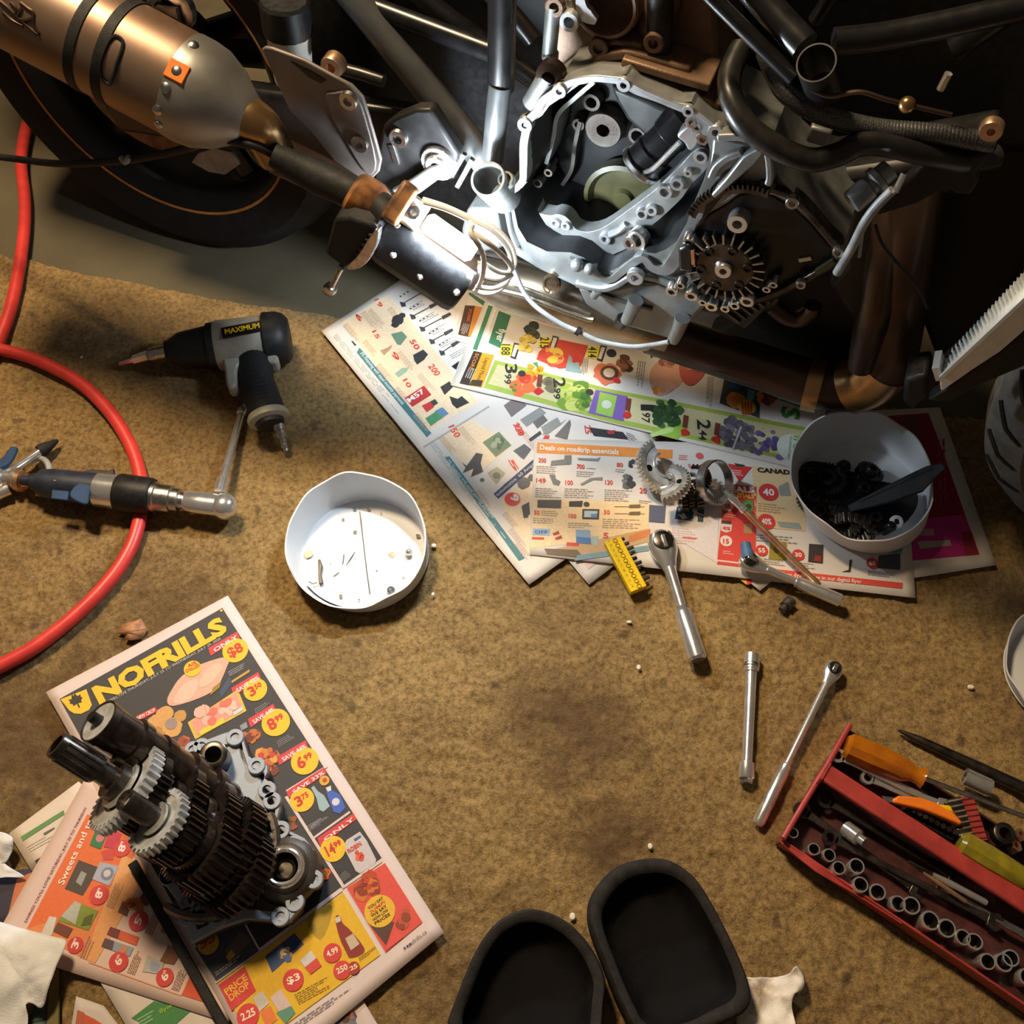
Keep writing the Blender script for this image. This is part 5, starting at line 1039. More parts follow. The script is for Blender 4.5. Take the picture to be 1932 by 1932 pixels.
# oil pump recess, its rim, bolts and impulse plate
rec = [(1300, 450), (1318, 420), (1340, 398), (1372, 380), (1396, 362), (1421, 357), (1460, 364), (1497, 384), (1530, 414), (1560, 450), (1577, 472), (1570, 492), (1510, 522), (1455, 550), (1405, 560), (1345, 552), (1308, 528), (1294, 486)]
mb = MB(); mb.prism(bb(kf, rec, .162), BV*.006); oc = part('pump_cover', mb, 'oil_black', case, bevel=.002)
mb = MB(); mb.strip(crpath(bb(kf, [(1421, 357), (1460, 362), (1497, 378), (1530, 410), (1562, 448), (1582, 470), (1576, 494), (1513, 531), (1457, 558), (1410, 570), (1350, 560)], .177), 4), .006, BV, .02); part('pump_rim', mb, 'dark_steel', case, bevel=.001)
for (x, y, R) in ((1497, 377, 12), (1583, 470, 10), (1513, 531, 9)): mb = MB(); mb.bolt(B(x, y, .178), BV, rb(x, y, .17, R), .008, False); part('cover_bolt', mb, 'steel', case)
mb = MB(); mb.boss(B(1397, 408, .168), BV, rb(1397, 408, .17, 19), rb(1397, 408, .17, 9), .016); part('cover_bolt', mb, 'chrome', case)
mb = MB(); mb.strip(bb(kf, [(1430, 356), (1446, 350), (1460, 358)], .178), .012, BV, .01); part('sealant_bead', mb, 'yellow_nylon', case, bevel=.003)
mb = MB(); mb.strip(bb(kf, [(1540, 516), (1560, 504), (1574, 494)], .18), .006, BV, .006); part('sealant_bead', mb, 'yellow_nylon', case)
ic = B(1367, 505, .185); mb = MB(); mb.lathe(ic, BV, [(-.012, .0), (-.012, rb(1367, 505, .18, 52)), (0, rb(1367, 505, .18, 53)), (.002, rb(1367, 505, .18, 50)), (.002, .012), (.004, .010), (.004, 0)], 44); ip = part('impulse_plate', mb, 'dark_steel', case)
for i in range(24):
    a = 2*PI*i/24; d = x_*math.cos(a)+y_*math.sin(a); mb = MB(); r0 = rb(1367, 505, .18, 52); r1 = rb(1367, 505, .18, 72); mb.box(ic+d*((r0+r1)/2)-BV*.004, d*((r1-r0)/2), d.cross(BV)*.0011, BV*.006); part('vane', mb, 'steel', ip)
mb = MB(); mb.boss(ic+BV*.002, BV, .010, .0045, .006); part('plate_bolt', mb, 'chrome', ip)
for i in range(6):
    a = 2*PI*i/6+.4; d = x_*math.cos(a)+y_*math.sin(a); mb = MB(); mb.boss(ic+d*.028+BV*.0, BV, .006, .0042, .004); part('plate_hole', mb, 'oil_black', ip)
mb = MB(); mb.prism(bb(kf, [(1278, 470), (1296, 462), (1312, 470), (1306, 516), (1280, 512)], .19), -BV*.03); part('chain_tensioner', mb, 'oil_black', case, bevel=.004)
mb = MB(); mb.strip(bb(kf, [(1306, 474), (1308, 500)], .192), .004, BV, .01); part('tensioner_pad', mb, 'copper', case)
for (x, y, R) in ((1303, 446, 11), (1271, 540, 12), (1288, 528, 9), (1308, 548, 13), (1346, 568, 12), (1330, 560, 8), (1390, 566, 10), (1413, 558, 14), (1372, 572, 9), (1450, 535, 8), (1463, 526, 8)):
    mb = MB(); mb.boss(B(x, y, .175), BV-BW*.2, rb(x, y, .17, R), rb(x, y, .17, R*.5), .010); part('bolt_boss', mb, 'steel', case)
for (x, y) in ((1513, 490), (1495, 506)): pass
mb = MB(); mb.strip(bb(kf, [(1507, 492), (1530, 488)], .17), .005, BV, .004); part('oil_pin', mb, 'chrome', case)
# sump
sp = [(1086, 540), (1150, 545), (1202, 532), (1262, 536), (1300, 545), (1342, 570), (1300, 612), (1273, 648), (1258, 640), (1196, 622), (1160, 611), (1104, 577)]
mb = MB(); mb.prism(bb(kf, sp, .158), -BV*.12); su = part('oil_sump', mb, 'cast_alu', MOTO, bevel=.006)
mb = MB(); mb.strip(crpath(bb(kf, [(1084, 538), (1130, 548), (1160, 542), (1195, 524), (1240, 530), (1275, 545), (1300, 555)], .172), 4), .010, BV, .03); part('sump_flange', mb, 'cast_alu', su, bevel=.003)
mb = MB(); mb.boss(B(1200, 520, .175), BV, .011, .005, .006); part('sump_lug', mb, 'machined_alu', su)
for pts, r in ((((1200, 566), (1192, 585), (1182, 606)), .010), (((1288, 600), (1280, 622), (1270, 642)), .010), (((1128, 548), (1120, 560)), .006)):
    mb = MB(); mb.tube(path(kf, pts, .17, 4), [r, r*.8], 14); part('sump_rib', mb, 'cast_alu', su)
mb = MB(); mb.cyl(B(1176, 600, .165), B(1170, 612, .16), .009, n=6); part('drain_plug', mb, 'dark_steel', su)
mb = MB(); mb.strip(crpath(bb(kf, [(1110, 548), (1180, 572), (1230, 585)], .162), 4), .004, BV, .006); part('sump_seam', mb, 'dirty_alu', su)
# oil cooler: dark finned block behind the sump
mb = MB(); mb.prism(bb(kf, [(1340, 585), (1440, 545), (1470, 560), (1405, 622), (1388, 612)], .10), -BV*.05); ck = part('oil_cooler', mb, 'engine_dark', MOTO, bevel=.002)
for i in range(7):
    t = i/6; mb = MB(); a = Vec((1385+70*t, 600-44*t)); mb.strip(bb(kf, [(a.x-22, a.y-14), (a.x+10, a.y+10)], .104), .003, BV, .006); part('cooler_fin', mb, 'dark_steel', ck)
mb = MB(); mb.tube(path(k7, [(100, 560), (200, 640), (300, 660), (380, 610), (400, 560)], .07, 6), .012, 14); part('oil_line', mb, 'exhaust_brown', MOTO)
# wire hanging in front of the sump
mb = MB(); mb.tube(path(k6, [(40, 380), (55, 440), (110, 560), (180, 640), (300, 720), (390, 760), (500, 810), (650, 838), (760, 832), (860, 815)], .205, 6), rb(1100, 620, .2, 4.5), 10); wr = part('sensor_wire', mb, 'cable_grey', MOTO)
mb = MB(); mb.cyl(B(*k6(378, 752), .205), B(*k6(398, 764), .205), .006, n=12); part('wire_sleeve', mb, 'black_rubber', wr)

# --- cylinders
mb = MB(); mb.prism(bb(kf, [(1038, 60), (1048, -60), (1340, -80), (1352, 40), (1352, 120), (1372, 190), (1340, 226), (1300, 196), (1240, 178), (1180, 148), (1120, 144), (1064, 158), (1036, 130)], .10), -BV*.2); cyl_ = part('rear_cylinder', mb, 'warm_lit_alu', MOTO, bevel=.006)
for pts, wd, v in (([(1172, 118), (1250, 142), (1338, 168)], 15, .15), ([(1204, 158), (1250, 172), (1292, 186)], 9, .155), ([(1320, 190), (1356, 207)], 17, .15)):
    mb = MB(); mb.strip(bb(kf, pts, v), rb(1200, 130, .15, wd), BV, .06); part('cooling_fin', mb, 'warm_lit_alu', cyl_, bevel=.002)
mb = MB(); mb.strip(crpath(bb(kf, [(1122, 118), (1160, 108), (1195, 108), (1300, 138)], .14), 4), .010, BV, .04); part('casting_rib', mb, 'warm_lit_alu', cyl_, bevel=.003)
mb = MB(); mb.strip(bb(kf, [(1130, 88), (1160, 82), (1212, 92)], .13), .008, BV, .03); part('casting_rib', mb, 'warm_lit_alu', cyl_, bevel=.003)
mb = MB(); mb.tube(bb(kf, [(1246, -40), (1246, 60), (1244, 110)], .12), .014, 16); part('head_stud_tube', mb, 'engine_dark', cyl_)
mb = MB(); mb.tube(bb(kf, [(1264, -40), (1240, 40), (1233, 90)], .10), .02, 16); part('casting_column', mb, 'warm_lit_alu', cyl_)
for (x, y) in ((1132, 86), (1136, 114), (1236, 76), (1194, 136), (1050, 8)): mb = MB(); mb.bolt(B(x, y, .13), BV, .011, .008, False); part('casting_boss', mb, 'warm_lit_alu', cyl_)
pc = B(1148, 0, .12); mb = MB(); mb.boss(pc, BV, rb(1148, 0, .12, 58), rb(1148, 0, .12, 50), .014, .05, 44); part('port_ring', mb, 'warm_lit_alu', cyl_)
mb = MB(); mb.strip(crpath(bb(kf, [(1094, -20), (1096, 12), (1106, 30), (1124, 42)], .137), 4), [.006, .012, .016, .006], BV, .008); part('gasket_face', mb, 'machined_alu', cyl_)
mb = MB(); mb.prism(bb(kf, [(1068, 0), (1092, -10), (1086, 20), (1078, 30)], .132), -BV*.02); part('gasket_face', mb, 'machined_alu', cyl_)
mb = MB(); mb.boss(B(1080, 32, .13), BV, .011, .006, .012); part('dowel_boss', mb, 'machined_alu', cyl_)
mb = MB(); mb.tube(bb(kf, [(1044, 10), (1040, 60), (1036, 106)], .13), .0085, 14); mb.sphere(B(1038, 104, .13), .010); part('breather_pipe', mb, 'cast_alu', cyl_)
mb = MB(); mb.tube(bb(kf, [(1004, 196), (1036, 142)], .16), .012, 18); part('breather_pipe', mb, 'cast_alu', cyl_)
mb = MB(); mb.lathe(B(1044, 134, .155), BV, [(0, .016), (.012, .016), (.016, .008), (.008, .006), (.008, 0)], 20); part('breather_joint', mb, 'exhaust_brown', cyl_)
# front cylinder and dark panels, some added to hide the lit floor behind
mb = MB(); mb.prism(bb(kf, [(1440, 300), (1560, 330), (1700, 310), (1880, 280), (1800, 370), (1700, 390), (1660, 420), (1690, 470), (1730, 560), (1690, 640), (1600, 600), (1560, 540), (1590, 500), (1585, 460), (1500, 370)], .06), -BV*.18); part('front_cylinder', mb, 'engine_dark', MOTO, bevel=.01)
mb = MB(); mb.prism(bb(kf, [(1330, -140), (2100, -160), (2150, 300), (1860, 300), (1700, 330), (1560, 330), (1460, 300), (1370, 190)], -.02), -BV*.12); part('air_box', mb, 'black_plastic', MOTO, bevel=.02)
mb = MB(); mb.prism(bb(kf, [(1330, 640), (1390, 600), (1480, 545), (1600, 490), (1730, 560), (1725, 690), (1640, 700), (1500, 690), (1400, 664)], .0), -BV*.05); part('belly_filler', mb, 'black_plastic', MOTO, bevel=.008)  # filler added to keep the gap below the front cylinder dark
mb = MB(); mb.prism(bb(kf, [(560, -80), (1050, -80), (1050, 200), (990, 340), (900, 420), (740, 360), (600, 180)], -.05), -BV*.08); part('frame_gap_filler', mb, 'black_plastic', MOTO, bevel=.01)  # filler added behind the frame tubes to cover the lit floor
mb = MB(); mb.prism([bike(-.5, -.03, .60), bike(.62, -.03, .60), bike(.70, -.03, .50), bike(.62, -.03, .95), bike(-.5, -.03, 1.0)], -BV*.14); part('seat_tail', mb, 'black_plastic', MOTO, bevel=.02)
mb = MB(); mb.prism(bb(k4, [(1770, 930), (1640, 1080), (1660, 1130), (1600, 1230), (1500, 1220), (1450, 1180), (1260, 1280), (1000, 1360), (1090, 1210), (1300, 1040), (1600, 980)], .13), -BV*.02); part('lower_shroud', mb, 'black_plastic', MOTO, bevel=.004)

mb = MB(); mb.prism(bb(kf, [(1660, 300), (1900, 240), (2150, 200), (2150, 700), (1900, 720), (1780, 720), (1735, 600), (1690, 470)], -.03), -BV*.06); part('front_filler', mb, 'black_plastic', MOTO, bevel=.01)  # filler added to blacken the view right of the header
# --- radiator
RV = .20
mb = MB(); mb.prism(bb(k7, [(1318, 1105), (1560, 870), (1932, 500), (2150, 290), (2150, 560), (1932, 750), (1760, 900), (1560, 1030), (1345, 1182), (1326, 1180)], RV), -BV*.02); rd = part('radiator', mb, 'radiator_alu', MOTO, bevel=.002)
mb = MB(); mb.strip(bb(k7, [(1325, 1095), (1932, 525), (2150, 320)], RV+.003), .004, BV, .006); part('tank_seam', mb, 'radiator_alu', rd)
mb = MB(); mb.prism(bb(k7, [(1345, 1182), (1560, 1030), (1760, 900), (1932, 750), (2150, 560), (2150, 850), (1932, 1010), (1600, 1150), (1390, 1275), (1230, 1255)], RV-.004), -BV*.02); part('lower_tank', mb, 'black_plastic', rd, bevel=.003)
mb = MB(); mb.strip(bb(k7, [(1288, 1018), (1318, 1110)], RV), .008, BV, .03); part('end_plate', mb, 'radiator_alu', rd)
for i in range(26):
    t = i/25; x = 1312+t*(1990-1312); y = 1085-t*(1085-440); l = 1.0
    a = B(*k7(x, y), RV-.004); b = B(*k7(x-28-20*t, y-62-60*t), RV-.035)
    mb = MB(); mb.box((a+b)/2, (b-a)/2, BU*.0014+BW*.0004, BV*.0035); part('fin', mb, 'radiator_alu', rd)
mb = MB(); mb.prism(bb(k7, [(1290, 1010), (1960, 370), (2150, 180), (2150, 300), (1932, 500), (1318, 1095)], RV-.03), -BV*.01); part('fin_core', mb, 'engine_dark', rd)
mb = MB(); mb.prism(bb(k7, [(1060, 1100), (1230, 1070), (1240, 1250), (1130, 1330), (1050, 1280)], .14), -BV*.05); part('radiator_mount', mb, 'black_plastic', MOTO, bevel=.006)

# --- front wheel, steered a little towards the viewer
fc = bike(1.465, .03, .30)
fax = (BV*math.cos(.35)+BU*math.sin(.35)).normalized()
mb = MB(); mb.lathe(fc, fax, [(-.045, .215), (-.058, .245), (-.055, .27), (-.035, .29), (0, .30), (.035, .29), (.055, .27), (.058, .245), (.045, .215)], 72); ft = part('front_tire', mb, 'tire_grey', MOTO)
fx, fy, _q = frame_of(fax)
def on_tire(a, h):
    r = float(np.interp(abs(h), [0, .035, .055, .058], [.30, .29, .27, .245]))+.0004
    return fc+fax*h+(fx*math.cos(a)+fy*math.sin(a))*r
for i in range(7):
    a = PI*.78+i*.19
    mb = MB(); mb.tube([on_tire(a+.14*s, .008+.042*s) for s in np.linspace(0, 1, 6)], [.0035, .004, .0025], 6); part('tread_groove', mb, 'oil_black', ft)
mb = MB(); mb.lathe(fc, fax, [(-.045, .216), (-.03, .2), (.03, .2), (.045, .216), (.04, .19), (-.04, .19)], 60); part('front_rim', mb, 'black_paint', MOTO)
for s_ in (-1, 1):
    mb = MB(); mb.tube([fc+fax*.085*s_-fy*.02, fc+fax*.085*s_+(BW*.95-BU*.30)*.30, fc+fax*.085*s_+(BW*.95-BU*.30)*.62], [.026, .024, .022], 20); part('fork_leg', mb, 'black_paint', MOTO)
mb = MB(); mb.cyl(fc-fax*.09, fc+fax*.09, .022, n=24); fh = part('front_hub', mb, 'black_paint', MOTO)
for i in range(5):
    a = 2*PI*i/5; d = fx*math.cos(a)+fy*math.sin(a)
    mb = MB(); mb.tube([fc+d*.015, fc+d*.11, fc+d*.195], [.02, .014, .018], 10); part('spoke', mb, 'black_paint', fh)

# ------------------------------------------------------------------ caged work lamp (the cold light in the picture)
def build_lamp():
    v = .27
    a = B(742, 398, v); b = B(905, 512, v)
    d = (b-a).normalized(); L = (b-a).length
    mid = (a+b)/2
    c = (CAMP-mid); c = (c-d*c.dot(d)).normalized()
    e = d.cross(c)                      # check it points up-right in the picture
    if (e.z+e.y) < 0: e = -e
    W = thing('work_lamp', 'black caged work lamp with glowing white LED, resting on the exhaust pipe', 'lamp', a)
    r = .030
    n = c
    o = a
    mb = MB(); sec = [(-.003, -.006), (-.005, 0), (-.012, .001), (-.024, -.003), (-.042, -.012), (-.056, -.026), (-.064, -.044)]
    rows = [[mb.add(a+d*(L*t)+e*(x*k)+c*(y*k)) for x, y in sec] for t, k in ((-.02, .80), (.03, .95), (.10, 1.0), (.90, 1.0), (.97, .97), (1.0, .86))]
    for p, q in zip(rows, rows[1:]):
        for k in range(len(sec)-1): mb.face((p[k], p[k+1], q[k+1], q[k]))
    body = part('shield', mb, 'black_plastic', W, sharp=60); so = body.modifiers.new('thick', 'SOLIDIFY'); so.thickness = .0022
    mb = MB(); mb.box(a+d*L*.5-c*.007-e*.013, d*L*.5, e*.008, c*.006); part('lamp_spine', mb, 'black_plastic', W, bevel=.003)
    for (t, x, y) in ((.10, -.010, .001), (.95, -.012, .0), (.93, -.036, -.011), (.55, -.045, -.018), (.22, -.042, -.015)):
        mb = MB(); mb.lathe(a+d*L*t+e*x+c*y, c-e*.2, [(0, .0042), (.003, .0042), (.005, .002), (.005, 0)], 12); part('screw', mb, 'chrome', body)
    # LED tube
    m = bpy.data.materials.new('led_glow'); m.use_nodes = True; nt = m.node_tree; nt.nodes.clear()
    em = nt.nodes.new('ShaderNodeEmission'); em.inputs[0].default_value = (0.80, 0.91, 1.0, 1); em.inputs[1].default_value = LED_STRENGTH
    ou = nt.nodes.new('ShaderNodeOutputMaterial'); nt.links.new(em.outputs[0], ou.inputs[0]); MATS['led_glow'] = m
    lo = a+c*.012+e*.012
    rl = .0125
    mb = MB(); mb.tube([lo+d*L*.30, lo+d*L*.34, lo+d*L*.82, lo+d*L*.86], [rl*.6, rl, rl, rl*.6], 12); part('led_tube', mb, 'led_glow', W)
    mb = MB(); mb.box(lo+d*L*.18-n*.006, d*L*.10, d.cross(n)*.018, n*.012); sk = part('lamp_socket', mb, 'lamp_white', W, bevel=.003)
    mb = MB(); mb.boss(lo+d*L*.17+n*.005, n, .008, .004, .003); part('socket_screw', mb, 'steel', sk)
    mb = MB(); mb.box(lo+d*L*.02-n*.006, d*L*.09, d.cross(n)*.026, n*.018); part('lamp_clamp', mb, 'lamp_orange', W, bevel=.005)
    # cage of white wire
    wires = (([(842, 100), (1000, 150), (1150, 215), (1350, 300), (1480, 430), (1512, 560), (1480, 625)], (.25, .25, .25, .25, .25, .26, .28)),
             ([(850, 125), (1010, 172), (1160, 240), (1340, 325), (1455, 450), (1490, 570), (1475, 630)], (.29, .29, .29, .29, .29, .29, .285)),
             ([(1185, 335), (1330, 430), (1450, 540), (1490, 600)], (.33, .33, .31, .29)),
             ([(1280, 560), (1390, 630), (1480, 640)], (.32, .31, .29)),
             ([(1270, 668), (1400, 692), (1485, 645)], (.32, .31, .29)),
             ([(1232, 738), (1350, 752), (1440, 715), (1492, 640)], (.30, .30, .29, .28)),
             ([(1208, 775), (1330, 782), (1425, 742), (1485, 650)], (.27, .27, .275, .28)))
    for pts, vv in wires:
        mb = MB(); mb.tube(crpath([B(*k5(*q), x) for q, x in zip(pts, vv)], 6), .0030, 10); part('cage_wire', mb, 'lamp_white', W)
    mb = MB(); mb.tube(crpath([B(*k5(*q), x) for q, x in (((1160, 225), .25), ((1200, 290), .31), ((1190, 345), .335), ((1280, 500), .335), ((1275, 670), .32), ((1220, 775), .275))], 5), .003, 10); part('cage_hoop', mb, 'lamp_white', W)
    # handle and cord
    h0 = a+d*.004-c*.006-e*.010; h1 = B(515, 292, .252)
    mb = MB(); mb.tube(crpath([h0, B(700, 380, .258), B(600, 334, .246), h1], 6), [.022, .019, .021, .014], 20); hn = part('handle', mb, 'black_rubber', W)
    mb = MB(); mb.lathe(B(690, 376, .257), d, [(-.02, .021), (-.015, .026), (.01, .027), (.022, .022)], 20); part('handle_collar', mb, 'lamp_orange', hn)
    mb = MB(); mb.tube(crpath([h1, B(470, 272, .262), B(400, 263, .26), B(340, 283, .25), B(240, 302, .235), B(120, 309, .22), B(30, 300, .21), B(-120, 280, .2)], 8), .0050, 12); part('power_cord', mb, 'black_rubber', W)
    mb = MB(); mb.tube(crpath([B(228, 296, .24), B(236, 306, .243), B(244, 296, .24)], 4), .004, 8); part('cord_tie', mb, 'cable_grey', W)
build_lamp()

# ------------------------------------------------------------------ things on the carpet
CZ = 0.0075                      # top of the pile
def pp(cr, pts, z): return [P(*cr(*q), z) for q in pts]
def rp(cr, X, Y, r, z=0.03):     # r in crop units -> metres
    a = P(*cr(X, Y), z); b = P(*cr(X+r, Y), z); return (a-b).length
def flat_text(mb, t, o, ex, ey, W, H, bold=0.0):
    v, f, x0, x1 = glyphs(t, bold); b = len(mb.v)
    for x, y in v: mb.add(o+ex*((x-x0)/(x1-x0)*W)+ey*(y/0.69*H))
    for q in f: mb.face([b+i for i in q])
def smooth_lathe(name, a, b, prof, m, parent, n=28, **k):
    """prof: (t along a..b, radius)"""
    L = (b-a).length; mb = MB(); mb.lathe(a, b-a, [(t*L, r) for t, r in prof], n); return part(name, mb, m, parent, **k)

# --- red air hose
mb = MB()
hp = [(52, 230), (40, 300), (47, 380), (44, 450), (30, 540), (8, 618), (-30, 690), (-110, 740), (-190, 700), (-150, 650), (-60, 650), (20, 664), (80, 684), (150, 722), (205, 775), (245, 838), (265, 900), (266, 960), (252, 1020), (222, 1075), (175, 1130), (110, 1188), (40, 1236), (-60, 1280), (-200, 1310)]
hz = [.018]*6+[.018]*4+[.020]*15
hr = .0098
hz = [CZ+hr+.0012]*25
for i in (9, 10): hz[i] = CZ+hr+.003
mb.tube(crpath([P(*q, z) for q, z in zip(hp, hz)], 8), hr, 20)
tag(part('air_hose', mb, 'hose_red', base=P(266, 960, CZ)), 'red rubber air hose curving across the carpet', 'hose')

# --- impact wrench
def impact():
    z0 = CZ+.043
    a = P(*k8(1010, 592), z0); b = P(*k8(1765, 505), z0); d = (b-a).normalized(); L = (b-a).length; s = UP.cross(d).normalized()   # s: towards the top of the picture
    T = thing('impact_wrench', 'grey and black pistol-grip air impact wrench lying on its side', 'impact wrench', P(*k8(1480, 600), CZ))
    smooth_lathe('hammer_case', a, b, [(0, .010), (0, .017), (.03, .0185), (.10, .026), (.13, .0275), (.34, .0325), (.345, .036), (.42, .037), (.42, 0)], 'black_plastic', T, 36)
    smooth_lathe('motor_housing', a, b, [(.40, 0), (.40, .0365), (.42, .0385), (.80, .0385), (.82, .037), (.82, 0)], 'wrench_grey', T, 36)
    smooth_lathe('end_cap', a, b, [(.79, 0), (.79, .040), (.80, .0425), (.90, .042), (.96, .038), (.995, .030), (1.0, .018), (.98, 0)], 'black_plastic', T, 36)
    smooth_lathe('anvil', P(*k8(905, 612), z0-.004), a, [(0, 0), (0, .0085), (.05, .010), (1.1, .0105)], 'steel', T, 20)
    smooth_lathe('driver_bit', P(*k8(728, 668), CZ+.012), P(*k8(915, 610), z0-.005), [(0, 0), (0, .0032), (.45, .0045), (.48, .0075), (.95, .0085), (.97, .006), (1, 0)], 'chrome', T, 6, sharp=25)
    # grip
    g = [P(*k8(1545, 620), z0), P(*k8(1560, 760), z0), P(*k8(1590, 860), z0-.002), P(*k8(1628, 985), z0-.004)]
    mb = MB(); mb.tube(crpath(g, 6), [.027, .0255, .026, .0275], 24, squash=.78); gp = part('grip', mb, 'black_rubber', T)
    gq = crpath(g, 10); sd = (gq[20]-gq[10]).normalized().cross(UP)
    for i in range(7):
        c0 = gq[12]+(gq[26]-gq[12])*(i/7)+UP*.0206; mb = MB(); w_ = .012*math.sin(PI*(i+1.2)/8.5)
        mb.tube([c0-sd*w_-UP*w_*.12, c0, c0+sd*w_-UP*w_*.12], .0011, 6); part('grip_ridge', mb, 'black_rubber', gp)
    bd = (g[3]-g[2]).normalized(); e0 = g[3]
    mb = MB(); mb.lathe(e0, bd, [(-.004, 0), (-.004, .029), (.0, .031), (.007, .030), (.010, .024), (.010, 0)], 32, squash=.82); part('grip_base', mb, 'wrench_grey', T)
    mb = MB(); mb.lathe(e0, bd, [(.009, .022), (.016, .020), (.016, 0)], 24, squash=.8); part('exhaust_port', mb, 'black_plastic', T)
    f0 = P(*k8(1690, 1030), z0-.012); f1 = P(*k8(1740, 1195), CZ+.008)
    smooth_lathe('air_fitting', f0, f1, [(0, 0), (0, .009), (.2, .009), (.22, .0065), (.34, .0065), (.36, .0075), (.5, .0075), (.52, .0048), (.72, .0048), (.75, .0058), (.86, .0055), (.88, .004), (1, .0045), (1, 0)], 'steel', T, 18)
    # trigger guard web
    mb = MB(); mb.prism(crpath(pp(k8, [(1345, 560), (1460, 560), (1640, 560), (1690, 650), (1580, 645), (1490, 650), (1440, 690), (1438, 780), (1415, 805), (1378, 795), (1362, 700)], z0+.012), 3, True), -UP*.026); part('trigger_guard', mb, 'wrench_grey', T, bevel=.004)
    mb = MB(); mb.box(P(*k8(1440, 740), z0), d*.006, s*.014, UP*.006); part('trigger', mb, 'black_plastic', T, bevel=.002)
    # name plate
    la = P(*k8(1350, 488), z0+.036); lb = P(*k8(1600, 440), z0+.036); ex = (lb-la).normalized(); ey = UP.cross(ex).normalized(); W = (lb-la).length
    zt = Vec((0, 0, z0+.0392-la.z))
    mb = MB(); mb.box((la+lb)/2+zt, ex*W*.5, ey*.0098, UP*.0015); pl = part('name_plate', mb, 'oil_black', T, bevel=.0006)
    mb = MB(); flat_text(mb, 'MAXIMUM', la+zt+UP*.0019+ex*W*.08-ey*.0045, ex, ey, W*.84, .0095, .03); part('lettering', mb, 'yellow_plastic', pl, smooth=False)
impact()

# --- air ratchet
def air_ratchet():
    z0 = CZ+.030
    a = P(*k8(165, 1375), z0); b = P(*k8(1360, 1528), z0); L = (b-a).length; d = (b-a).normalized(); s = UP.cross(d).normalized()
    T = thing('air_ratchet', 'blue and black air ratchet with chrome head lying across the red hose', 'air ratchet', P(*k8(700, 1450), CZ))
    smooth_lathe('inlet', a, b, [(-.03, 0), (-.03, .007), (.02, .008), (.03, .012), (.06, .013), (.06, .017), (.09, .018), (.09, 0)], 'dark_blue_plastic', T)
    smooth_lathe('grip', a, b, [(.07, 0), (.07, .019), (.12, .0215), (.22, .0225), (.36, .0235), (.40, .024), (.40, 0)], 'dark_blue_plastic', T)
    mb = MB(); mb.prism(crpath(pp(k8, [(430, 1480), (450, 1420), (520, 1375), (585, 1370), (550, 1440), (530, 1525)], z0+.019), 4, True), UP*.0035); part('blue_inlay', mb, 'blue_plastic', T, bevel=.002)
    mb = MB(); mb.prism(pp(k8, [(320, 1435), (425, 1445), (415, 1500), (315, 1490)], z0+.0185), UP*.0035); part('blue_inlay', mb, 'blue_plastic', T, bevel=.001)
    mb = MB(); mb.prism(pp(k8, [(330, 1362), (455, 1368), (452, 1384), (330, 1378)], z0+.0195), UP*.002); part('makers_plate', mb, 'copper', T)
    smooth_lathe('silver_band', a, b, [(.36, 0), (.36, .0242), (.47, .0250), (.47, 0)], 'chrome', T)
    smooth_lathe('front_grip', a, b, [(.465, 0), (.465, .0262), (.48, .0275), (.63, .0265), (.64, .0255), (.64, 0)], 'black_plastic', T)
    smooth_lathe('collar', a, b, [(.635, 0), (.635, .022), (.66, .022), (.665, .020), (.735, .0195), (.74, .0165), (.775, .0165), (.78, .012), (.80, .0115), (.80, 0)], 'steel', T)
    mb = MB(); c0 = a+d*L*.79; mb.tube([c0, a+d*L*.82, a+d*L*.88, a+d*L*.94, a+d*L*1.0], [.0115, .0155, .0165, .0165, .0165], 22, squash=.8, flat=s); hd = part('ratchet_neck', mb, 'chrome', T)
    mb = MB(); mb.lathe(b-UP*.014, UP, [(-.004, .010), (0, .0155), (.008, .0185), (.018, .0182), (.025, .0145), (.029, .008), (.030, 0)], 32); part('ratchet_head', mb, 'chrome', T)
    lv = pp(k8, [(480, 1335), (560, 1322), (650, 1330), (695, 1322)], z0+.014); mb = MB(); mb.strip([lv[0], lv[1], lv[2], lv[3]], [.008, .010, .010, .012], UP, .005); part('throttle_lever', mb, 'black_plastic', T, bevel=.0015)
    # extension carried by the head
    e0 = P(*k8(1338, 1425), z0+.004); e1 = P(*k8(1485, 905), CZ+.008)
    E_ = thing('extension_bar', 'chrome extension bar fitted to the air ratchet, tip by the wrench grip', 'extension bar', P(*k8(1400, 1200), CZ), 'chrome socket extensions')
    smooth_lathe('shaft', e0, e1, [(-.03, 0), (-.03, .0085), (.10, .0085), (.115, .0058), (.86, .0055), (.87, .0075), (.92, .0075), (.93, 0)], 'chrome', E_, 20)
    smooth_lathe('drive_tip', e0, e1, [(.92, 0), (.92, .0055), (.97, .0045), (1.0, .002), (1.0, 0)], 'steel', E_, 4, smooth=False)
air_ratchet()

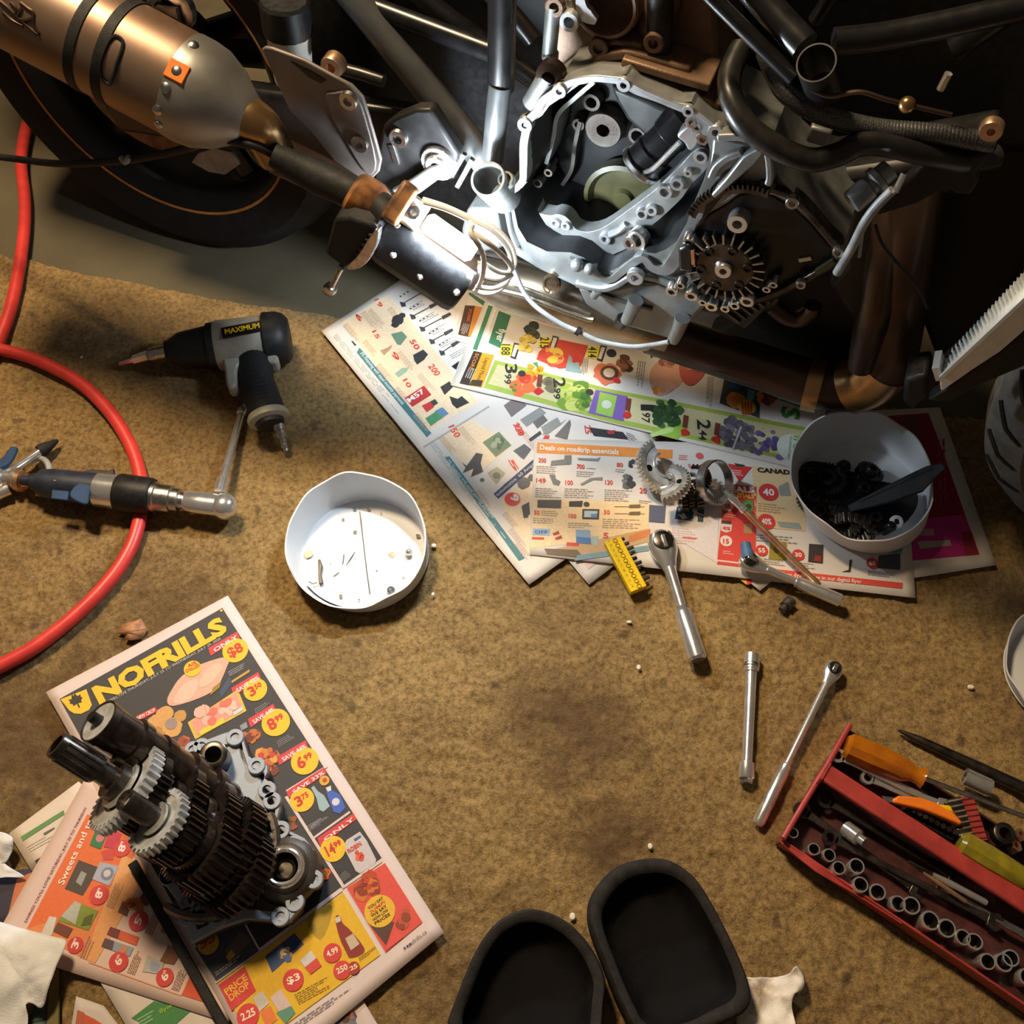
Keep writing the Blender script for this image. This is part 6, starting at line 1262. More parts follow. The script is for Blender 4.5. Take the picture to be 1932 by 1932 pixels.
# --- blow gun and coupler at the end of the hose
def blow_gun():
    T = thing('blow_gun', 'chrome blow gun with blue lever and black tip beside the air ratchet', 'blow gun', P(*k8(60, 1350), CZ))
    smooth_lathe('nozzle_tube', P(*k8(50, 1330), CZ+.022), P(*k8(265, 1185), CZ+.016), [(-.1, 0), (-.1, .008), (.1, .008), (.15, .0065), (1, .006), (1, 0)], 'chrome', T, 20)
    smooth_lathe('rubber_tip', P(*k8(240, 1200), CZ+.0165), P(*k8(352, 1128), CZ+.012), [(0, 0), (0, .0095), (.2, .010), (.9, .0035), (1, .002), (1, 0)], 'black_rubber', T, 20)
    mb = MB(); mb.strip(crpath(pp(k8, [(-60, 1300), (20, 1262), (60, 1215), (85, 1165)], CZ+.035), 5), [.012, .016, .014, .010], UP, .006); part('lever', mb, 'blue_plastic', T, bevel=.002)
    smooth_lathe('body', P(*k8(-120, 1350), CZ+.02), P(*k8(110, 1362), CZ+.02), [(0, 0), (0, .016), (.6, .016), (.66, .012), (.9, .012), (.92, .016), (1, .016), (1, 0)], 'chrome', T, 24)
    smooth_lathe('coupler', P(*k8(70, 1372), CZ+.018), P(*k8(185, 1382), CZ+.02), [(0, .013), (.3, .013), (.32, .016), (.6, .016), (.62, .010), (1, .008)], 'copper', T, 24)
    mb = MB(); mb.tube(crpath(pp(k8, [(180, 1260), (235, 1238), (280, 1258), (300, 1310), (270, 1340)], CZ+.012), 5), .0045, 10); part('hook', mb, 'cable_grey', T)
    mb = MB(); mb.tube(crpath(pp(k8, [(-40, 1470), (10, 1445), (60, 1425)], CZ+.014), 4), .009, 14); part('lower_lever', mb, 'chrome', T)
blow_gun()

# --- cut-down white tubs
def tub(name, label, rim, rrx, basec, rbx, hfar, hnear, seed, m='white_plastic', group=None):
    rng = random.Random(seed)
    bc = P(*basec, CZ); rbm = rbx*pxm(*basec, CZ)
    hm = (hfar+hnear)/2
    rc = P(*rim, hm); rm = rrx*pxm(*rim, hm)
    T = thing(name, label, 'tub', bc, group)
    N_ = 72
    wob = [1+.012*math.sin(3*2*PI*i/N_+seed)+.010*math.sin(5*2*PI*i/N_+2*seed) for i in range(N_)]
    hw = [.0022*math.sin(7*2*PI*i/N_+seed)+.0016*math.sin(11*2*PI*i/N_) for i in range(N_)]
    mb = MB(); t_ = .0022
    rings = []
    def ring_(f, dr, dz=0.0):      # f: 0 base .. 1 rim
        out = []
        for i in range(N_):
            an = 2*PI*i/N_; c = bc.lerp(Vec((rc.x, rc.y, CZ)), f); r = rbm+(rm*wob[i]-rbm)*f+dr
            h = hnear+(hfar-hnear)*(math.sin(an)*.5+.5)+hw[i]
            out.append(mb.add(Vec((c.x+r*math.cos(an), c.y+r*math.sin(an), CZ+.001+(h-.001)*f+dz))))
        return out
    seq = [ring_(0, -.006), ring_(0, 0, .002), ring_(.12, .0012), ring_(.16, 0), ring_(.5, 0), ring_(1, 0), ring_(1, -t_), ring_(.5, -t_), ring_(.12, -t_), ring_(.03, -t_-.003), ring_(0, -t_-.010, .0022)]
    for p, q in zip(seq, seq[1:]): mb.bridge(p, q)
    bot = seq[0]; mb.face(bot[::-1])
    r3 = [mb.add(bc+Vec((rbm*.66*math.cos(2*PI*i/N_), rbm*.66*math.sin(2*PI*i/N_), .0032))) for i in range(N_)]
    r4 = [mb.add(bc+Vec((rbm*.62*math.cos(2*PI*i/N_), rbm*.62*math.sin(2*PI*i/N_), .0045))) for i in range(N_)]
    mb.bridge(seq[-1], r3); mb.bridge(r3, r4); mb.face(r4)
    return T, part('tub_wall', mb, m, T, sharp=50), bc, rbm
T, o, bc, rbm = tub('plastic_tub', 'shallow cut-down white plastic tub with dirty floor on bare carpet', (672, 1022), 133, (688, 1044), 121, .064, .030, 2.0, group='white plastic tubs')
# seam line, stains and the blue print on the outside
mb = MB(); mb.tube([P(*m1(690, 640), CZ+.0115), P(*m1(705, 760), CZ+.0055), P(*m1(740, 1060), CZ+.0055), P(*m1(765, 1240), CZ+.006)], .0006, 5); part('moulding_seam', mb, 'grime', o)
for (x, y, r, k) in ((320, 950, 36, 'oil_stain'), (925, 955, 30, 'oil_stain'), (570, 695, 11, 'grime'), (655, 790, 18, 'grime'), (845, 650, 7, 'grime'), (552, 1255, 18, 'grime'), (685, 1280, 10, 'grime'), (1010, 1110, 10, 'oil_stain'), (755, 620, 14, 'grime'), (655, 620, 14, 'grime'), (1115, 815, 22, 'exhaust_brown'), (815, 1070, 8, 'grime'), (478, 1020, 6, 'grime')):
    mb = MB(); zz = CZ+.0053 if 420 < x < 990 and 740 < y < 1230 else CZ+.0062; c = P(*m1(x, y), zz); R = rp(m1, x, y, r); rg = [mb.add(c+Vec((R*random.uniform(.6, 1.1)*math.cos(a), R*random.uniform(.6, 1.1)*math.sin(a), 0))) for a in np.linspace(0, 2*PI, 12, endpoint=False)]; mb.face(rg); part('stain', mb, k, o, smooth=False)
mb = MB(); mb.tube(pp(m1, [(395, 990), (405, 1040), (400, 1100), (410, 1165)], CZ+.007), [.0016, .003, .002, .003], 6); part('oil_streak', mb, 'grime', o)
mb = MB(); mb.tube(pp(m1, [(655, 930), (625, 980), (590, 1030)], CZ+.006), [.0004, .0007, .0003], 4); mb.tube(pp(m1, [(575, 950), (572, 990), (565, 1020)], CZ+.006), .0005, 4); mb.tube(pp(m1, [(540, 1080), (500, 1110)], CZ+.006), .0005, 4); mb.tube(pp(m1, [(320, 1150), (350, 1165), (380, 1155)], CZ+.008), .0007, 4); part('scratch', mb, 'grime', o)
# print band on the outside wall, lower side
mb = MB(); rg0 = []; rg1 = []
for i in range(17):
    an = math.radians(222+i*3.4); q = rbm+.0018
    rg0.append(mb.add(bc+Vec((q*math.cos(an), q*math.sin(an), .007)))); rg1.append(mb.add(bc+Vec(((q+.0016)*math.cos(an), (q+.0016)*math.sin(an), .020))))
for i in range(16): mb.face((rg0[i], rg0[i+1], rg1[i+1], rg1[i]))
part('printed_band', mb, 'label_blue', o)
for (x, y, R, lab, gl) in ((915, 1215, 18, 'small steel washer on the floor of the empty white tub', None), ):
    mb = MB(); mb.lathe(P(*m1(x, y), CZ+.005), Vec((.3, -.2, 1)), [(0, .0055), (.004, .0055), (.004, .003), (0, .003), (0, .0055)], 18); tag(part('steel_washer', mb, 'steel', base=P(*m1(x, y), CZ+.003)), lab, 'washer')
mb = MB(); mb.sphere(P(*m1(1048, 935), CZ+.010), .0055); tag(part('steel_ball', mb, 'chrome', base=P(*m1(1048, 935), CZ+.004)), 'shiny steel ball against the side of the empty white tub', 'ball')

TZ = .0175
T, o, bc2, rb2 = tub('plastic_tub', 'deeper white plastic tub filled with oily black engine parts', (1620, 905), 133, (1625, 944), 118, .080, .056, 5.0, group='white plastic tubs')
T.location.z += .009
mb = MB(); pl = [P(*m3(*q), .030) for q in ((505, 690), (560, 590), (700, 600), (840, 650), (960, 700), (1080, 720), (1230, 760), (1250, 860), (1180, 960), (1080, 1010), (960, 1040), (820, 1030), (700, 980), (590, 880))]; mb.prism(crpath(pl, 4, True), -UP*.008); part('oil_puddle', mb, 'oil_black', T, sharp=60)
tz = .030
def oily_gear(cr, c, r, teeth, label, tilt=(0, 0, 1), h=.012, z=tz):
    T_ = thing('oily_gear', label, 'gear', P(*cr(*c), z-.008), 'oily parts in the white tub'); R = rp(cr, *c, r, z)
    mb = MB(); mb.gear(P(*cr(*c), z+h/2), Vec(tilt), R*.9, R, teeth, h, R*.28, dish=.002); part('toothed_wheel', mb, 'oil_black', T_)
    mb = MB(); mb.lathe(P(*cr(*c), z+h/2), Vec(tilt), [(.004, R*.5), (.012, R*.46), (.014, R*.40), (.014, R*.26), (0, R*.26)], 28); part('hub', mb, 'oil_black', T_)
oily_gear(m3, (690, 690), 130, 34, 'big oily black gear in the white tub, beside the black spatula', (-.15, .1, 1), .014, .030)
oily_gear(m3, (960, 645), 85, 26, 'smaller oily black gear in the white tub near its far wall', (.2, .2, 1), .012, .032)
oily_gear(m3, (800, 600), 42, 16, 'tiny oily black pinion behind the big gear in the white tub', (.2, -.3, 1), .010, .040)
oily_gear(m3, (560, 650), 46, 18, 'small oily black gear leaning on the near-lamp wall of the white tub', (.7, .1, 1), .012, .034)
oily_gear(m3, (600, 800), 90, 22, 'flat oily black disc gear low in the white tub', (0, -.2, 1), .010, .022)
# chain heap
CH = thing('timing_chain', 'oily black timing chain heaped in the white tub', 'chain', P(*m3(850, 930), .02))
cp = crpath([P(*m3(*q), z) for q, z in (((680, 870), .034), ((760, 880), .040), ((830, 910), .046), ((880, 960), .044), ((850, 1010), .038), ((780, 1000), .034), ((740, 950), .036), ((790, 920), .050), ((900, 930), .050), ((980, 1000), .044), ((940, 1040), .036), ((860, 1040), .034))], 6)
for i in range(0, len(cp)-2, 2):
    mb = MB(); a, b = cp[i], cp[i+2]; d = (b-a).normalized(); s = d.cross(UP).normalized()
    mb.box((a+b)/2, d*((b-a).length*.46), s*.0065, UP*.0030); mb.cyl((a+b)/2-s*.008, (a+b)/2+s*.008, .0034, n=10); part('link', mb, 'dark_steel', CH, bevel=.001)
SPT = thing('spatula', 'long black plastic spatula leaning out over the tub rim', 'spatula', P(*m3(1000, 800), .03))
a = P(*m3(830, 870), .036); b = P(*m3(1425, 598), .112); d = (b-a).normalized(); s = d.cross(UP).normalized()
mb = MB(); mb.prism([a+s*.006, a.lerp(b, .35)+s*.016, a.lerp(b, .72)+s*.022, a.lerp(b, .86)+s*.013, b+s*.006, b-s*.004, a.lerp(b, .86)-s*.010, a.lerp(b, .7)-s*.010, a-s*.006], -UP*.005); part('blade', mb, 'black_rubber', SPT, bevel=.0015)
mb = MB(); mb.strip([a.lerp(b, .1)-s*.002, a.lerp(b, .9)-s*.002], .004, UP, .009); part('stiffening_rib', mb, 'black_plastic', SPT, bevel=.001)
SPT.location.z += .004
mb = MB(); mb.prism(pp(m3, [(930, 800), (1150, 770), (1200, 790), (1170, 900), (1080, 930), (960, 900)], .030), UP*.010); tag(part('gasket_plate', mb, 'oil_black', base=P(*m3(1080, 850), .026)), 'flat oily black plate under the spatula in the white tub', 'plate', 'oily parts in the white tub')
mb = MB(); mb.lathe(P(*m3(1125, 948), .036), Vec((.1, -.3, 1)), [(0, .0095), (.006, .0095), (.007, .008), (.007, .0045), (0, .0045), (0, .0095)], 20); tag(part('white_spacer', mb, 'lamp_white', base=P(*m3(1125, 948), .03)), 'small white ring spacer among the oily parts in the tub', 'spacer')
for (x, y, r, lab) in ((1000, 950, 38, 'oily black bush next to the white spacer in the tub'), (1050, 1000, 34, 'oily black bush against the near wall of the white tub'), (900, 760, 40, 'oily black bush between the two gears in the tub'), (620, 900, 46, 'oily black bush near the chain in the white tub')):
    mb = MB(); R = rp(m3, x, y, r); mb.lathe(P(*m3(x, y), .026), Vec((random.uniform(-.4, .4), random.uniform(-.4, .4), 1)), [(0, R), (.018, R), (.020, R*.85), (.020, R*.5), (.004, R*.5), (.004, 0)], 22); tag(part('oily_bush', mb, 'oil_black', base=P(*m3(x, y), .024)), lab, 'bush', 'oily parts in the white tub')

# --- third tub at the right edge
T, o, _a, _b = tub('plastic_tub', 'clean white plastic tub by the long dark rod and toolbox', (2012, 1262), 118, (2005, 1275), 108, .030, .022, 8.0, group='white plastic tubs')

# --- primary gears and rings on the deals flyer
FZ = .0160
def sector(name, label, cr, c, z, axis, rr, rt, teeth, th, bore, a0, a1, m='gear_steel'):
    T_ = thing(name, label, 'gear', P(*cr(*c), FZ)); o_ = P(*cr(*c), z); ax = Vec(axis).normalized()
    mb = MB(); mb.gear(o_, ax, rr, rt, teeth, th, rr*.80, math.radians(a0), math.radians(a1)); part('toothed_rim', mb, m, T_)
    x, y, n = frame_of(ax)
    mb = MB(); N2 = 28; A0, A1 = math.radians(a0), math.radians(a1)
    mb.lathe(o_, ax, [(-th*.45, bore), (-th*.45, rr*.82), (th*.30, rr*.82), (th*.42, rr*.90), (th*.42, rr*.52), (-th*.45, rr*.50)], N2, A0, A1); part('web', mb, 'pale_gear', T_)
    mb = MB(); mb.lathe(o_, ax, [(th*.30, rr*.88), (th*.47, rr*.91), (th*.47, rr*.88), (th*.30, rr*.86)], N2, A0, A1); part('groove', mb, 'dark_steel', T_)
    mb = MB(); mb.lathe(o_, ax, [(-th*.2, rr*.53), (th*.75, rr*.50), (th*.80, rr*.46), (th*.70, rr*.43), (-th*.2, rr*.42), (-th*.2, rr*.53)], N2, A0, A1); part('inner_lip', mb, 'chrome', T_)
    for k in (.5,):
        a = math.radians(a0+(a1-a0)*k); p = o_+(x*math.cos(a)+y*math.sin(a))*rr*.70+ax*th*.42
        mb = MB(); mb.lathe(p, ax, [(.0003, rr*.13), (.0008, rr*.12), (.0006, 0)], 18); part('lightening_hole', mb, 'oil_black', T_)
sector('gear_half', 'half ring of a steel gear standing on the deals flyer, teeth outward', m2, (1050, 385), FZ+.026, (.33, -.12, .94), .0395, .0435, 17, .012, .016, 212, 372)
sector('gear_half', 'half ring of a steel gear with a dark hole, tipped against its twin', m2, (1050, 520), FZ+.030, (-.36, .30, .88), .0355, .0395, 17, .013, .015, 35, 200)
sector('gear_half', 'darker narrow half gear behind the two pale gear halves', m2, (1240, 500), FZ+.024, (-.45, .25, .85), .0285, .0325, 14, .008, .018, 50, 200, 'dark_steel')
GS = thing('gear_cluster', 'small dark steel gear between the gear halves and the thin ring', 'gear', P(*m2(1280, 520), FZ)); ga = P(*m2(1180, 610), FZ+.016); gb = P(*m2(1290, 590), FZ+.018); gd_ = (gb-ga).normalized()
for t, R in ((0, .022), (.5, .019), (1, .022)):
    mb = MB(); mb.gear(ga.lerp(gb, t), gd_, R*.86, R, 20, .008, .008); part('gear', mb, 'dark_steel', GS)
mb = MB(); mb.cyl(ga-gd_*.006, gb+gd_*.006, .010, n=20); part('sleeve', mb, 'dark_steel', GS)
RG = thing('thin_ring', 'thin toothed steel ring standing upright on the deals flyer', 'ring', P(*m2(1430, 560), FZ)); rc_ = P(*m2(1425, 505), FZ+.0335); rax = Vec((.62, -.35, .70)).normalized()
mb = MB(); mb.lathe(rc_, rax, [(-.007, .033), (.007, .033), (.0075, .0305), (-.0075, .0305), (-.007, .033)], 48); rr0 = part('band', mb, 'steel', RG)
fx2, fy2, _q = frame_of(rax)
for i in range(12):
    a = math.radians(120+i*11); p = rc_+(fx2*math.cos(a)+fy2*math.sin(a))*.0285-rax*.004; mb = MB(); dr = (fx2*math.cos(a)+fy2*math.sin(a)); mb.box(p, dr*.003, rax*.003, dr.cross(rax)*.0015); part('tooth', mb, 'steel', RG)

# --- hand tools
def rod(name, label, cat, cr, pts, z, prof_r, m='chrome', group=None, n=18):
    """straight tool: pts two crop points, prof_r [(t, r)]"""
    a = P(*cr(*pts[0]), z[0]); b = P(*cr(*pts[1]), z[1]); T_ = thing(name, label, cat, ((a+b)/2-UP*.008), group)
    return T_, a, b
def ratchet(label, cr, head, mid, end, z, hr_, group='chrome ratchets', sel=True):
    h = P(*cr(*head), z+.006); mdp = P(*cr(*mid), z); e = P(*cr(*end), z); d = (e-h).normalized(); s = UP.cross(d).normalized(); L = (e-h).length
    T_ = thing('ratchet', label, 'ratchet', h-UP*.012, group); tm = (mdp-h).length/L
    mb = MB(); mb.tube([h-d*hr_*1.0, h-d*hr_*.75, h-d*hr_*.1, h+d*hr_*.7, h+d*hr_*1.5, h+d*hr_*2.2], [hr_*.45, hr_*.85, hr_*1.05, hr_*.95, hr_*.6, hr_*.42], 26, squash=.62, flat=s); hd = part('head', mb, 'chrome', T_)
    mb = MB(); mb.lathe(h+UP*hr_*.45, UP, [(0, hr_*.72), (.004, hr_*.70), (.005, hr_*.6), (.005, 0)], 26); part('ratchet_plate', mb, 'dark_steel', T_)
    mb = MB(); mb.box(h+UP*(hr_*.45+.006)+d*hr_*.15, d*hr_*.5, s*.003, UP*.002); part('selector', mb, 'steel', T_, bevel=.001)
    smooth_lathe('shaft', h+d*hr_*1.9, e, [(0, 0), (0, hr_*.42), (max(.05, tm-.08), hr_*.36), (tm-.02, hr_*.40), (tm, hr_*.46), (tm, 0)], 'chrome', T_, 20)
    smooth_lathe('handle', h, e, [(tm-.01, 0), (tm-.01, hr_*.36), (tm, hr_*.56), (tm+.03, hr_*.52), (tm+.05, hr_*.62), (.98, hr_*.66), (1, hr_*.5), (1, 0)], 'chrome', T_, 22)
    return T_
ratchet('chrome ratchet half on the flyer, handle on the carpet beside the yellow bit holder', m2, (1040, 950), (1170, 1420), (1300, 1800), FZ+.010, .0200)
R2 = ratchet('chrome ratchet with a socket on its head, at the edge of the deals flyer', m3, (210, 1195), (500, 1320), (790, 1442), FZ+.010, .0140)
mb = MB(); a = P(*m3(205, 1180), FZ+.022); b = P(*m3(188, 1085), FZ+.018); mb.lathe(a, b-a, [(0, 0), (0, .009), ((b-a).length*.5, .009), ((b-a).length*.55, .0075), ((b-a).length, .0075), ((b-a).length, 0)], 20); tag(part('bit_socket', mb, ['label_blue'], base=a), 'short blue-tipped bit socket on the ratchet at the flyer edge', 'socket')
R3 = ratchet('chrome flex-head ratchet lying beside the end of the red toolbox', m4, (738, 210), (430, 810), (262, 1180), CZ+.009, .0120)
def ext():
    T_ = thing('extension_bar', 'plain chrome extension bar lying alone on the carpet', 'extension bar', P(*m4(210, 520), CZ), 'chrome socket extensions'); a = P(*m4(228, 118), CZ+.010); b = P(*m4(190, 922), CZ+.010)
    smooth_lathe('shaft', a, b, [(0, 0), (0, .0105), (.12, .0105), (.125, .0098), (.14, .0098), (.142, .0075), (.84, .0068), (.85, .0095), (.96, .0105), (.97, .0095), (.97, 0)], 'chrome', T_, 22)
    smooth_lathe('square_drive', a, b, [(.965, 0), (.965, .0085), (1, .008), (1, 0)], 'steel', T_, 4, smooth=False)
    smooth_lathe('knurled_ring', a, b, [(.075, .0107), (.08, .0111), (.10, .0111), (.105, .0107)], 'steel', T_, 22)
ext()
def copper_rod():
    T_ = thing('pick_tool', 'long thin copper-coloured rod with chrome knurled end across the deals flyer', 'rod', P(*m3(350, 1020), FZ)); a = P(*m3(58, 752), FZ+.030); b = P(*m3(650, 1345), FZ+.010)
    smooth_lathe('knurled_tip', a, b, [(0, 0), (0, .004), (.05, .0045), (.06, .006), (.11, .006), (.12, .0048), (.18, .0048), (.185, .0058), (.22, .0058), (.225, 0)], 'chrome', T_, 16)
    smooth_lathe('shaft', a, b, [(.22, 0), (.22, .0046), (.93, .0046), (.93, 0)], 'copper', T_, 16)
    smooth_lathe('end_ferrule', a, b, [(.92, 0), (.92, .0055), (.97, .0055), (1, .004), (1, 0)], 'copper', T_, 16)
copper_rod()
# bit holder
mat('embossed_brown', (0.26, 0.16, 0.01), 0.5, 0, var=0.2, scale=200)
def bit_holder():
    T_ = thing('bit_holder', 'yellow plastic bit holder strip with embossed size numbers', 'bit holder', P(*m2(770, 1100), FZ)); a = P(*m2(678, 915), FZ+.014); b = P(*m2(872, 1282), FZ+.010); d = (b-a).normalized(); s = d.cross(UP).normalized(); L = (b-a).length
    if s.x < 0: s = -s
    mb = MB(); mb.box((a+b)/2-UP*.005, d*L*.5, s*.0125, UP*.0055); bd = part('strip', mb, 'yellow_plastic', T_, bevel=.0012)
    for i in range(10):
        p = a+d*L*(i+.5)/10
        mb = MB(); mb.lathe(p+UP*.0006+s*.002, UP, [(0, .0034), (.0008, .0034), (.0008, .0025), (0, .0025)], 14); part('number_ring', mb, 'embossed_brown', bd)
        mb = MB(); q = p-UP*.004; mb.cyl(q+s*.0115, q+s*(.017+.003*(i % 3)), .0028, n=6); part('hex_bit', mb, 'dark_steel', T_)
        mb = MB(); flat_text(mb, str((i % 9)+2), p+UP*.0008-s*.008-d*.002, -s*(-1), UP.cross(s), .003, .0042); part('numeral', mb, 'embossed_brown', bd, smooth=False)
bit_holder()
# loose dark bolt, rod
mb = MB(); a = P(*m3(415, 1500), CZ+.006); b = P(*m3(475, 1435), CZ+.006); mb.lathe(a, b-a, [(0, 0), (0, .0055), ((b-a).length*.35, .0055), ((b-a).length*.35, .0085), ((b-a).length, .008), ((b-a).length, 0)], 12); tag(part('loose_bolt', mb, 'bolt_dark', base=a-UP*.006), 'short dark bolt lying loose on the carpet below the flyer', 'bolt')
def long_rod():
    T_ = thing('pry_rod', 'long dark steel rod with pointed tip lying past the toolbox', 'rod', P(*m4(1500, 780), CZ)); a = P(*m4(1142, 588), CZ+.006); b = P(*m4(2050, 1010), CZ+.012)
    smooth_lathe('shaft', a, b, [(0, 0), (.01, .002), (.15, .0055), (.5, .0075), (1, .0085), (1, 0)], 'dark_steel', T_, 18)
    c0 = P(*m4(1560, 880), CZ+.022); c1 = P(*m4(1720, 955), CZ+.022); mb = MB(); mb.lathe(c0, c1-c0, [(0, .008), (0, .0115), ((c1-c0).length*.9, .012), ((c1-c0).length, .011), ((c1-c0).length, .008)], 22); S_ = part('clear_sleeve', mb, 'chrome', T_)
long_rod()

# --- red toolbox
def toolbox():
    hz_ = .047
    r0 = P(*m4(842, 556), hz_); r1 = P(*m4(425, 1268), hz_)
    ld = (P(*m5(1932, 1800), hz_)-P(*m5(165, 600), hz_)).normalized(); Lg = .56
    w_ = r1-r0
    T_ = thing('toolbox', 'open red metal toolbox tray full of tools and sockets', 'toolbox', (r0+r1)/2+ld*.2-UP*(hz_-CZ))
    dn = UP*(hz_-CZ-.001); t_ = .003
    wd = w_.normalized(); n_in = ld
    q = [r0, r1, r1+ld*Lg, r0+ld*Lg]
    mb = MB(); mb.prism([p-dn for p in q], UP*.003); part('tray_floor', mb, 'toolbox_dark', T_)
    def wall(a, b, inn, nm, m, z1=0.0):
        mb = MB(); mb.prism([a-dn, b-dn, b-dn+inn*t_, a-dn+inn*t_], dn+UP*z1); return part(nm, mb, m, T_, bevel=.0008)
    wall(r0, r1, ld, 'end_wall', 'toolbox_red'); wall(r0+ld*Lg, r1+ld*Lg, -ld, 'end_wall', 'toolbox_red')
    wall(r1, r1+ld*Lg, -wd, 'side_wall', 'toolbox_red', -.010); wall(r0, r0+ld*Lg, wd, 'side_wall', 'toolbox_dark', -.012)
    # rolled end rims and dented lip
    mb = MB(); mb.tube([r0, r0.lerp(r1, .35)+ld*.001, r0.lerp(r1, .7), r1], .0035, 10); part('rolled_rim', mb, 'toolbox_red', T_)
    mb = MB(); mb.strip(crpath([r1-UP*.012, r1+ld*.05-UP*.010+wd*.003, r1+ld*.10-UP*.013, r1+ld*.16-UP*.011], 4), [.004, .010, .006, .003], UP, .003); part('dented_lip', mb, 'toolbox_red', T_)
    # carrying bar across the middle
    c0 = r0.lerp(r1, .44)+UP*.012; mb = MB(); mb.strip([c0, c0+ld*Lg], .024, UP, .010); part('carry_bar', mb, 'toolbox_red', T_, bevel=.003)
    mb = MB(); mb.prism([c0-wd*.030-dn, c0+wd*.030-dn, c0+wd*.012+UP*.002, c0-wd*.012+UP*.002], ld*.003); part('bar_bracket', mb, 'toolbox_red', T_)
    # socket ledge
    mb = MB(); e0 = r1-wd*.055-dn+UP*.006; mb.box(e0+ld*Lg*.5+wd*.024, ld*Lg*.49, wd*.026, UP*.006); part('socket_shelf', mb, 'toolbox_dark', T_, bevel=.001)
    return r0, r1, ld, wd
r0, r1, ld, wd = toolbox()
ZB = .012
def socket(x, y, r, i, lab, hex_=False):
    z = ZB+.030; R = rp(m5, x, y, r, z); c = P(*m5(x, y), z)-UP*.026
    tl = Vec((random.uniform(-.12, .12), random.uniform(-.12, .12), 1))
    mb = MB(); mb.lathe(c, tl, [(0, 0), (0, R*.9), (.012, R*.95), (.014, R), (.025, R), (.026, R*.96), (.026, R*.78)], 24)
    mb.cur = 1; mb.lathe(c, tl, [(.026, R*.78), (.008, R*.74), (.008, 0)], 24)
    o = part('socket', mb, ['chrome', 'dark_steel'], base=c); tag(o, lab, 'socket', 'sockets along the toolbox side')
SK = [(268, 525, 38), (403, 655, 45), (508, 692, 48), (568, 800, 50), (715, 790, 58), (743, 922, 57), (882, 970, 60), (1005, 1045, 58), (1122, 1065, 64), (1235, 1185, 70), (1372, 1222, 66), (1478, 1305, 58), (1585, 1350, 60), (1668, 1462, 58), (1778, 1490, 66), (1855, 1450, 60), (1940, 1590, 62)]
for i, (x, y, r) in enumerate(SK): socket(x, y, r, i, 'smallest chrome socket, alone by the toolbox end wall' if i == 0 else 'chrome socket standing in the row along the toolbox side')

def screwdriver(label, cr, h0, h1, tip, z, m, R=.014):
    T_ = thing('screwdriver', label, 'screwdriver', P(*cr(*h0), z-.014)); a = P(*cr(*h0), z); b = P(*cr(*h1), z+.002); c = P(*cr(*tip), z+.004)
    smooth_lathe('handle', a, b, [(0, 0), (0, R*.7), (.05, R*.98), (.35, R*1.02), (.75, R*.9), (.86, R*.62), (.93, R*.62), (1, R*.8), (1, 0)], m, T_, 10)
    smooth_lathe('blade', b, c, [(-.01, 0), (-.01, .0032), (1, .0030), (1, 0)], 'steel', T_, 12)
screwdriver('amber-handled screwdriver lying along the upper side of the toolbox', m4, (812, 680), (1300, 890), (2050, 1175), .050, 'amber_plastic', .0175)
screwdriver('olive-yellow handled screwdriver next to the red carrying bar', m4, (1525, 1290), (2050, 1600), (2300, 1760), .052, 'olive_plastic', .0165)
def spanner(label, cr, a, b, z, m='steel', w0=.010, group='spanners in the toolbox'):
    T_ = thing('spanner', label, 'spanner', P(*cr(*a), z-.01), group); p = P(*cr(*a), z); q = P(*cr(*b), z); d = (q-p).normalized(); s = d.cross(UP).normalized()
    mb = MB(); mb.strip([p+d*.006, p+d*.02, q-d*.02, q-d*.006], [w0*1.1, w0*.8, w0*.8, w0*1.1], UP, .004); part('shank', mb, m, T_, bevel=.001)
    mb = MB(); mb.annulus([p+(d*math.cos(t)+s*math.sin(t))*w0*.95+UP*.0 for t in np.linspace(0, 2*PI, 24, endpoint=False)], [p+(d*math.cos(t)+s*math.sin(t))*w0*.55 for t in np.linspace(0, 2*PI, 24, endpoint=False)], -UP*.006); part('ring_end', mb, m, T_)
    mb = MB(); mb.prism([q-d*.006-s*w0*.8, q+d*.006-s*w0*1.1, q+d*.012-s*w0*.5, q+d*.002-s*w0*.4, q+d*.002+s*w0*.4, q+d*.012+s*w0*.5, q+d*.006+s*w0*1.1, q-d*.006+s*w0*.8], -UP*.006); part('open_jaw', mb, m, T_, bevel=.0008)
spanner('bright chrome ring spanner beside the amber screwdriver handle', m4, (765, 745), (1420, 1060), .045, 'chrome')
spanner('chrome spanner with small ring end below the amber screwdriver', m4, (955, 885), (1540, 1150), .040, 'chrome', .009)
spanner('dark steel spanner lying deep in the lower toolbox bay', m4, (545, 1090), (1260, 1580), .034, 'dark_steel', .011)
spanner('dark spanner under the red carrying bar', m4, (690, 1020), (1500, 1500), .030, 'dark_steel', .012)
spanner('dim steel spanner alongside the row of sockets', m4, (720, 1260), (1740, 1780), .038, 'dark_steel', .010)
spanner('greasy spanner near the far end of the lower toolbox bay', m4, (1440, 1590), (2000, 1900), .036, 'steel', .010)
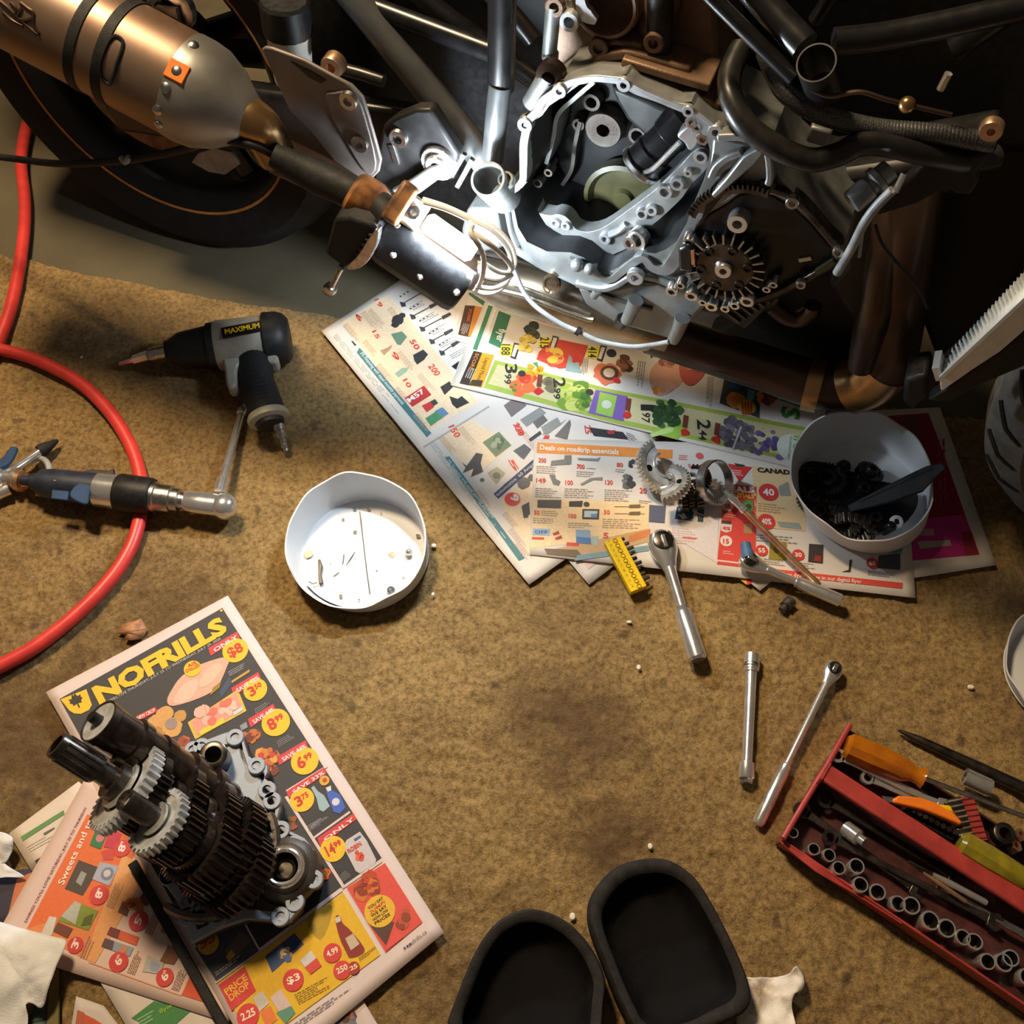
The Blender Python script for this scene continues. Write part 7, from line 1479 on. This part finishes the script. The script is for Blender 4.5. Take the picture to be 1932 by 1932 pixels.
def cutter():
    T_ = thing('utility_knife', 'bright orange utility knife lying among the bits', 'knife', P(*m4(1330, 1080), .04)); pts = pp(m4, [(1120, 1015), (1150, 998), (1290, 1010), (1430, 1060), (1500, 1110), (1548, 1165), (1535, 1182), (1440, 1140), (1300, 1085), (1130, 1045)], .060)
    mb = MB(); mb.prism(pts, -UP*.010); part('handle', mb, 'orange_plastic', T_, bevel=.002)
    mb = MB(); mb.prism(pp(m4, [(1400, 1055), (1470, 1060), (1495, 1105), (1440, 1085)], .0605), -UP*.005); part('slider', mb, 'yellow_plastic', T_, bevel=.001)
    mb = MB(); mb.prism(pp(m4, [(1040, 1000), (1120, 1012), (1128, 1046), (1060, 1035)], .055), -UP*.0015); part('blade', mb, 'steel', T_)
cutter()
def rail():
    T_ = thing('bit_rail', 'red socket rail holding a row of dark bits in the toolbox', 'rail', P(*m4(1610, 1140), .03)); a = P(*m4(1572, 1005), .052); b = P(*m4(1665, 1285), .050); d = (b-a).normalized(); s = d.cross(UP).normalized()
    if s.x > 0: s = -s
    mb = MB(); mb.box((a+b)/2-UP*.004, d*(b-a).length*.5, s*.0085, UP*.005); part('rail', mb, 'toolbox_red', T_, bevel=.001)
    for i in range(8):
        p = a.lerp(b, (i+.5)/8); mb = MB(); mb.cyl(p+s*.008, p+s*.024-UP*.004, .0045, .0035, n=12); part('bit', mb, 'dark_steel', T_)
        mb = MB(); mb.box(p+UP*.0012, d*.0006, s*.0085, UP*.0006); part('rail_notch', mb, 'toolbox_dark', T_)
rail()
def bits_strip():
    T_ = thing('bit_strip', 'strip of black screwdriver bits under the orange knife', 'bit strip', P(*m4(1330, 1140), .03)); a = P(*m4(1170, 1075), .042); b = P(*m4(1500, 1250), .042); d = (b-a).normalized(); s = d.cross(UP).normalized()
    mb = MB(); mb.box((a+b)/2-UP*.004, d*(b-a).length*.5, s*.007, UP*.004); part('base', mb, 'black_plastic', T_, bevel=.001)
    for i in range(9): mb = MB(); p = a.lerp(b, (i+.5)/9); mb.cyl(p, p+UP*.010, .0035, n=6); part('bit', mb, 'dark_steel', T_)
bits_strip()
def pin(label, cr, a, b, z, r, m, nm='punch'):
    T_ = thing(nm, label, 'punch', P(*cr(*a), z-r)); smooth_lathe('shank', P(*cr(*a), z), P(*cr(*b), z), [(0, 0), (0, r*.6), (.3, r), (.95, r), (1, r*.8), (1, 0)], m, T_, 14)
    smooth_lathe('tip', P(*cr(*a), z), P(*cr(*b), z), [(-.45, 0), (-.45, r*.35), (.01, r*.55), (.01, 0)], 'dark_steel', T_, 12)
pin('bright steel pin punch lying in the lower toolbox bay', m4, (1360, 1490), (1700, 1672), .046, .0040, 'chrome')
pin('copper-toned pin punch beside the bright steel one', m4, (1300, 1480), (1570, 1665), .044, .0028, 'copper')
mb = MB(); mb.lathe(P(*m4(815, 1205), .040), Vec((.5, -.6, .5)), [(0, 0), (0, .010), (.02, .010), (.022, .006), (.03, .006), (.03, 0)], 18); tag(part('spark_plug_socket', mb, 'chrome', base=P(*m4(815, 1205), .03)), 'shiny short adaptor lying in the lower toolbox bay', 'adaptor')
mb = MB(); mb.lathe(P(*m4(1780, 1250), .036), UP, [(0, .013), (.014, .013), (.015, .011), (.015, .007), (0, .007)], 22); tag(part('large_socket', mb, 'dark_steel', base=P(*m4(1780, 1250), .03)), 'dark ring socket lying past the red rail in the toolbox', 'socket')
for (x, y, lab) in ((1880, 1260, 'small copper fitting near the dark ring socket in the toolbox'), (1850, 1330, 'brass-coloured nut near the olive screwdriver handle')):
    mb = MB(); mb.lathe(P(*m4(x, y), .034), Vec((.4, .2, 1)), [(0, .008), (.010, .008), (.010, .004), (0, .004)], 6); tag(part('copper_fitting', mb, 'copper', base=P(*m4(x, y), .03)), lab, 'fitting')

# --- black knee pads
def knee_pad(label, outl, z, group):
    o_ = pp(n1, outl, z); L_ = crpath(o_, 6, True); c = sum(L_, Vec())/len(L_); base = Vec((c.x, c.y, CZ))
    T_ = thing('knee_pad', label, 'knee pad', base, group)
    def lp(k, zz): return [Vec((c.x+(p.x-c.x)*k, c.y+(p.y-c.y)*k, zz)) for p in L_]
    mb = MB(); rg = [[mb.add(p) for p in lp(k, zz)] for k, zz in ((.90, CZ), (.97, CZ+.008), (1.0, z-.012), (.985, z-.002), (.95, z+.002), (.86, z+.001), (.82, z-.004))]
    for p, q in zip(rg, rg[1:]): mb.bridge(p, q)
    mb.face(rg[0][::-1]); part('foam_rim', mb, 'foam_black', T_, sharp=60)
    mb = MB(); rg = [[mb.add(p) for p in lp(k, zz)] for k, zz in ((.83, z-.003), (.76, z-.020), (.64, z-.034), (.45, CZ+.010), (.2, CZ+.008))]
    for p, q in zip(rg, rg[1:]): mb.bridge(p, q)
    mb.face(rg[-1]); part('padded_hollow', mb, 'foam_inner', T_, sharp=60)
KG = 'black knee pads'
knee_pad('black hollow foam knee pad beside the stained paper towel', [(768, 560), (790, 420), (900, 290), (1040, 238), (1180, 242), (1310, 322), (1420, 480), (1560, 760), (1622, 950), (1590, 1040), (1480, 1100), (1290, 1190), (1060, 1200), (960, 1060), (850, 800)], .055, KG)
knee_pad('black hollow foam knee pad between the gearbox flyer and its twin', [(30, 1120), (80, 960), (180, 720), (290, 570), (430, 502), (560, 515), (690, 590), (800, 720), (862, 870), (858, 1000), (820, 1240), (640, 1420), (330, 1420), (70, 1280)], .055, KG)

# --- tissue, leaf, papers
def crumple(name, label, cat, cr, outl, z, amp, m, seed, bend=None, group=None, n=26):
    L_ = crpath(pp(cr, outl, z), 4, True); c = sum(L_, Vec())/len(L_); rng = np.random.default_rng(seed); mb = MB(); R_ = 9
    rings = []
    for j in range(R_+1):
        f = 1-j/(R_)
        rings.append([])
        for p in L_:
            q = Vec((c.x+(p.x-c.x)*f, c.y+(p.y-c.y)*f, z))
            h = noise.noise(Vec((q.x*38+seed, q.y*38, 0)))*amp+noise.noise(Vec((q.x*90, q.y*90+seed, 3)))*amp*.45
            q.z = max(CZ+.003, z+h+amp*.4)
            if bend: q.z += bend(q)
            rings[-1].append(q)
    idx = [[mb.add(p) for p in r] for r in rings[:-1]]; cen = mb.add(rings[-1][0])
    for a, b in zip(idx, idx[1:]): mb.bridge(a, b)
    k = len(L_)
    for i in range(k): mb.face((idx[-1][i], idx[-1][(i+1) % k], cen))
    o = part(name, mb, m, base=Vec((c.x, c.y, CZ)), sharp=180); so = o.modifiers.new('thick', 'SOLIDIFY'); so.thickness = .0008
    return tag(o, label, cat, group)
crumple('paper_towel', 'crumpled white paper towel with a brown stain beside a knee pad', 'paper towel', m5, [(-160, 1640), (-60, 1600), (100, 1590), (190, 1575), (225, 1535), (270, 1515), (318, 1580), (300, 1680), (235, 1720), (225, 1800), (250, 1920), (240, 2060), (60, 2080), (-150, 2020)], CZ+.008, .016, 'tissue_stained', 5)
t0 = P(*m7(230, 1500), .03)
def tbend(q):
    s_ = (q.y-t0.y); return .020*math.exp(-(s_/.05)**2)
crumple('paper_towel', 'large clean white paper towel draped over the flyers by the sweets flyer', 'paper towel', m7, [(-250, 1170), (0, 1192), (190, 1245), (420, 1305), (530, 1352), (455, 1520), (415, 1640), (350, 1790), (310, 1820), (270, 1790), (225, 1800), (215, 1960), (100, 2080), (-250, 2080)], .022, .006, 'tissue', 2, tbend)
crumple('scrap_paper', 'white paper scrap at the edge of the cream flyer with the green line', 'paper', m7, [(-140, 500), (0, 535), (80, 560), (120, 610), (60, 740), (0, 760), (-140, 740)], .020, .010, 'tissue', 3, None, 'white paper scraps')
crumple('scrap_paper', 'pointed white paper scrap above the draped paper towel', 'paper', m7, [(-140, 740), (0, 748), (90, 800), (182, 862), (60, 868), (-140, 875)], .018, .006, 'tissue', 4, None, 'white paper scraps')
def leaf_():
    T_ = thing('dry_leaf', 'small dry brown leaf on the carpet near the red hose', 'leaf', P(*m6(540, 290), CZ)); a = pp(m6, [(452, 300), (490, 262), (520, 232), (560, 225), (605, 222), (637, 285), (600, 335), (540, 352), (495, 345), (520, 318), (475, 312)], CZ+.004)
    c = sum(a, Vec())/len(a)+UP*.004; mb = MB(); i = [mb.add(p+UP*.004*math.sin(k*1.9)) for k, p in enumerate(a)]; ce = mb.add(c)
    for k in range(len(i)): mb.face((i[k], i[(k+1) % len(i)], ce))
    b_ = part('blade', mb, 'leaf_brown', T_, sharp=180); so = b_.modifiers.new('t', 'SOLIDIFY'); so.thickness = .0006
    mb = MB(); mb.tube(pp(m6, [(460, 300), (540, 292), (630, 280)], CZ+.010), .0006, 5); part('midrib', mb, 'leaf_brown', T_)
leaf_()
for k, (cr, x, y) in enumerate(((k8, 495, 625), (m1, 1225, 1240), (m1, 1230, 885), (m2, 800, 1520), (m4, 1600, 320), (n1, 685, 545), (n1, 1090, 178), (m2, 870, 1850))):
    mb = MB(); c = P(*cr(x, y), CZ+.003); mb.sphere(c, .0032 if k not in (4, 5) else .005, 8, random.uniform(.7, 1.3), random.uniform(.7, 1.3), .5); tag(part('crumb', mb, 'crumb', base=c), 'tiny pale crumb of dirt on the carpet', 'crumb', 'pale crumbs on the carpet')
mb = MB(); a = P(*m7(965, 755), .024); b = P(*m7(1640, 1960), .022); d = (b-a).normalized(); s = d.cross(UP).normalized(); mb.box((a+b)/2, d*(b-a).length*.5, s*.0055, UP*.003); tag(part('black_strip', mb, 'black_plastic', base=(a+b)/2-UP*.003, bevel=.001), 'thin black strip along the edge of the yellow-titled flyer', 'bar')  # thin black strip beside the flyer edge

# ------------------------------------------------------------------ gearbox half with its shafts, standing on the dark flyer
NZ = .0185
mat('cool_lit_alu', (0.30, 0.34, 0.42), 0.55, 0.3, var=0.10, scale=40, bump=0.1, bscale=600)  # silver alu with the cool LED's reflection put into its colour
GB = thing('gearbox', 'opened gearbox with stacked gear shafts rising from its silver cover', 'gearbox', P(450, 1600, NZ))
cz = NZ+.036
out = [m6(862, 1015), m6(905, 985), m6(960, 965), m6(1090, 915), m6(1180, 888), m6(1212, 900), m6(1222, 960), m6(1250, 1050), m6(1300, 1080), m6(1365, 1105), m6(1370, 1150), m6(1345, 1180), m6(1400, 1230), m6(1432, 1300), m6(1440, 1370), m6(1425, 1430), m6(1490, 1500), m6(1590, 1548), m6(1650, 1620), m6(1662, 1700), m6(1688, 1790), m6(1668, 1845), m6(1625, 1850), m8(690, 950), m8(660, 1010), m8(640, 1090), m8(560, 1190), m8(420, 1180), m8(250, 1165), m7(1640, 1215), m7(1560, 1250), m7(1395, 1340), m7(1370, 1260), m7(1310, 1060), m7(1265, 1000), m7(1180, 885), m7(1195, 760), m7(1270, 770), m7(1330, 860), m7(1420, 960), (385, 1690), (400, 1640), (370, 1560), (340, 1480), (345, 1440)]
ol = [P(*q, cz) for q in out]
cen = sum(ol, Vec())/len(ol)
mb = MB(); mb.prism([p-UP*.034 for p in ol], UP*.026); part('cover_shell', mb, 'dirty_alu', GB, bevel=.004)
il = [p.lerp(cen, .12) for p in ol]
mb = MB(); mb.annulus([p-UP*.012 for p in ol], [p-UP*.012 for p in il], UP*.012); part('mating_flange', mb, 'cool_lit_alu', GB, bevel=.0012)
# upper panels of the casting
mb = MB(); mb.prism(crpath(pp(m6, [(900, 1010), (1000, 960), (1180, 930), (1215, 1060), (1290, 1130), (1350, 1250), (1370, 1420), (1300, 1480), (1200, 1400), (1080, 1180)], cz-.004), 3, True), -UP*.014); part('casting_panel', mb, 'cool_lit_alu', GB, bevel=.004)
mb = MB(); mb.prism(crpath(pp(m6, [(1330, 1500), (1440, 1530), (1560, 1580), (1630, 1700), (1600, 1860), (1480, 1930), (1380, 1800), (1340, 1650)], cz-.006), 3, True), -UP*.014); part('casting_panel', mb, 'cool_lit_alu', GB, bevel=.004)
mb = MB(); mb.prism(crpath(pp(m8, [(30, 900), (180, 980), (330, 1010), (440, 960), (600, 1000), (620, 1060), (540, 1160), (300, 1150), (60, 1180), (-10, 1060)], cz-.010), 3, True), -UP*.014); part('casting_panel', mb, 'dirty_alu', GB, bevel=.004)
lugs = [m6(1172, 940), m6(970, 996), m6(918, 1015), m6(1302, 1112), m6(1366, 1258), m6(1396, 1325), m6(1450, 1502), m6(1535, 1590), m6(1650, 1802), m6(770, 1782), m7(1232, 852), m7(1366, 1040), m7(1466, 1136), m8(605, 1045), m7(1375, 1150), m8(500, 1150), m7(1590, 1160)]
for q in lugs:
    mb = MB(); mb.boss(P(*q, cz-.001), UP, .0105, .0055, .0035, .012, 20); part('bolt_lug', mb, 'cool_lit_alu', GB)
mb = MB(); mb.lathe(P(*m6(1070, 1085), cz-.008), P(*m6(1032, 1035), cz+.034)-P(*m6(1070, 1085), cz-.008), [(0, .017), (.036, .0165), (.037, .015), (.037, .010), (.012, .010), (.012, 0)], 28); part('dowel_tube', mb, 'dark_steel', GB)
mb = MB(); mb.boss(P(*m6(1390, 1590), cz-.006), UP, .012, .004, .010); part('oil_plug', mb, 'cool_lit_alu', GB)
# output bearing boss
bo = P(*m8(530, 795), cz+.006); mb = MB(); mb.lathe(bo-UP*.018, UP, [(0, .040), (.008, .039), (.014, .036), (.018, .031), (.020, .028), (.024, .0265), (.026, .024), (.026, .0165), (.006, .0165), (.006, 0)], 44); bs = part('bearing_boss', mb, 'dirty_alu', GB)
mb = MB(); mb.lathe(bo, UP, [(.005, .0215), (.0085, .0215), (.0095, .0195), (.0085, .0175), (.004, .0175)], 36); part('bearing_race', mb, 'chrome', bs)
mb = MB(); mb.lathe(bo-UP*.010, UP, [(0, .012), (.006, .012), (.007, .010), (.003, .008), (.003, 0)], 24); part('seal_cup', mb, 'dark_steel', bs)
# clutch bell wall round the gears
bw = P(*m6(1030, 1620), cz); mb = MB(); mb.lathe(bw-UP*.012, UP, [(0, .082), (.022, .079), (.026, .077), (.026, .072), (.004, .070), (.004, 0)], 40, math.radians(-30), math.radians(125)); part('bell_wall', mb, 'dirty_alu', GB)

def gshaft(name, label, tip, base, items, m='oily_gear'):
    """items: (t, kind, *args) along tip..base"""
    a, b = tip, base; d = (b-a).normalized(); L = (b-a).length
    it = next(i for i in items if i[0] == 'cyl'); mb = MB(); mb.lathe(a, d, [(it[2]*L, 0), (it[2]*L, it[4]), (it[3]*L, it[5]), (it[3]*L, 0)], 28)
    T_ = part(name, mb, it[6], GB, label=label)
    for it in [i for i in items if i is not it]:
        k = it[0]
        if k == 'cyl': _, nm, t0, t1, r0_, r1_, mm = it; mb = MB(); mb.lathe(a, d, [(t0*L, 0), (t0*L, r0_), (t1*L, r1_), (t1*L, 0)], 28); part(nm, mb, mm, T_)
        elif k == 'tube': _, nm, t0, t1, r0_, ri, mm = it; mb = MB(); mb.lathe(a, d, [(t0*L+.02, 0), (t0*L+.02, ri), (t0*L, ri), (t0*L, r0_*.95), (t0*L+.002, r0_), (t1*L, r0_), (t1*L, 0)], 28); part(nm, mb, mm, T_)
        elif k == 'spl':
            _, nm, t0, t1, r0_, n_, mm = it; mb = MB(); mb.gear(a+d*L*(t0+t1)/2, d, r0_*.9, r0_, n_, L*(t1-t0), r0_*.4); part(nm, mb, mm, T_)
        elif k == 'gear':
            _, nm, t, r, n_, th, bore, mm = it; mb = MB(); mb.gear(a+d*L*t, -d, r*.90, r, n_, th, bore, dish=.002); part(nm, mb, mm, T_)
        elif k == 'ring':
            _, nm, t, ro, ri, th, mm = it; mb = MB(); mb.lathe(a+d*L*t, d, [(0, ro), (th, ro), (th, ri), (0, ri), (0, ro)], 40); part(nm, mb, mm, T_)
    return T_
z1 = NZ+.205
zb = NZ+.030
gshaft('output_shaft', 'longest gear shaft with splined tube tip and pale top gear', P(105, 1404, z1), P(468, 1632, zb), [
    ('tube', 'splined_tip', 0, .20, .0150, .0105, 'dark_steel'), ('spl', 'splines', .03, .19, .0162, 14, 'dark_steel'),
    ('cyl', 'shaft', .19, .98, .0115, .0125, 'dark_steel'), ('ring', 'collar', .27, .021, .011, .010, 'dark_steel'), ('ring', 'thrust_washer', .31, .027, .012, .004, 'gear_steel'),
    ('gear', 'top_gear', .35, .0525, 38, .014, .030, 'pale_gear'), ('ring', 'needle_bearing', .335, .031, .020, .016, 'oily_gear'), ('gear', 'second_gear', .43, .040, 30, .018, .014, 'oily_gear'),
    ('ring', 'selector_dog', .50, .036, .014, .014, 'oily_gear'), ('gear', 'third_gear', .58, .051, 34, .018, .014, 'oily_gear'), ('ring', 'selector_ring', .65, .040, .014, .012, 'oily_gear'), ('gear', 'fourth_gear', .74, .056, 38, .020, .014, 'oily_gear'), ('gear', 'fifth_gear', .86, .062, 42, .022, .014, 'oily_gear')])
gshaft('input_shaft', 'shorter hollow gear shaft with pale small gear near its tip', P(235, 1508, NZ+.190), P(478, 1668, zb), [
    ('tube', 'hollow_tip', 0, .30, .0125, .0085, 'dark_steel'), ('cyl', 'shaft', .28, .98, .011, .012, 'dark_steel'), ('ring', 'thrust_washer', .20, .019, .010, .003, 'gear_steel'),
    ('gear', 'top_gear', .25, .0375, 28, .012, .020, 'pale_gear'), ('ring', 'needle_bearing', .235, .021, .012, .010, 'machined_alu'), ('gear', 'second_gear', .36, .036, 30, .022, .012, 'oily_gear'), ('ring', 'selector_dog', .45, .032, .012, .012, 'oily_gear'),
    ('gear', 'wide_gear', .60, .043, 32, .034, .012, 'oily_gear'), ('ring', 'selector_ring', .72, .036, .012, .010, 'oily_gear'), ('gear', 'drive_gear', .84, .050, 36, .026, .012, 'oily_gear')])
gshaft('shift_drum', 'black shift drum with pale round end disc beside the gear shafts', P(187, 1361, NZ+.185), P(425, 1520, zb), [
    ('cyl', 'drum_body', .03, .98, .0245, .028, 'oily_gear'), ('ring', 'end_disc', .0, .0245, .007, .007, 'pale_gear'), ('ring', 'end_rim', -.008, .0255, .0235, .010, 'dark_steel'), ('cyl', 'end_pin', -.06, .05, .0062, .0075, 'oil_black'),
    ('ring', 'drum_groove', .22, .0285, .02, .012, 'oily_gear'), ('ring', 'drum_groove', .40, .0285, .02, .014, 'oily_gear'), ('ring', 'drum_groove', .62, .031, .02, .014, 'oily_gear'), ('ring', 'drum_groove', .80, .032, .02, .014, 'oily_gear')])
# selector fork rail and forks
gshaft('fork_rail', 'thin selector rail with forks between drum and gears', P(215, 1430, NZ+.165), P(455, 1560, zb), [
    ('cyl', 'rail', 0, .98, .006, .006, 'dark_steel'), ('ring', 'selector_fork', .25, .030, .006, .010, 'oily_gear'), ('ring', 'selector_fork', .48, .034, .006, .012, 'oily_gear'), ('ring', 'selector_fork', .72, .036, .006, .012, 'oily_gear')])
